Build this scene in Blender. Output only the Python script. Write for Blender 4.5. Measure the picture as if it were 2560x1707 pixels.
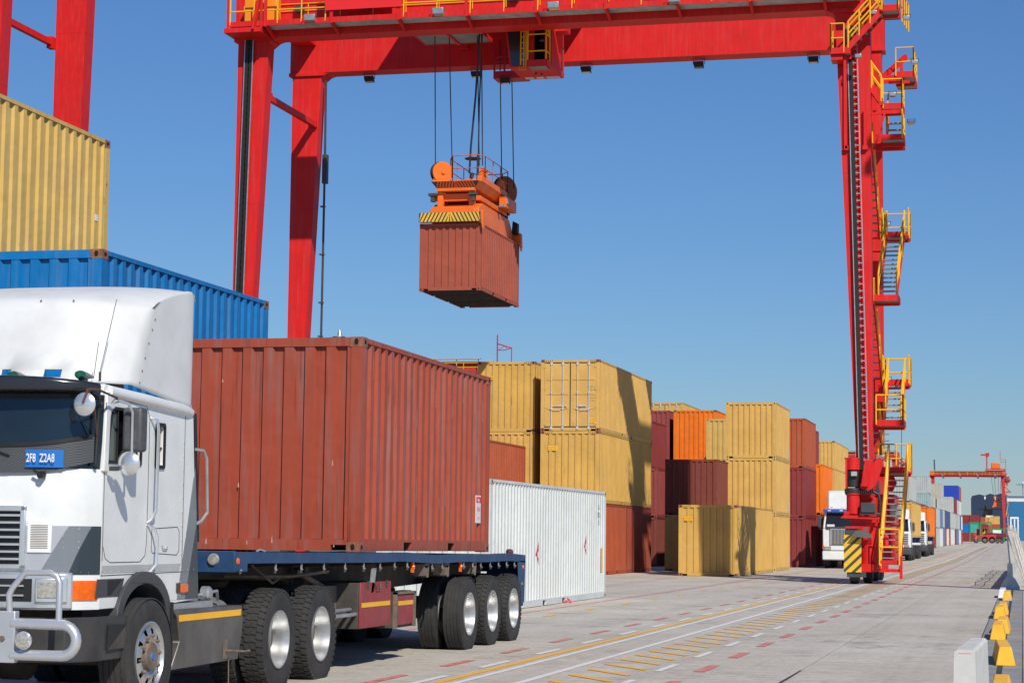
import bpy, bmesh, math, random
from mathutils import Vector, Matrix
from mathutils.geometry import tessellate_polygon
random.seed(7)
for o in list(bpy.data.objects): bpy.data.objects.remove(o)
SC = bpy.context.scene
COL = SC.collection
PI = math.pi

# ---------------------------------------------------------------- camera
cam_d = bpy.data.cameras.new('camera'); cam = bpy.data.objects.new('camera', cam_d); COL.objects.link(cam)
cam_d.sensor_width = 36.0; cam_d.lens = 5163.83/2560*36.0
cam_d.clip_start = 0.1; cam_d.clip_end = 20000
yaw, pitch, roll = 0.241758, 0.093032, 0.011017
fw = Vector((-math.sin(yaw)*math.cos(pitch), math.cos(yaw)*math.cos(pitch), math.sin(pitch)))
rt = Vector((math.cos(yaw), math.sin(yaw), 0)); up = rt.cross(fw)
r2 = rt*math.cos(roll)+up*math.sin(roll); u2 = -rt*math.sin(roll)+up*math.cos(roll)
cam.matrix_world = Matrix(((r2.x, u2.x, -fw.x, 0), (r2.y, u2.y, -fw.y, 0), (r2.z, u2.z, -fw.z, 1.6047), (0, 0, 0, 1)))
SC.camera = cam
# ---------------------------------------------------------------- sky, sun, exposure
ELEV, AZ = math.radians(39.8), math.radians(146.3)
w = bpy.data.worlds.new('World'); SC.world = w; w.use_nodes = True
nt = w.node_tree; bg = nt.nodes['Background']
sky = nt.nodes.new('ShaderNodeTexSky'); sky.sky_type = 'NISHITA'; sky.sun_disc = False
sky.sun_elevation = ELEV; sky.sun_rotation = AZ; sky.altitude = 0; sky.air_density = 1.3; sky.dust_density = 0.0; sky.ozone_density = 10.0
tint = nt.nodes.new('ShaderNodeMix'); tint.data_type = 'RGBA'; tint.blend_type = 'MULTIPLY'; tint.inputs[0].default_value = 1.0; tint.inputs[7].default_value = (.705, .815, .985, 1)
nt.links.new(sky.outputs[0], tint.inputs[6]); nt.links.new(tint.outputs[2], bg.inputs[0]); bg.inputs[1].default_value = 0.088
sd = bpy.data.lights.new('sun', 'SUN'); sd.energy = 4.3; sd.angle = math.radians(0.53); sd.color = (1.0, 0.94, 0.82)
sun = bpy.data.objects.new('sun', sd); COL.objects.link(sun)
sdir = Vector((math.sin(AZ)*math.cos(ELEV), math.cos(AZ)*math.cos(ELEV), math.sin(ELEV)))
sun.rotation_euler = sdir.to_track_quat('Z', 'Y').to_euler(); sun.location = (20, -20, 40)
SC.view_settings.view_transform = 'Standard'; SC.view_settings.look = 'None'
SC.view_settings.exposure = 0.0; SC.view_settings.gamma = 1.0

# ---------------------------------------------------------------- materials
def srgb(r, g, b):
    f = lambda c: (c/255/12.92) if c/255 <= .04045 else ((c/255+.055)/1.055)**2.4
    return (f(r), f(g), f(b))
MATS = {}
def mat(name, col, rough=.5, metal=0., var=.1, rust=0., streak=0., dirt=0., nscale=1.3, bump=0., spec=.5, rustcol=(.16, .07, .03), coat=0.):
    if name in MATS: return MATS[name]
    m = bpy.data.materials.new(name); m.use_nodes = True; n = m.node_tree.nodes; L = m.node_tree.links
    p = n['Principled BSDF']; p.inputs['Roughness'].default_value = rough; p.inputs['Metallic'].default_value = metal
    p.inputs['Specular IOR Level'].default_value = spec
    if coat: p.inputs['Coat Weight'].default_value = coat
    tc = n.new('ShaderNodeTexCoord'); oi = n.new('ShaderNodeObjectInfo')
    mul = n.new('ShaderNodeVectorMath'); mul.operation = 'SCALE'; mul.inputs[0].default_value = (37, 53, 71); L.new(oi.outputs['Random'], mul.inputs['Scale'])
    add = n.new('ShaderNodeVectorMath'); add.operation = 'ADD'; L.new(tc.outputs['Object'], add.inputs[0]); L.new(mul.outputs[0], add.inputs[1])
    def noise(scale, detail, vs=(1, 1, 1), rg=.6):
        mp = n.new('ShaderNodeMapping'); mp.inputs['Scale'].default_value = vs; L.new(add.outputs[0], mp.inputs[0])
        t = n.new('ShaderNodeTexNoise'); t.inputs['Scale'].default_value = scale; t.inputs['Detail'].default_value = detail; t.inputs['Roughness'].default_value = rg
        L.new(mp.outputs[0], t.inputs[0]); return t
    def ramp(src, a, b, ca=(0, 0, 0, 1), cb=(1, 1, 1, 1)):
        r = n.new('ShaderNodeValToRGB'); r.color_ramp.elements[0].position = a; r.color_ramp.elements[1].position = b
        r.color_ramp.elements[0].color = ca; r.color_ramp.elements[1].color = cb; L.new(src, r.inputs[0]); return r
    def mix(fac, a, b, blend='MIX'):
        x = n.new('ShaderNodeMix'); x.data_type = 'RGBA'; x.blend_type = blend
        if isinstance(fac, float): x.inputs[0].default_value = fac
        else: L.new(fac, x.inputs[0])
        for i, v in ((6, a), (7, b)):
            if isinstance(v, tuple): x.inputs[i].default_value = (*v[:3], 1)
            else: L.new(v, x.inputs[i])
        return x.outputs[2]
    t1 = noise(nscale, 5)
    lo = tuple(c*(1-var) for c in col); hi = tuple(min(1, c*(1+var)) for c in col)
    c = ramp(t1.outputs[0], .3, .7, (*lo, 1), (*hi, 1)).outputs[0]
    if streak:
        s = noise(9, 4, (1, 1, .06)); sr = ramp(s.outputs[0], .48, .75)
        mm = n.new('ShaderNodeMath'); mm.operation = 'MULTIPLY'; mm.inputs[1].default_value = streak; L.new(sr.outputs[0], mm.inputs[0])
        g = sum(col)/3; c = mix(mm.outputs[0], c, tuple(.55*x+.45*g+.03 for x in col))
        s2 = noise(14, 3, (1, 1, .04)); sr2 = ramp(s2.outputs[0], .6, .72)
        m2 = n.new('ShaderNodeMath'); m2.operation = 'MULTIPLY'; m2.inputs[1].default_value = streak*.8; L.new(sr2.outputs[0], m2.inputs[0])
        c = mix(m2.outputs[0], c, tuple(x*.55 for x in col))
    if dirt:
        d = noise(3.1, 8); dr = ramp(d.outputs[0], .45, .8)
        mm = n.new('ShaderNodeMath'); mm.operation = 'MULTIPLY'; mm.inputs[1].default_value = dirt; L.new(dr.outputs[0], mm.inputs[0])
        c = mix(mm.outputs[0], c, (.12, .10, .085))
    if rust:
        rn = noise(2.3, 10, (1, 1, .45), .75); rr = ramp(rn.outputs[0], .70-rust*.22, .74-rust*.2)
        c = mix(rr.outputs[0], c, rustcol)
        rn2 = noise(7, 3); c2 = ramp(rn2.outputs[0], .70, .73)
        mm = n.new('ShaderNodeMath'); mm.operation = 'MULTIPLY'; mm.inputs[1].default_value = min(1, rust*1.5); L.new(c2.outputs[0], mm.inputs[0])
        c = mix(mm.outputs[0], c, rustcol)
    L.new(c, p.inputs['Base Color'])
    rgh = noise(6, 4); mr = n.new('ShaderNodeMapRange'); mr.inputs[3].default_value = max(.02, rough-.08); mr.inputs[4].default_value = min(1, rough+.12)
    L.new(rgh.outputs[0], mr.inputs[0]); L.new(mr.outputs[0], p.inputs['Roughness'])
    if bump:
        bt = noise(bump, 4 if bump > 5 else 2); b = n.new('ShaderNodeBump'); b.inputs['Strength'].default_value = .25 if bump > 5 else .5; b.inputs['Distance'].default_value = .02 if bump > 5 else .06
        L.new(bt.outputs[0], b.inputs['Height']); L.new(b.outputs[0], p.inputs['Normal'])
    MATS[name] = m; return m

C_TAN = srgb(206, 160, 82)
def cont_mat(kind):
    P = dict(
        redbrown=dict(col=(.34, .066, .036), rust=.14, streak=.95), redbrown_clean=dict(col=(.36, .083, .048), rust=.03, streak=.12),
        tan=dict(col=(.63, .385, .105), rust=.10, streak=.2), tan_worn=dict(col=(.62, .40, .11), rust=.16, streak=.5), tan_rusty=dict(col=(.61, .37, .09), rust=.32, streak=.25),
        blue=dict(col=(.003, .16, .44), rust=.18, streak=.45), orange=dict(col=(.80, .185, .012), rust=.08, streak=.15),
        maroon=dict(col=(.24, .038, .038), rust=.08, streak=.3), maroon_dark=dict(col=(.20, .05, .035), rust=.2, streak=.3), rosered=dict(col=(.29, .06, .055), rust=.1, streak=.3),
        terracotta=dict(col=(.40, .085, .035), rust=.12, streak=.3), white=dict(col=(.60, .63, .62), rust=.05, streak=.18, rustcol=(.30, .17, .09)),
        grey=dict(col=(.43, .46, .45), rust=.08, streak=.2), beige=dict(col=(.48, .46, .38), rust=.15, streak=.2), royal=dict(col=(.02, .06, .42), rust=.03, streak=.1),
        navy=dict(col=(.06, .09, .22), rust=.1, streak=.2), greygreen=dict(col=(.33, .42, .41), rust=.1, streak=.2), teal=dict(col=(.05, .40, .34), rust=.05, streak=.1),
        steelblue=dict(col=(.12, .20, .36), rust=.1, streak=.2))[kind]
    return mat('paint_'+kind, rough=.55, nscale=.9, spec=.3, bump=2, **P)
M_RUST = mat('rusty_steel', (.24, .11, .055), .75, var=.45, nscale=9)
M_CAST = mat('corner_casting_brown', (.26, .10, .065), .7, var=.35, nscale=12, rust=.25)
M_DARK = mat('hole_shade_black', (.006, .006, .006), .9)  # near-black that paints the shade inside openings
M_RED = mat('crane_red', (.66, .012, .011), .5, var=.09, streak=.22, dirt=.08, spec=.3)
M_RED2 = mat('crane_red_far', (.50, .035, .04), .45, var=.08, dirt=.1)
M_YEL = mat('rail_yellow', (.88, .45, .01), .42, var=.06)
M_ORG = mat('machine_orange', (.82, .165, .012), .42, var=.12, rust=.08, dirt=.12)
M_ORGR = mat('orange_rusted', (.26, .075, .02), .6, var=.4, nscale=8, rust=.3)
M_BLACK = mat('matt_black', (.012, .012, .013), .55)
M_RUB = mat('tyre_rubber', (.030, .030, .031), .82, var=.25, nscale=7, dirt=.22, bump=30)
M_GREY = mat('grating_grey', (.30, .30, .29), .6, var=.2, metal=.3)
M_GALV = mat('galvanised', (.52, .54, .55), .38, metal=.7, var=.15, nscale=6)
M_DGREY = mat('dark_grey_plastic', (.055, .057, .062), .5, var=.2, dirt=.15)
M_WHITE = mat('truck_white', (.77, .79, .79), .28, var=.04, dirt=.12, streak=.10, nscale=2.5, coat=.4)
M_WHITEA = mat('fairing_white', (.69, .70, .70), .38, var=.04, dirt=.16, streak=.10, nscale=1.7)
M_CHROME = mat('polished_metal', (.78, .80, .82), .22, metal=.75, var=.1)
M_ALU = mat('dull_aluminium', (.60, .61, .62), .34, metal=.85, var=.14, nscale=8, dirt=.1)
M_BULL = mat('bull_bar_silver', (.62, .64, .67), .32, metal=.6, var=.06, rust=.04)
M_GLASS = mat('dark_glass', (.012, .020, .026), .05, var=.3, spec=.8)
M_STEELD = mat('chassis_steel', (.055, .048, .042), .7, var=.4, dirt=.5, nscale=5)
M_BEDB = mat('trailer_blue', (.010, .055, .155), .5, var=.25, rust=.18, dirt=.25, nscale=4)
M_BOXR = mat('toolbox_red', (.30, .028, .035), .5, var=.2, dirt=.4, streak=.4, nscale=4)
M_TAPE = mat('reflective_yellow', (.92, .47, .015), .4, var=.1)
M_AMBER = mat('amber_lens', (.80, .13, .006), .15, var=.2, nscale=20, coat=.5)
M_WLENS = mat('clear_lens', (.55, .54, .50), .08, metal=.5, var=.35, nscale=40)
M_MUD = mat('dirty_brown', (.17, .13, .10), .85, var=.4, nscale=8)
M_ROPE = mat('wire_rope', (.03, .032, .036), .6)
M_BLUEP = mat('plate_blue', (.012, .15, .50), .4, var=.03)
M_BLUEV = mat('visor_blue', (.02, .10, .50), .4, var=.05)
M_S1 = mat('stripe_pale_grey', (.38, .40, .45), .3, var=.04, coat=.3)
M_S2 = mat('stripe_mid_grey', (.19, .21, .235), .3, var=.04, coat=.3)
M_S3 = mat('stripe_slate', (.035, .048, .06), .3, var=.06, coat=.3)
M_TXTW = mat('letter_white', (.75, .76, .76), .5)
M_TXTK = mat('letter_black', (.03, .03, .035), .6)
M_TXTR = mat('letter_red', (.75, .02, .05), .5)
M_SKYW = mat('sticker_white', (.70, .71, .75), .5)
M_GREEN = mat('lamp_green', (.01, .10, .06), .12, coat=.5)
M_CONC = mat('barrier_concrete', (.50, .50, .48), .85, var=.12, nscale=5, dirt=.18, bump=40)
M_YCON = mat('yellow_painted_concrete', (.86, .46, .035), .8, var=.1, nscale=6, rust=.30, rustcol=(.42, .40, .36), dirt=.15)
M_YWORN = mat('worn_yellow_concrete', (.86, .46, .035), .8, var=.1, nscale=6, rust=.72, rustcol=(.42, .40, .36), dirt=.1)
M_SKIN = mat('skin', (.28, .14, .09), .6)
M_HIVIS = mat('hi_vis', (.45, .85, .05), .6)
M_NAVYC = mat('navy_cloth', (.02, .025, .06), .9)

# ---------------------------------------------------------------- mesh helpers
class MB:
    def __init__(s): s.v = []; s.f = []; s.mi = []; s.cur = 0; s.sm = []; s.smooth = False
    def face(s, idx): s.f.append(tuple(idx)); s.mi.append(s.cur); s.sm.append(s.smooth)
    def quadpts(s, *pts): b = len(s.v); s.v += [tuple(p) for p in pts]; s.face(range(b, b+len(pts))); return s
    def box(s, x0, x1, y0, y1, z0, z1):
        b = len(s.v); s.v += [(x0, y0, z0), (x1, y0, z0), (x1, y1, z0), (x0, y1, z0), (x0, y0, z1), (x1, y0, z1), (x1, y1, z1), (x0, y1, z1)]
        for q in ((0, 3, 2, 1), (4, 5, 6, 7), (0, 1, 5, 4), (1, 2, 6, 5), (2, 3, 7, 6), (3, 0, 4, 7)): s.face([b+i for i in q])
        return s
    def hexa(s, lo, hi):  # two quads (4 pts each, ccw from below->) bottom & top
        b = len(s.v); s.v += [tuple(p) for p in lo]+[tuple(p) for p in hi]
        for q in ((0, 3, 2, 1), (4, 5, 6, 7), (0, 1, 5, 4), (1, 2, 6, 5), (2, 3, 7, 6), (3, 0, 4, 7)): s.face([b+i for i in q])
        return s
    def bar(s, p, q, w=.05, h=None, upv=(0, 0, 1)):
        p = Vector(p); q = Vector(q); d = (q-p).normalized(); u = Vector(upv)
        if abs(d.dot(u)) > .98: u = Vector((0, 1, 0))
        r = d.cross(u).normalized(); u = r.cross(d); h = h or w
        a = [p+r*sx*w/2+u*sz*h/2 for sx, sz in ((-1, -1), (1, -1), (1, 1), (-1, 1))]; c = [x+(q-p) for x in a]
        b = len(s.v); s.v += [tuple(x) for x in a+c]
        for f in ((3, 2, 1, 0), (4, 5, 6, 7), (0, 1, 5, 4), (1, 2, 6, 5), (2, 3, 7, 6), (3, 0, 4, 7)): s.face([b+i for i in f])
        return s
    def tube(s, pts, r=.02, n=8, caps=True):
        pts = [Vector(p) for p in pts]; rings = []; sm = s.smooth; s.smooth = True
        prev = None
        for i, p in enumerate(pts):
            a = (p-pts[i-1]).normalized() if i else None; c = (pts[i+1]-p).normalized() if i < len(pts)-1 else None
            d = ((a or c)+(c or a)).normalized()
            if prev is None:
                u = Vector((0, 0, 1)) if abs(d.z) < .9 else Vector((1, 0, 0)); u = (u-d*u.dot(d)).normalized()
            else: u = (prev-d*prev.dot(d)).normalized()
            prev = u; v = d.cross(u); b = len(s.v); rr = r if not isinstance(r, (list, tuple)) else r[i]
            for k in range(n):
                t = 2*PI*k/n; s.v.append(tuple(p+u*math.cos(t)*rr+v*math.sin(t)*rr))
            rings.append(b)
        for i in range(len(rings)-1):
            for k in range(n): s.face([rings[i]+k, rings[i]+(k+1) % n, rings[i+1]+(k+1) % n, rings[i+1]+k])
        s.smooth = False
        if caps: s.face([rings[0]+k for k in range(n)][::-1]); s.face([rings[-1]+k for k in range(n)])
        s.smooth = sm; return s
    def lathe(s, prof, c=(0, 0, 0), axis='X', n=32, close=True):
        """prof: list of (a, r): a along the axis"""
        sm = s.smooth; s.smooth = True; rings = []
        for a, r in prof:
            b = len(s.v)
            for k in range(n):
                t = 2*PI*k/n; ct, st = math.cos(t)*r, math.sin(t)*r
                s.v.append({'X': (c[0]+a, c[1]+ct, c[2]+st), 'Y': (c[0]+ct, c[1]+a, c[2]+st), 'Z': (c[0]+ct, c[1]+st, c[2]+a)}[axis])
            rings.append(b)
        for i in range(len(rings)-1):
            for k in range(n): s.face([rings[i]+k, rings[i]+(k+1) % n, rings[i+1]+(k+1) % n, rings[i+1]+k])
        s.smooth = False
        if close:
            if prof[0][1] > 1e-4: s.face([rings[0]+k for k in range(n)][::-1])
            if prof[-1][1] > 1e-4: s.face([rings[-1]+k for k in range(n)])
        s.smooth = sm; return s
    def prism(s, poly, axis, a, b, holes=()):
        """extrude 2D polygon (with holes) along axis between a and b. axis X: (y,z); Y: (x,z); Z: (x,y)"""
        def P(p, t): return {'X': (t, p[0], p[1]), 'Y': (p[0], t, p[1]), 'Z': (p[0], p[1], t)}[axis]
        loops = [list(poly)]+[list(h) for h in holes]
        tri = tessellate_polygon([[Vector((p[0], p[1], 0)) for p in l] for l in loops])
        flat = [p for l in loops for p in l]; n = len(flat); B = len(s.v)
        s.v += [P(p, a) for p in flat]+[P(p, b) for p in flat]
        for t in tri: s.face([B+i for i in t]); s.face([B+n+i for i in t][::-1])
        k = 0
        for l in loops:
            m = len(l)
            for i in range(m): s.face([B+k+i, B+k+(i+1) % m, B+n+k+(i+1) % m, B+n+k+i])
            k += m
        return s
    def mesh(s, name, off=(0, 0, 0)):
        me = bpy.data.meshes.new(name); o = Vector(off)
        me.from_pydata([tuple(Vector(v)-o) for v in s.v], [], s.f)
        me.polygons.foreach_set('material_index', s.mi); me.polygons.foreach_set('use_smooth', s.sm)
        bm = bmesh.new(); bm.from_mesh(me); bmesh.ops.recalc_face_normals(bm, faces=bm.faces); bm.to_mesh(me); bm.free()
        me.update(); me.set_sharp_from_angle(angle=math.radians(38)); return me
    def build(s, name, mats, parent=None, off=None, bevel=0, seg=2):
        if off is None: off = ROOTLOC.get(parent.name, (0, 0, 0)) if parent else (0, 0, 0)
        me = s.mesh(name, off)
        for m in (mats if isinstance(mats, (list, tuple)) else [mats]): me.materials.append(m)
        return link(name, me, parent, bevel, seg)
ROOTLOC = {}
def link(name, me, parent=None, bevel=0, seg=2, loc=(0, 0, 0)):
    o = bpy.data.objects.new(name, me); COL.objects.link(o); o.location = loc
    if parent:
        o.parent = parent
        if parent.name in ROOTLOC: ROOTLOC[o.name] = ROOTLOC[parent.name]
    if bevel:
        b = o.modifiers.new('bevel', 'BEVEL'); b.width = bevel; b.segments = seg; b.limit_method = 'ANGLE'; b.angle_limit = math.radians(40); b.harden_normals = False
    return o
def thing(name, label, cat, loc=(0, 0, 0), rz=0, group=None):
    o = bpy.data.objects.new(name, None); COL.objects.link(o); o.location = loc; o.rotation_euler = (0, 0, rz); o.empty_display_size = .3
    ROOTLOC[o.name] = tuple(loc); tag(o, label, cat, group); return o
def tag(o, label, cat, group=None, kind=None):
    if label: o['label'] = label
    if cat: o['category'] = cat
    if group: o['group'] = group
    if kind: o['kind'] = kind
    return o
def struct(o, kind='structure'): o['kind'] = kind; return o
def text(txt, m, parent, loc, size=.2, rot=(PI/2, 0, 0), name='lettering', sx=1., align='CENTER', bold=0.):
    cu = bpy.data.curves.new('t', 'FONT'); cu.body = txt; cu.size = size; cu.align_x = align; cu.align_y = 'CENTER'; cu.extrude = .001; cu.offset = bold
    o = bpy.data.objects.new('t', cu); COL.objects.link(o)
    dg = bpy.context.evaluated_depsgraph_get(); dg.update()
    me = bpy.data.meshes.new_from_object(o.evaluated_get(dg)); bpy.data.objects.remove(o); me.materials.clear(); me.materials.append(m)
    n = bpy.data.objects.new(name, me); COL.objects.link(n); n.parent = parent; n.rotation_euler = rot; n.scale = (sx, 1, 1)
    rl = Vector(ROOTLOC.get(parent.name, (0, 0, 0))); n.location = Vector(loc)-rl; return n
def copy_tree(o, parent=None):
    c = o.copy(); COL.objects.link(c)
    if parent: c.parent = parent
    for ch in o.children: copy_tree(ch, c)
    return c
def arcpts(cx, cz, r, a0, a1, n, f):
    return [f(cx+r*math.cos(math.radians(a0+(a1-a0)*i/n)), cz+r*math.sin(math.radians(a0+(a1-a0)*i/n))) for i in range(n+1)]

# ---------------------------------------------------------------- ground
def gz(y):
    if y < 150: return 0.
    if y < 300: return .65*(y-150)/150
    return min(.65+.0012*(y-300), 1.25)
ys = [-60, 0, 10, 20, 40, 60, 80, 100, 125, 150, 175, 200, 230, 260, 300, 350, 400, 500, 600, 800, 1200, 2500, 6000, 12000]
xs = [-9000, -2000, -400, -100, -40, -20, -10, -5, 0, 10, 40, 400, 2000, 9000]
g = MB()
for y in ys:
    for x in xs: g.v.append((x, y, gz(y)))
for j in range(len(ys)-1):
    for i in range(len(xs)-1):
        a = j*len(xs)+i; g.face([a, a+1, a+1+len(xs), a+len(xs)])
mg = bpy.data.materials.new('yard_concrete'); mg.use_nodes = True
n = mg.node_tree.nodes; L = mg.node_tree.links; p = n['Principled BSDF']; p.inputs['Roughness'].default_value = .88; p.inputs['Specular IOR Level'].default_value = .3
tc = n.new('ShaderNodeTexCoord'); sep = n.new('ShaderNodeSeparateXYZ'); L.new(tc.outputs['Object'], sep.inputs[0])
def gnoise(sc, det, vs=(1, 1, 1), rg=.6):
    mp = n.new('ShaderNodeMapping'); mp.inputs['Scale'].default_value = vs; L.new(tc.outputs['Object'], mp.inputs[0])
    t = n.new('ShaderNodeTexNoise'); t.inputs['Scale'].default_value = sc; t.inputs['Detail'].default_value = det; t.inputs['Roughness'].default_value = rg; L.new(mp.outputs[0], t.inputs[0]); return t
def gramp(src, els):
    r = n.new('ShaderNodeValToRGB'); e = r.color_ramp.elements; e[0].position, e[0].color = els[0][0], (*els[0][1], 1); e[1].position, e[1].color = els[-1][0], (*els[-1][1], 1)
    for q, c in els[1:-1]: k = e.new(q); k.color = (*c, 1)
    L.new(src, r.inputs[0]); return r
def gmix(fac, a, b, bl='MIX'):
    x = n.new('ShaderNodeMix'); x.data_type = 'RGBA'; x.blend_type = bl
    if isinstance(fac, float): x.inputs[0].default_value = fac
    else: L.new(fac, x.inputs[0])
    for i, v in ((6, a), (7, b)):
        if isinstance(v, tuple): x.inputs[i].default_value = (*v, 1)
        else: L.new(v, x.inputs[i])
    return x.outputs[2]
def gm(op, a, b):
    x = n.new('ShaderNodeMath'); x.operation = op
    for i, v in enumerate((a, b)):
        if v is None: continue
        if isinstance(v, (int, float)): x.inputs[i].default_value = v
        else: L.new(v, x.inputs[i])
    return x.outputs[0]
big = gramp(gnoise(.22, 6).outputs[0], [(.3, (.52, .485, .43)), (.52, (.585, .55, .50)), (.72, (.63, .60, .56))]).outputs[0]
fine = gramp(gnoise(9, 8, rg=.75).outputs[0], [(.30, (.58, .57, .56)), (.52, (1, 1, 1)), (.75, (1.06, 1.06, 1.05))]).outputs[0]
c = gmix(.85, big, fine, 'MULTIPLY')
brooms = gramp(gnoise(3.2, 6, (.35, 2.6, 1)).outputs[0], [(.34, (.70, .69, .68)), (.54, (1, 1, 1)), (.9, (1.03, 1.03, 1.03))]).outputs[0]
c = gmix(.75, c, brooms, 'MULTIPLY')
# scuffs and oil stains: patches broken up by a coarser mask
stain = gramp(gnoise(1.15, 9, rg=.8).outputs[0], [(.50, (0, 0, 0)), (.62, (1, 1, 1))]).outputs[0]
mask = gramp(gnoise(.21, 4).outputs[0], [(.46, (0, 0, 0)), (.60, (1, 1, 1))]).outputs[0]
stfac = gm('MULTIPLY', gm('MULTIPLY', stain, mask), .62)
c = gmix(stfac, c, (.14, .13, .12))
drops = gramp(gnoise(5.5, 3).outputs[0], [(.71, (0, 0, 0)), (.74, (1, 1, 1))]).outputs[0]
c = gmix(gm('MULTIPLY', drops, .5), c, (.15, .14, .13))
# tyre lanes
lane = gramp(gnoise(.9, 5, (1.6, .02, 1)).outputs[0], [(.45, (1, 1, 1)), (.72, (.80, .79, .78))]).outputs[0]
c = gmix(.7, c, lane, 'MULTIPLY')
# slab joints: lengthwise every 4.2 m (one at x=-2.62), crosswise every 6 m
wob = gm('MULTIPLY', gm('SUBTRACT', gnoise(2.5, 4).outputs[0], .5), .05)
xj = gm('ABSOLUTE', gm('SUBTRACT', gm('FLOORED_MODULO', gm('ADD', gm('ADD', sep.outputs[0], 2.62+42+8.4/2), wob), 8.4), 4.2), None)
yj = gm('ABSOLUTE', gm('SUBTRACT', gm('FLOORED_MODULO', gm('ADD', sep.outputs[1], wob), 9.0), 4.5), None)
jx = gm('LESS_THAN', xj, .010); jy = gm('LESS_THAN', yj, .012)
c = gmix(gm('MULTIPLY', gm('MAXIMUM', jx, gm('MULTIPLY', jy, .6)), .42), c, (.11, .10, .09))
c = gmix(1.0, c, (1.0, .985, .95), 'MULTIPLY')
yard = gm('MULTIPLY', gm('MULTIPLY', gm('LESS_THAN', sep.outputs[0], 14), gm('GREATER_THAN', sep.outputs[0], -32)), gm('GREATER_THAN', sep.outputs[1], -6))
c = gmix(yard, (.13, .12, .10), c)  # ground outside the yard set dark to cut light bounced into shadows
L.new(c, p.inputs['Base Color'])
bmp = n.new('ShaderNodeBump'); bmp.inputs['Strength'].default_value = .35; bmp.inputs['Distance'].default_value = .01
L.new(gnoise(22, 6).outputs[0], bmp.inputs['Height']); L.new(bmp.outputs[0], p.inputs['Normal'])
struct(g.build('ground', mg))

# painted markings (worn paint)
def paint_mat(name, col, wear=.5):
    m = bpy.data.materials.new(name); m.use_nodes = True; nn = m.node_tree.nodes; LL = m.node_tree.links; pp = nn['Principled BSDF']; pp.inputs['Roughness'].default_value = .7
    t = nn.new('ShaderNodeTexCoord'); a = nn.new('ShaderNodeTexNoise'); a.inputs['Scale'].default_value = 3.5; a.inputs['Detail'].default_value = 9; a.inputs['Roughness'].default_value = .75
    LL.new(t.outputs['Object'], a.inputs[0]); r = nn.new('ShaderNodeValToRGB'); r.color_ramp.elements[0].position = wear-.1; r.color_ramp.elements[1].position = wear+.16
    r.color_ramp.elements[0].color = (*col, 1); r.color_ramp.elements[1].color = (.55*.72+col[0]*.28, .52*.72+col[1]*.28, .47*.72+col[2]*.28, 1); LL.new(a.outputs[0], r.inputs[0]); LL.new(r.outputs[0], pp.inputs['Base Color']); return m
PW = paint_mat('road_white', (.74, .75, .74), .56); PY = paint_mat('road_yellow', (.88, .45, .015), .64); PR = paint_mat('road_red', (.60, .13, .10), .52)
def strip(mb, x0, x1, y0, y1, z=.004, sh=0.):
    k = max(1, int((y1-y0)/40))
    for i in range(k):
        a = y0+(y1-y0)*i/k; b = y0+(y1-y0)*(i+1)/k
        mb.quadpts((x0, a, gz(a)+z), (x1, a, gz(a)+z), (x1+sh, b, gz(b)+z), (x0+sh, b, gz(b)+z))
ystops = [0, 150, 300, 460]
def longline(name, m, x0, x1):
    mb = MB()
    for a, b in zip(ystops, ystops[1:]): strip(mb, x0, x1, a, b)
    struct(mb.build(name, m))
longline('yellow_edge_line', PY, -6.21, -6.11); longline('white_edge_line', PW, -6.00, -5.91); longline('white_centre_line', PW, -5.37, -5.27)
longline('thin_red_line', PR, -9.98, -9.90)
for nm, m, x0, x1, ph, ln in (('red_dashes', PR, -6.90, -6.78, 24.43, 1.35), ('white_dashes', PW, -6.41, -6.31, 24.36, 1.5), ('white_dashes', PW, -4.275, -4.185, 24.55, 1.45), ('red_dashes', PR, -3.82, -3.68, 24.65, 1.35)):
    mb = MB(); y = ph-15
    while y < 330: strip(mb, x0, x1, y, y+ln, .005); y += 3.0
    struct(mb.build(nm, m))
mb = MB(); y = 13.0
while y < 300:
    z = gz(y)+.006; mb.quadpts((-5.08, y+.93, z), (-4.41, y, z), (-4.41, y+.20, z), (-5.08, y+1.13, z)); y += 1.06
struct(mb.build('yellow_ladder_marks', PY))
mb = MB(); y = 40
while y < 110: strip(mb, -9.2, -9.1, y, y+.9, .005); y += 4.1
struct(mb.build('yellow_dashes', PY))
mb = MB()
M_SEAL = mat('joint_sealant', (.05, .045, .04), .9)
mb.quadpts((-2.635, 22.6, .006), (-2.59, 22.6, .006), (-2.60, 25.4, .006), (-2.625, 25.4, .006))
struct(mb.build('joint_sealant_strip', M_SEAL))
mb = MB()
for (x, y, a, l) in ((-2.0, 78, .6, 1.1), (-1.7, 84, -.2, 1.2), (-1.5, 89, .9, 1.3), (-1.9, 97, .2, 1.6), (-1.6, 110, .5, 1.5), (-1.5, 125, -.5, 2), (-1.4, 140, .7, 2)):
    dx, dy = math.sin(a)*l*.25, l; mb.quadpts((x, y, .006), (x+.03, y, .006), (x+dx+.03, y+dy, .006), (x+dx, y+dy, .006))
struct(mb.build('crack_repair', M_SEAL))
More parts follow.
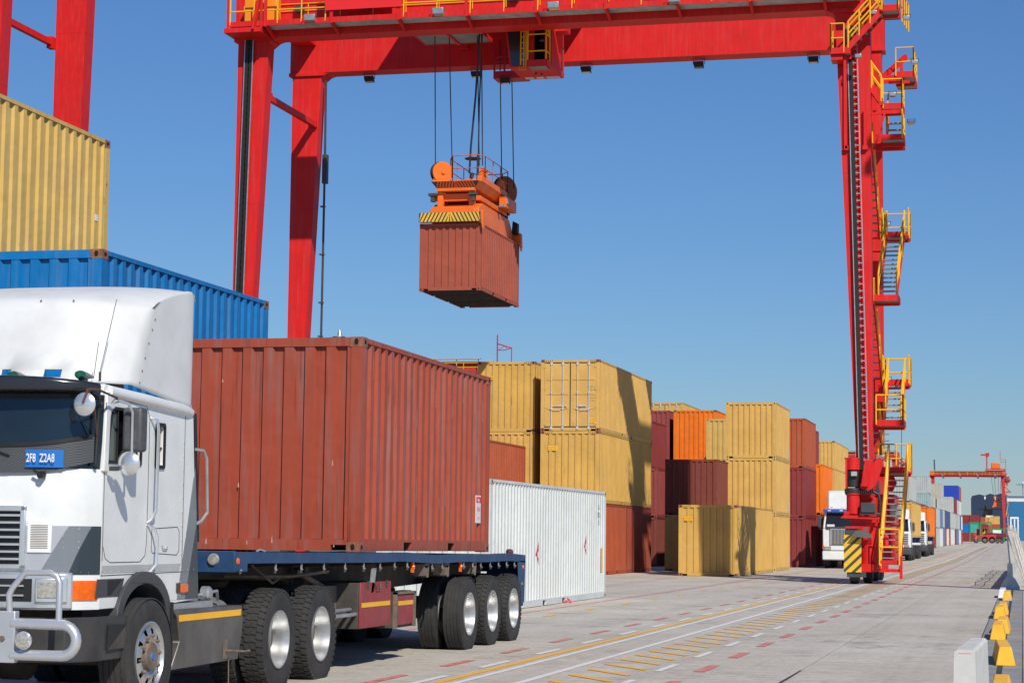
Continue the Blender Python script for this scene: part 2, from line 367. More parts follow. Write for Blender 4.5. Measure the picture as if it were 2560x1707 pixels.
# gutter strips beside the barrier line
M_GUT = mat('gutter_concrete', (.27, .27, .275), .9, var=.2, nscale=2, dirt=.3, bump=30); M_GUTD = mat('gutter_gap', (.05, .045, .04), .95, var=.3)
mb = MB(); mb.quadpts((-.65, 0, .004), (-.31, 0, .004), (-.33, 69, .004), (-.64, 69, .004)); struct(mb.build('gutter_slab', M_GUT))
mb = MB(); mb.quadpts((-.24, 0, .004), (-.03, 0, .004), (.02, 69, .004), (-.26, 69, .004)); struct(mb.build('gutter_slab', M_GUT))
mb = MB(); mb.quadpts((-.31, 0, .003), (-.24, 0, .003), (-.26, 69, .003), (-.33, 69, .003)); struct(mb.build('gutter_gap', M_GUTD))
mb = MB(); mb.quadpts((-.03, 0, .003), (-.01, 0, .003), (.035, 69, .003), (.02, 69, .003)); mb.quadpts((-.67, 0, .003), (-.65, 0, .003), (-.64, 69, .003), (-.655, 69, .003)); struct(mb.build('gutter_edge', M_GUTD))

# ---------------------------------------------------------------- containers
W2 = 1.219
def corr(a, b, pitch, flat, slope, depth):
    """profile across a wall between a and b: list of (u, depth)"""
    n = max(1, round((b-a)/pitch)); p = (b-a)/n; out = [(a, 0)]
    k = p/pitch
    for i in range(n):
        u = a+i*p; out += [(u+flat*k*.5, 0), (u+(flat*.5+slope)*k, -depth), (u+p-(flat*.5+slope)*k, -depth), (u+p-flat*k*.5, 0)]
    return out+[(b, 0)]
CACHE = {}
def cmesh(key, fn):
    if key not in CACHE: CACHE[key] = fn()
    return CACHE[key]
def side_mesh(L, H):
    mb = MB(); pr = corr(-L/2+.15, L/2-.15, .278, .10, .034, .038); z0, z1 = .15, H-.055
    for (u, d), (v, e) in zip(pr, pr[1:]): mb.quadpts((d, u, z0), (e, v, z0), (e, v, z1), (d, u, z1))
    return mb.mesh('side_wall')
def end_mesh(H):
    mb = MB(); pr = corr(-W2+.14, W2-.14, .262, .11, .022, .045); z0, z1 = .13, H-.10
    for (u, d), (v, e) in zip(pr, pr[1:]): mb.quadpts((u, -d, z0), (v, -e, z0), (v, -e, z1), (u, -d, z1))
    return mb.mesh('end_wall')
def frame_mesh(L, H):
    mb = MB(); l = L/2
    for sx in (-1, 1):
        for sy in (-1, 1):
            x0, x1 = sorted((sx*W2, sx*(W2-.145))); y0, y1 = sorted((sy*l, sy*(l-.14))); mb.box(x0, x1, y0, y1, .11, H-.11)
        x0, x1 = sorted((sx*W2, sx*(W2-.06))); mb.box(x0, x1, -l+.17, l-.17, H-.062, H-.004)
        # bottom rail with two fork pockets
        pk = (1.03,) if L < 8 else (1.03,)
        segs = [(-l+.17, -pk[0]-.17), (-pk[0]+.17, pk[0]-.17), (pk[0]+.17, l-.17)]
        x0, x1 = sorted((sx*(W2-.004), sx*(W2-.05)))
        for a, b in segs: mb.box(x0, x1, a, b, .012, .158)
        for q in (-1, 1):
            c = q*pk[0]; mb.box(x0, x1, c-.17, c+.17, .125, .158)
    for sy in (-1, 1):
        y0, y1 = sorted((sy*(l-.004), sy*(l-.06))); mb.box(-W2+.16, W2-.16, y0, y1, H-.11, H-.004)
        z = .145
        mb.box(-W2+.36, W2-.36, y0, y1, .012, z); mb.box(-W2+.16, -W2+.36, y0, y1, .085, z); mb.box(W2-.36, W2-.16, y0, y1, .085, z)
    return mb.mesh('frame')
def cast_mesh():
    mb = MB(); a, b, h = .162, .178, .118
    mb.box(-a, .004, 0-.004, b, 0, h)
    mb.cur = 1
    def ell(c, r1, r2, ax):
        pts = []
        for k in range(12):
            t = 2*PI*k/12; u, v = r1*math.cos(t), r2*math.sin(t)
            pts.append((c[0], c[1]+u, c[2]+v) if ax == 'X' else (c[0]+u, c[1], c[2]+v))
        mb.quadpts(*pts)
    ell((-a/2, -.0052, h/2), .028, .040, 'Y'); ell((.0052, b/2, h/2), .042, .030, 'X')  # flat dark ovals, no real holes; the shade inside is put into colour
    me = mb.mesh('corner_casting'); return me
def rooffloor(L, H):
    mb = MB(); n = int(L/.21)
    l = L/2-.06
    pr = corr(-l, l, .21, .09, .02, .02)
    for (u, d), (v, e) in zip(pr, pr[1:]): mb.quadpts((-W2+.05, u, H-.012+d), (W2-.05, u, H-.012+d), (W2-.05, v, H-.012+e), (-W2+.05, v, H-.012+e))
    return mb.mesh('roof')
def floor_mesh(L):
    mb = MB(); mb.box(-W2+.05, W2-.05, -L/2+.05, L/2-.05, .128, .15)
    y = -L/2+.35
    while y < L/2-.2: mb.box(-W2+.06, W2-.06, y-.02, y+.02, .025, .13); y += .30
    for c in (-1.03, 1.03):
        for q in (-.18, .18): mb.box(-W2+.05, W2-.05, c+q-.006, c+q+.006, .015, .13)
    return mb.mesh('floor')
def box_mesh_far(L, H):
    mb = MB(); l = L/2
    mb.box(-W2+.04, W2-.04, -l+.05, l-.05, .05, H-.03)
    for x in (-1, 1):
        for y in (-1, 1):
            x0, x1 = sorted((x*W2, x*(W2-.14))); y0, y1 = sorted((y*l, y*(l-.14))); mb.box(x0, x1, y0, y1, 0, H)
        x0, x1 = sorted((x*W2, x*(W2-.05))); mb.box(x0, x1, -l, l, H-.07, H-.004); mb.box(x0, x1, -l, l, .01, .16)
    for y in (-1, 1):
        y0, y1 = sorted((y*l, y*(l-.05))); mb.box(-W2+.14, W2-.14, y0, y1, H-.12, H-.006); mb.box(-W2+.14, W2-.14, y0, y1, .01, .14)
        pr = corr(-W2+.14, W2-.14, .262, .11, .022, .04)
        for (u, d), (v, e) in zip(pr, pr[1:]):
            Y = y*(l-.012); mb.quadpts((u, Y+y*d, .14), (v, Y+y*e, .14), (v, Y+y*e, H-.12), (u, Y+y*d, H-.12))
    for x in (-1, 1):
        pr = corr(-l+.14, l-.14, .278, .10, .034, .036)
        for (u, d), (v, e) in zip(pr, pr[1:]):
            X = x*(W2-.008); mb.quadpts((X+x*d, u, .15), (X+x*e, v, .15), (X+x*e, v, H-.07), (X+x*d, u, H-.07))
    return mb.mesh('shipping_container')
M_GASK = mat('door_gasket', (.02, .02, .022), .8)
M_LOCK = mat('lock_bar_white', (.62, .64, .68), .4, metal=.3, var=.1)
M_HAZB = mat('hazard_black', (.055, .057, .062), .5); M_HAZY = mat('hazard_yellow', (.80, .47, .02), .45, var=.05, dirt=.1)
def doors(root, H, m, l, sy=-1):
    y = sy*l
    for k in (-1, 1):
        a, b = sorted((k*.02, k*(W2-.15)))
        d = MB(); d.box(a, b, *sorted((y-sy*.03, y-sy*.06)), .19, H-.14)
        # raised frame and four recessed panels
        d.box(a, a+.07, *sorted((y-sy*.012, y-sy*.03)), .19, H-.14); d.box(b-.07, b, *sorted((y-sy*.012, y-sy*.03)), .19, H-.14)
        zz = [.19, .19+(H-.33)*.27, .19+(H-.33)*.50, .19+(H-.33)*.73, H-.14]
        for i in range(4):
            z0, z1 = zz[i], zz[i+1]; d.box(a+.07, b-.07, *sorted((y-sy*.012, y-sy*.03)), z0+(.0 if i == 0 else .0), z1-.075)
        do = d.build('door', m, root, (0, 0, 0))
        gk = MB()
        for bx in ((a-.012, a, .17, H-.12), (b, b+.012, .17, H-.12)): gk.box(bx[0], bx[1], *sorted((y-sy*.008, y-sy*.05)), bx[2], bx[3])
        gk.box(a, b, *sorted((y-sy*.008, y-sy*.05)), .17, .188); gk.box(a, b, *sorted((y-sy*.008, y-sy*.05)), H-.138, H-.12)
        gk.build('gasket', M_GASK, do, (0, 0, 0))
        for q in (.27, .72):
            x = k*(.02+(W2-.17)*(q)); lb = MB(); lb.tube([(x, y+sy*.022, .06), (x, y+sy*.022, H-.05)], .017, 8)
            for z in (.12, .9, 1.55, H-.17): lb.box(x-.05, x+.05, *sorted((y+sy*.03, y-sy*.012)), z-.05 if z in (.12, H-.17) else z-.02, z+.05 if z in (.12, H-.17) else z+.02)
            hz = 1.02 if q < .5 else .86
            lb.bar((x, y+sy*.045, hz), (x+(-.38 if (k > 0) == (q > .5) else .38)*1.0, y+sy*.045, hz), .025, .03); lb.box(x+.14-.03, x+.14+.03, *sorted((y+sy*.055, y+sy*.02)), hz-.04, hz+.05) if q < .5 else None
            lb.build('locking_bar', M_LOCK, do, (0, 0, 0))
        for z in (.30, .98, 1.72, H-.28):
            hg = MB(); x0, x1 = sorted((k*(W2-.22), k*(W2-.09))); hg.box(x0, x1, *sorted((y+sy*.006, y-sy*.02)), z-.04, z+.04); hg.build('hinge', m, do, (0, 0, 0))
def hazard_strips(root, H, l, sy=-1):
    y = sy*(l+.002)
    for s in (-1, 1):
        mb = MB(); a, b = sorted((s*(W2-.17), s*(W2-.50))); mb.cur = 1; mb.quadpts((a, y, H-.085), (b, y, H-.085), (b, y, H-.02), (a, y, H-.02)); mb.cur = 0
        for i in range(4):
            x = a+.015+i*.082; mb.quadpts((x, y-.001, H-.085), (x+.035, y-.001, H-.085), (x+.075, y-.001, H-.02), (x+.04, y-.001, H-.02))
        mb.build('hazard_strip', [M_HAZB, M_HAZY], root, (0, 0, 0))
CLIST = {}
def container(label, X, Y, Z, kind, L=6.058, H=2.591, end='wall', yaw=0., pitch=0., detail=2, group=None, cast=None, haz=False, zend=None):
    """X: outer right face, Y: near face, Z: bottom (world)"""
    loc = (X-W2, Y+L/2, Z); m = cont_mat(kind)
    if yaw == 0.: yaw = random.uniform(-.0025, .0025)
    if detail == 1:
        me = cmesh(('far', L, H), lambda: box_mesh_far(L, H)); o = bpy.data.objects.new('shipping_container', me); COL.objects.link(o); o.location = loc
        if not len(me.materials): me.materials.append(None)
        o.material_slots[0].link = 'OBJECT'; o.material_slots[0].material = m; o.rotation_euler = (pitch, 0, yaw)
        tag(o, label, 'shipping container', group); ROOTLOC[o.name] = loc; return o
    r = thing('shipping_container', label, 'shipping container', loc, yaw, group); r.rotation_euler = (pitch, 0, yaw)
    def part(nm, me, lc=(0, 0, 0), rz=0, ms=None, scale=None):
        o = bpy.data.objects.new(nm, me); COL.objects.link(o); o.parent = r; o.location = lc; o.rotation_euler = (0, 0, rz)
        if scale: o.scale = scale
        ms = ms or [m]
        while len(me.materials) < len(ms): me.materials.append(None)
        for i, mm in enumerate(ms): o.material_slots[i].link = 'OBJECT'; o.material_slots[i].material = mm
        return o
    part('frame', cmesh(('fr', L, H), lambda: frame_mesh(L, H)))
    sm = cmesh(('sd', L, H), lambda: side_mesh(L, H)); part('side_wall', sm, (W2-.008, 0, 0)); part('side_wall', sm, (-W2+.008, 0, 0), PI)
    em = cmesh(('en', H), lambda: end_mesh(H))
    if end == 'door': doors(r, H, m, L/2); part('end_wall', em, (0, L/2-.012, 0), PI)
    else: part('end_wall', em, (0, -L/2+.012, 0)); part('end_wall', em, (0, L/2-.012, 0), PI)
    part('roof', cmesh(('rf', L, H), lambda: rooffloor(L, H))); part('floor', cmesh(('fl', L), lambda: floor_mesh(L)), ms=[M_STEELD])
    cm = cmesh('cast', cast_mesh); cc = cast or m
    for zi in (0, H-.118):
        part('corner_casting', cm, (W2, -L/2, zi), 0, [cc, M_DARK]); part('corner_casting', cm, (-W2, -L/2, zi), 0, [cc, M_DARK], (-1, 1, 1))
        part('corner_casting', cm, (W2, L/2, zi), 0, [cc, M_DARK], (1, -1, 1)); part('corner_casting', cm, (-W2, L/2, zi), 0, [cc, M_DARK], (-1, -1, 1))
    if haz: hazard_strips(r, H, L/2)
    return r
def sticker(root, x, z, w_, h_, m, L, side='end', y=None, H=2.9, name='sticker'):
    """flat plate on the near end (x,z local) or on the right side (y,z local)"""
    mb = MB()
    if side == 'end': mb.box(x-w_/2, x+w_/2, -L/2-.004, -L/2+.010, z-h_/2, z+h_/2)
    else: mb.box(W2-.012, W2+.002, x-w_/2, x+w_/2, z-h_/2, z+h_/2)
    return mb.build(name, m, root, (0, 0, 0))
def ltext(root, txt, m, loc, size, side='end', sx=1., **k):
    rot = (PI/2, 0, 0) if side == 'end' else (PI/2, 0, PI/2)
    o = text(txt, m, root, (0, 0, 0), size, rot, sx=sx, **k); o.location = loc; return o

# -- nearest: on the trailer
TC = container('red-brown container riding on the blue flatbed trailer behind the white cab', -7.686, 23.718, 1.357, 'redbrown', yaw=-.007, pitch=-.0055, cast=M_CAST)
s = sticker(TC, 2.42, .62, .26, .40, M_SKYW, 6.058, 'side'); sm_ = sticker(TC, 2.42, .755, .25, .085, M_TXTR, 6.058, 'side', name='sticker_band'); sm_.location.x = .0012
ltext(TC, 'no', M_TXTW, (W2+.005, 2.42, .755), .10, 'side'); ltext(TC, 'EQUI', M_TXTR, (W2+.0035, 2.43, .62), .075, 'side'); ltext(TC, 'CH', M_TXTR, (W2+.0035, 2.43, .49), .045, 'side')
random.seed(3)
for k in range(16):
    i = random.randint(1, 20); yy = -3.029+.15+i*.2742+random.uniform(-.03, .03); z = random.uniform(.35, 2.1); h = random.uniform(.08, .45); w_ = random.uniform(.006, .016)
    mb = MB(); mb.quadpts((W2-.0072, yy, z), (W2-.0072, yy+w_, z+.02), (W2-.0072, yy+w_*.6, z+h), (W2-.0072, yy-.004, z+h*.8)); mb.build('paint_scratch', mat('bare_primer', (.50, .33, .26), .8, var=.3), TC, (0, 0, 0))
for k in range(9):
    xx = random.uniform(-1.0, 1.05); z = random.uniform(.2, 2.35) if k > 4 else random.uniform(.04, .10); h = random.uniform(.01, .09)
    mb = MB(); y_ = -3.029+.0035 if z < .14 else -3.029+.0115; xx = xx if z < .14 else -1.079+.262*.92*round((xx+1.079)/(.262*.92)); mb.quadpts((xx, y_, z), (xx+.02, y_, z+.004), (xx+.014, y_, z+h), (xx+.003, y_, z+h*.7)); mb.build('paint_chip', mat('bare_primer', (.50, .33, .26), .8, var=.3), TC, (0, 0, 0))
# -- stack behind the cab
B = container('blue container stacked behind the white cab roof under a tan one', -11.38, 24.19, 2.591, 'blue', cast=M_RUST)
ltext(B, 'I', M_TXTW, (W2+.001, 2.09, 1.66), .17, 'side'); ltext(B, 'P', M_TXTW, (W2+.001, 2.09, 1.47), .17, 'side')
for z in (1.60, 1.42): ltext(B, '7', M_TXTW, (W2+.001, 2.44, z), .15, 'side')
container('maroon container on the ground beneath the blue one, seen under the flatbed trailer', -11.38, 24.19, 0, 'maroon')
LY = container('tan container topmost at the left edge of the photo, above the blue one', -14.05, 24.0, 5.182, 'tan_worn', cast=M_CAST)
sticker(LY, 2.62, 1.30, .10, .10, M_SKYW, 6.058, 'side', name='white_paint_patch')
container('grey container hidden under the worn tan one at the left, second tier', -14.05, 24.0, 2.591, 'grey')
container('red-brown container hidden under the worn tan one at the left, on the ground', -14.05, 24.0, 0, 'redbrown_clean')
# -- white container on the ground
WC = container('white container lying on the concrete beside the trailer tail', -10.55, 41.1, 0, 'white', L=12.192, H=2.74, cast=mat('faded_white_casting', (.42, .38, .33), .7, var=.3, nscale=9, rust=.3))
for yy, zz in ((-1.78, 1.19), (3.5, 1.35)):
    mb = MB()
    for k in range(1): mb.quadpts((W2-.003, yy-.14, zz), (W2-.003, yy+.10, zz+.27), (W2-.003, yy+.10, zz-.27))
    mb.build('red_placard', M_TXTR, WC, (0, 0, 0)); mb = MB(); mb.quadpts((W2-.001, yy-.02, zz-.09), (W2-.001, yy+.09, zz-.09), (W2-.001, yy+.09, zz+.03), (W2-.001, yy-.02, zz+.03)); mb.build('placard_mark', M_TXTW, WC, (0, 0, 0))
sticker(WC, 5.62, .98, .13, .62, M_TAPE, 12.192, 'side')
for t_, z in (('U', 2.32), ('712', 2.12), ('11', 1.92)): ltext(WC, t_, M_TXTK, (W2+.001, 5.15, z), .19, 'side')
# -- hanging container
HC = container('brick-red container hanging in the air from the orange spreader', -19.84, 75.42, 10.83, 'redbrown_clean', yaw=-.004, cast=None)
# -- first block
Y1 = container('tan container with white door bars, topmost of the tall near stack', -16.46, 81.6, 5.79, 'tan', L=12.192, H=2.896, end='door', cast=M_CAST, haz=True)
sticker(Y1, .90, .43, .30, .19, M_TAPE, 12.192)
ltext(Y1, 'CAUTION', M_TXTK, (.90, -6.102, .47), .065); ltext(Y1, 'HIGH TRAILER', M_TXTK, (.90, -6.102, .39), .045)
for z, t_ in ((1.78, '30 480 KG'), (1.66, '3 980 KG'), (1.33, '26 500 KG'), (1.21, '76.2 CU M')): ltext(Y1, t_, mat('faded_letter', (.22, .22, .12), .7), (.90, -6.087, z), .085)
Y2 = container('tan container with corrugated end directly under the door-end one', -16.46, 81.6, 2.895, 'tan_rusty', L=12.192, H=2.896, cast=M_CAST, haz=True)
sticker(Y2, -.70, 2.20, .38, .20, M_TAPE, 12.192); ltext(Y2, 'CA UTION', M_TXTK, (-.70, -6.102, 2.24), .06); ltext(Y2, 'HIGH TRAILER', M_TXTK, (-.70, -6.102, 2.16), .045)
for q in (Y1, Y2):
    for z in (1.4, .55): sticker(q, 5.7, z+.1, .16, .16, M_TAPE, 12.192, 'side')
R1 = container('terracotta container at ground level just right of the white one', -16.46, 81.6, 0, 'terracotta', H=2.88)
container('brown-red container at ground level, far end of the tall tan stack', -16.46, 87.73, 0, 'redbrown', H=2.88)
YL1 = container('tan container atop the stack left of the door-end one', -19.3, 82.35, 5.79, 'tan_rusty', L=12.192, H=2.896, cast=M_CAST, haz=True)
sticker(YL1, -.74, 2.22, .36, .14, M_TAPE, 12.192); ltext(YL1, 'CA UTION', M_TXTK, (-.74, -6.102, 2.22), .07)
container('tan container second tier, left of the corrugated-end one', -19.3, 82.35, 2.895, 'tan', L=12.192, H=2.896, haz=True)
container('red-brown container hidden below the left tan stack', -19.3, 82.35, 0, 'redbrown_clean', L=12.192, H=2.88)
container('smooth brick-red container peeping out between the truck load and the tan stack', -19.6, 75.95, 2.6, 'terracotta', H=2.58)
container('maroon container on the ground hidden behind the white one', -19.6, 75.95, 0, 'maroon')
# -- second block
YF = container('long rusty-edged tan container on the ground in front of the triple tan stack', -11.2, 84.2, 0, 'tan_rusty', L=12.192, H=2.896, cast=M_CAST, haz=True)
sticker(YF, -.82, 2.32, .34, .17, M_TAPE, 12.192); ltext(YF, 'CA UTION', M_TXTK, (-.82, -6.102, 2.35), .055); ltext(YF, 'HIGH TRAILER', M_TXTK, (-.82, -6.102, 2.28), .04)
H3 = 2.693
names3 = ('tan container at the bottom of the triple stack behind the long ground one', 'tan container in the middle of the triple stack near the crane leg', 'tan container on top of the triple stack near the crane leg')
for i in range(3):
    q = container(names3[i], -11.4, 99.5, i*H3, 'tan', H=H3, cast=M_CAST if i == 9 else None)
    s = sticker(q, 2.6, .42 if i else .5, .16, .40, M_SKYW, 6.058, 'side'); ltext(q, 'no', M_TXTR, (W2+.004, 2.6, .55), .08, 'side')
names = ('dark maroon container at the bottom of the stack left of the waiting truck', 'plum-red container in the middle of the stack left of the waiting truck', 'brick-red container on top of the stack left of the waiting truck')
for i, k in enumerate(('maroon', 'maroon', 'terracotta')): container(names[i], -11.36, 113, i*H3, k, H=H3, cast=M_CAST if i == 2 else None)
container('dark brown-maroon container in half shade between the two tan stacks', -13.7, 95.6, 2.6, 'maroon_dark', H=2.582)
container('shaded tan container on the ground under the dark brown-maroon one', -13.7, 95.6, 0, 'tan_worn', H=2.591)
container('bright orange container on top, behind the dark brown-maroon one', -16.55, 115.3, 5.79, 'orange', L=12.192, H=2.896, haz=True, cast=M_CAST)
for i, k in enumerate(('redbrown_clean', 'maroon')): container('%s container hidden below the bright orange one' % ('red-brown' if i == 0 else 'maroon, second tier,'), -16.55, 115.3, i*2.895, k, H=2.88, L=12.192)
container('olive-tan container squeezed between the orange one and the triple stack', -13.6, 108, 5.18, 'tan_worn', H=2.59)
container('grey container hidden below the squeezed olive-tan one, second tier', -13.6, 108, 2.59, 'grey', H=2.58)
container('blue container hidden below the squeezed olive-tan one, on the ground', -13.6, 108, 0, 'blue', H=2.58)
container('maroon container with smooth side, third tier, behind the tall tan stack', -19.25, 108.3, 5.18, 'maroon', H=2.59)
container('rose-red container under the smooth maroon one, second tier', -18.7, 108.3, 2.59, 'rosered', H=2.58)
container('dark container on the ground under the rose-red one', -18.7, 108.3, 0, 'maroon_dark', H=2.58)
M1 = container('maroon container with white lettering down its end, below the far tan door-end one', -19.26, 115.6, 5.79, 'rosered', L=12.192, H=2.896)
for i, ch in enumerate('GENST'): ltext(M1, ch, M_TXTW, (.32, -6.10, 2.05-.24*i), .24)
container('rose container below the lettered maroon one', -19.26, 115.6, 2.89, 'rosered', L=12.192, H=2.88)
container('maroon container below the rose one, on the ground', -19.26, 115.6, 0, 'maroon', L=12.192, H=2.88)
mY = container('tan container marked with a black m on its door end, farthest up', -21.5, 134.5, 7.77, 'tan', L=12.192, H=2.591, end='door', haz=True)
ltext(mY, 'm', M_TXTK, (-.93, -6.11, 1.98), .62, bold=.02); ltext(mY, '45 G1', mat('faded_letter', (.2, .2, .1)), (.75, -6.10, 1.98), .2)
for i, k in enumerate(('redbrown_clean', 'grey', 'maroon')): container(['red-brown bottom container hidden under the m-marked stack', 'grey second container hidden under the m-marked stack', 'maroon third container hidden under the m-marked stack'][i], -21.5, 134.5, i*2.59, k, L=12.192, H=2.58)
container('tan container on top, right of the brick-red stack and left of the crane leg', -12.67, 146.2, 5.79, 'tan', L=12.192, H=2.59, cast=M_CAST)
for i in (0, 1): container(('tan container hidden at ground level beyond the waiting truck', 'tan container hidden in the second tier beyond the waiting truck')[i], -12.67, 146.2, i*2.895, 'tan', L=12.192, H=2.88)
container('plain orange container showing its side behind the waiting truck', -11.0, 119.4, 2.95, 'orange', L=6.058, H=2.85)
container('mauve-maroon container under the plain orange one', -11.0, 119.4, 0, 'rosered', L=6.058, H=2.93)
container('tan container beyond the plain orange one, same tier', -10.9, 126, 2.95, 'tan', L=12.192, H=2.84)
container('dull red container beneath the tan one beyond the plain orange one', -10.9, 126, 0, 'terracotta', L=12.192, H=2.93)
container('plum container peeping over the plain orange one, third tier', -12.6, 128, 5.80, 'maroon', L=6.058, H=2.59)
container('brown container under the peeping plum one, second tier', -13.45, 128, 2.9, 'maroon_dark', L=6.058, H=2.88)
container('brown container under the peeping plum one, on the ground', -13.45, 128, 0, 'maroon_dark', L=6.058, H=2.88)

# ---------------------------------------------------------------- big truck
def wheel(parent, c, r=.52, w=.27, side=1, style='drive', rim_r=.30, n=48, front=False, rimmat=None):
    """c: centre of the outer tyre (world), side=+1: outer face towards +X. One 'wheel' with tyre, rim and hub"""
    x, y, z = c; s = side
    t = MB(); hw = w/2
    # casing
    t.lathe([(-hw*.86, rim_r*1.02), (-hw, r*.80), (-hw*.95, r*.93), (-hw*.80, r*.985), (-hw*.4, r*.992), (0, r*.993), (hw*.4, r*.992), (hw*.80, r*.985), (hw*.95, r*.93), (hw, r*.80), (hw*1.0, r*.70), (hw*.86, rim_r*1.02)], (x, y, z), 'X', n, close=False)
    if style == 'drive':
        k = 44
        for i in range(k):
            a0 = 2*PI*i/k; a1 = a0+2*PI/k*.62
            for j, (u0, u1) in enumerate(((-.90, -.52), (-.46, -.04), (.04, .46), (.52, .97))):
                o = (j % 2)*PI/k+(.0 if j < 2 else .05)
                pts = []
                for rr in (r*.965, r*1.012):
                    for (u, a) in ((u0, a0), (u1, a0), (u1, a1), (u0, a1)):
                        a += o+u*.05; rr2 = rr if abs(u) < .93 else rr*.978
                        pts.append((x+u*hw, y+math.cos(a)*rr2, z+math.sin(a)*rr2))
                t.hexa(pts[:4], pts[4:])
    else:
        for u0, u1 in ((-.88, -.60), (-.52, -.2), (-.13, .13), (.2, .52), (.60, .92)):
            t.lathe([(u0*hw, r*.985), (u0*hw+.002, r*1.006), (u1*hw-.002, r*1.006), (u1*hw, r*.985)], (x, y, z), 'X', n, close=False)
    R = MB(); m = rimmat or M_ALU
    e = s*hw
    if front:
        # disc wheel with hand holes: lathe dome with omitted sectors
        R.smooth = True; prof = [(e*.80, rim_r*1.03), (e*.98, rim_r*1.03), (e*1.0, rim_r*.985), (e*.75, rim_r*.93), (e*.70, rim_r*.90), (e*.86, rim_r*.84), (e*.98, rim_r*.66), (e*.94, rim_r*.55), (e*.86, rim_r*.50), (e*.82, 0.001)]
        N = 60; rings = []
        for a, rr in prof:
            b = len(R.v); rings.append(b)
            for k in range(N): th = 2*PI*k/N; R.v.append((x+a, y+math.cos(th)*rr, z+math.sin(th)*rr))
        for i in range(len(rings)-1):
            for k in range(N):
                if i == 5 and k % 6 in (0, 1): continue
                R.face([rings[i]+k, rings[i]+(k+1) % N, rings[i+1]+(k+1) % N, rings[i+1]+k])
        R.smooth = False
    else:
        R.lathe([(e*.80, rim_r*1.03), (e*.985, rim_r*1.03), (e*.99, rim_r*.97), (e*.62, rim_r*.93), (e*.30, rim_r*.90), (-e*.35, rim_r*.86), (-e*.72, rim_r*.80), (-e*.78, rim_r*.45), (-e*.80, .001)], (x, y, z), 'X', 40, close=False)
    wo = R.build('wheel', m, parent)
    ty = t.build('tyre', M_RUB, wo)
    h = MB()
    if front:
        h.lathe([(e*.84, .135), (e*1.12, .125), (e*1.14, .10), (e*1.14, .001)], (x, y, z), 'X', 24)
        for k in range(10):
            a = 2*PI*k/10+.15; h.lathe([(e*.80, .017), (e*1.12, .016), (e*1.17, .008)], (x, y+math.cos(a)*.185, z+math.sin(a)*.185), 'X', 8)
        h.build('hub', M_MUD, wo); b = MB(); b.lathe([(e*1.14, .035), (e*1.19, .03), (e*1.2, .001)], (x, y, z), 'X', 16); b.build('hub_cap', M_BLUEP, wo)
    else:
        h.lathe([(-e*.78, .15), (e*.02, .13), (e*.10, .11), (e*.12, .001)], (x, y, z), 'X', 24)
        for k in range(10):
            a = 2*PI*k/10; h.lathe([(-e*.80, .016), (-e*.60, .015), (-e*.58, .001)], (x, y+math.cos(a)*.185, z+math.sin(a)*.185), 'X', 8)
        h.build('hub', M_MUD, wo)
    return wo

TR = thing('semi_truck', 'nearest truck, white cab-over with grey slanted stripes and silver bull bar', 'truck', (-8.85, 17.5, 0))
XR, XL, XC = -7.65, -10.15, -8.90
half = [(-8.90, 15.97), (-8.3, 16.0), (-8.0, 16.055), (-7.85, 16.115), (-7.76, 16.19), (-7.695, 16.29), (-7.65, 16.41)]
def mir(p): return (2*XC-p[0], p[1])
FC = [mir(p) for p in half[::-1]][:-1]+half           # front curve, left to right
def fc_at(x):
    for (a, b), (c, d) in zip(FC, FC[1:]):
        if a <= x <= c: return b+(d-b)*(x-a)/(c-a)
    return FC[-1][1]
def fpatch(mb, xa, xb, z0, z1, off=.01, th=.01, shear=0, n=10, back=0):
    """curved slab following the front curve between xa and xb, proud by off"""
    cols = []
    for i in range(n+1):
        t = i/n; x = xa+(xb-xa)*t; y = fc_at(x); e = .004
        tx = 2*e; ty = fc_at(min(XR, x+e))-fc_at(max(XL, x-e)); l = math.hypot(tx, ty); nx, ny = ty/l, -tx/l
        cols.append((x+nx*off, y+ny*off+back, x+nx*(off-th), y+ny*(off-th)+back))
    b = len(mb.v)
    for i, c in enumerate(cols):
        za = z0 if not callable(z0) else z0(i/n); zb = z1 if not callable(z1) else z1(i/n)
        mb.v += [(c[0], c[1], za), (c[0], c[1], zb), (c[2], c[3], zb), (c[2], c[3], za)]
    for i in range(n):
        a = b+4*i
        for k in range(4): mb.face([a+k, a+(k+1) % 4, a+4+(k+1) % 4, a+4+k])
    mb.face([b, b+1, b+2, b+3]); mb.face([b+4*n+3, b+4*n+2, b+4*n+1, b+4*n]); return mb
# cab shell: front skin, side panels, roof, back
cb = MB()
cb.smooth = True
rows = [(.93, 0.), (1.22, 0.), (1.7, 0.), (2.10, 0.), (2.12, .01)]
for j, (z, dy) in enumerate(rows):
    for p in FC: cb.v.append((p[0], p[1]+dy, z))
nf = len(FC)
for j in range(len(rows)-1):
    for i in range(nf-1): a = j*nf+i; cb.face([a, a+1, a+nf+1, a+nf])
cb.smooth = False
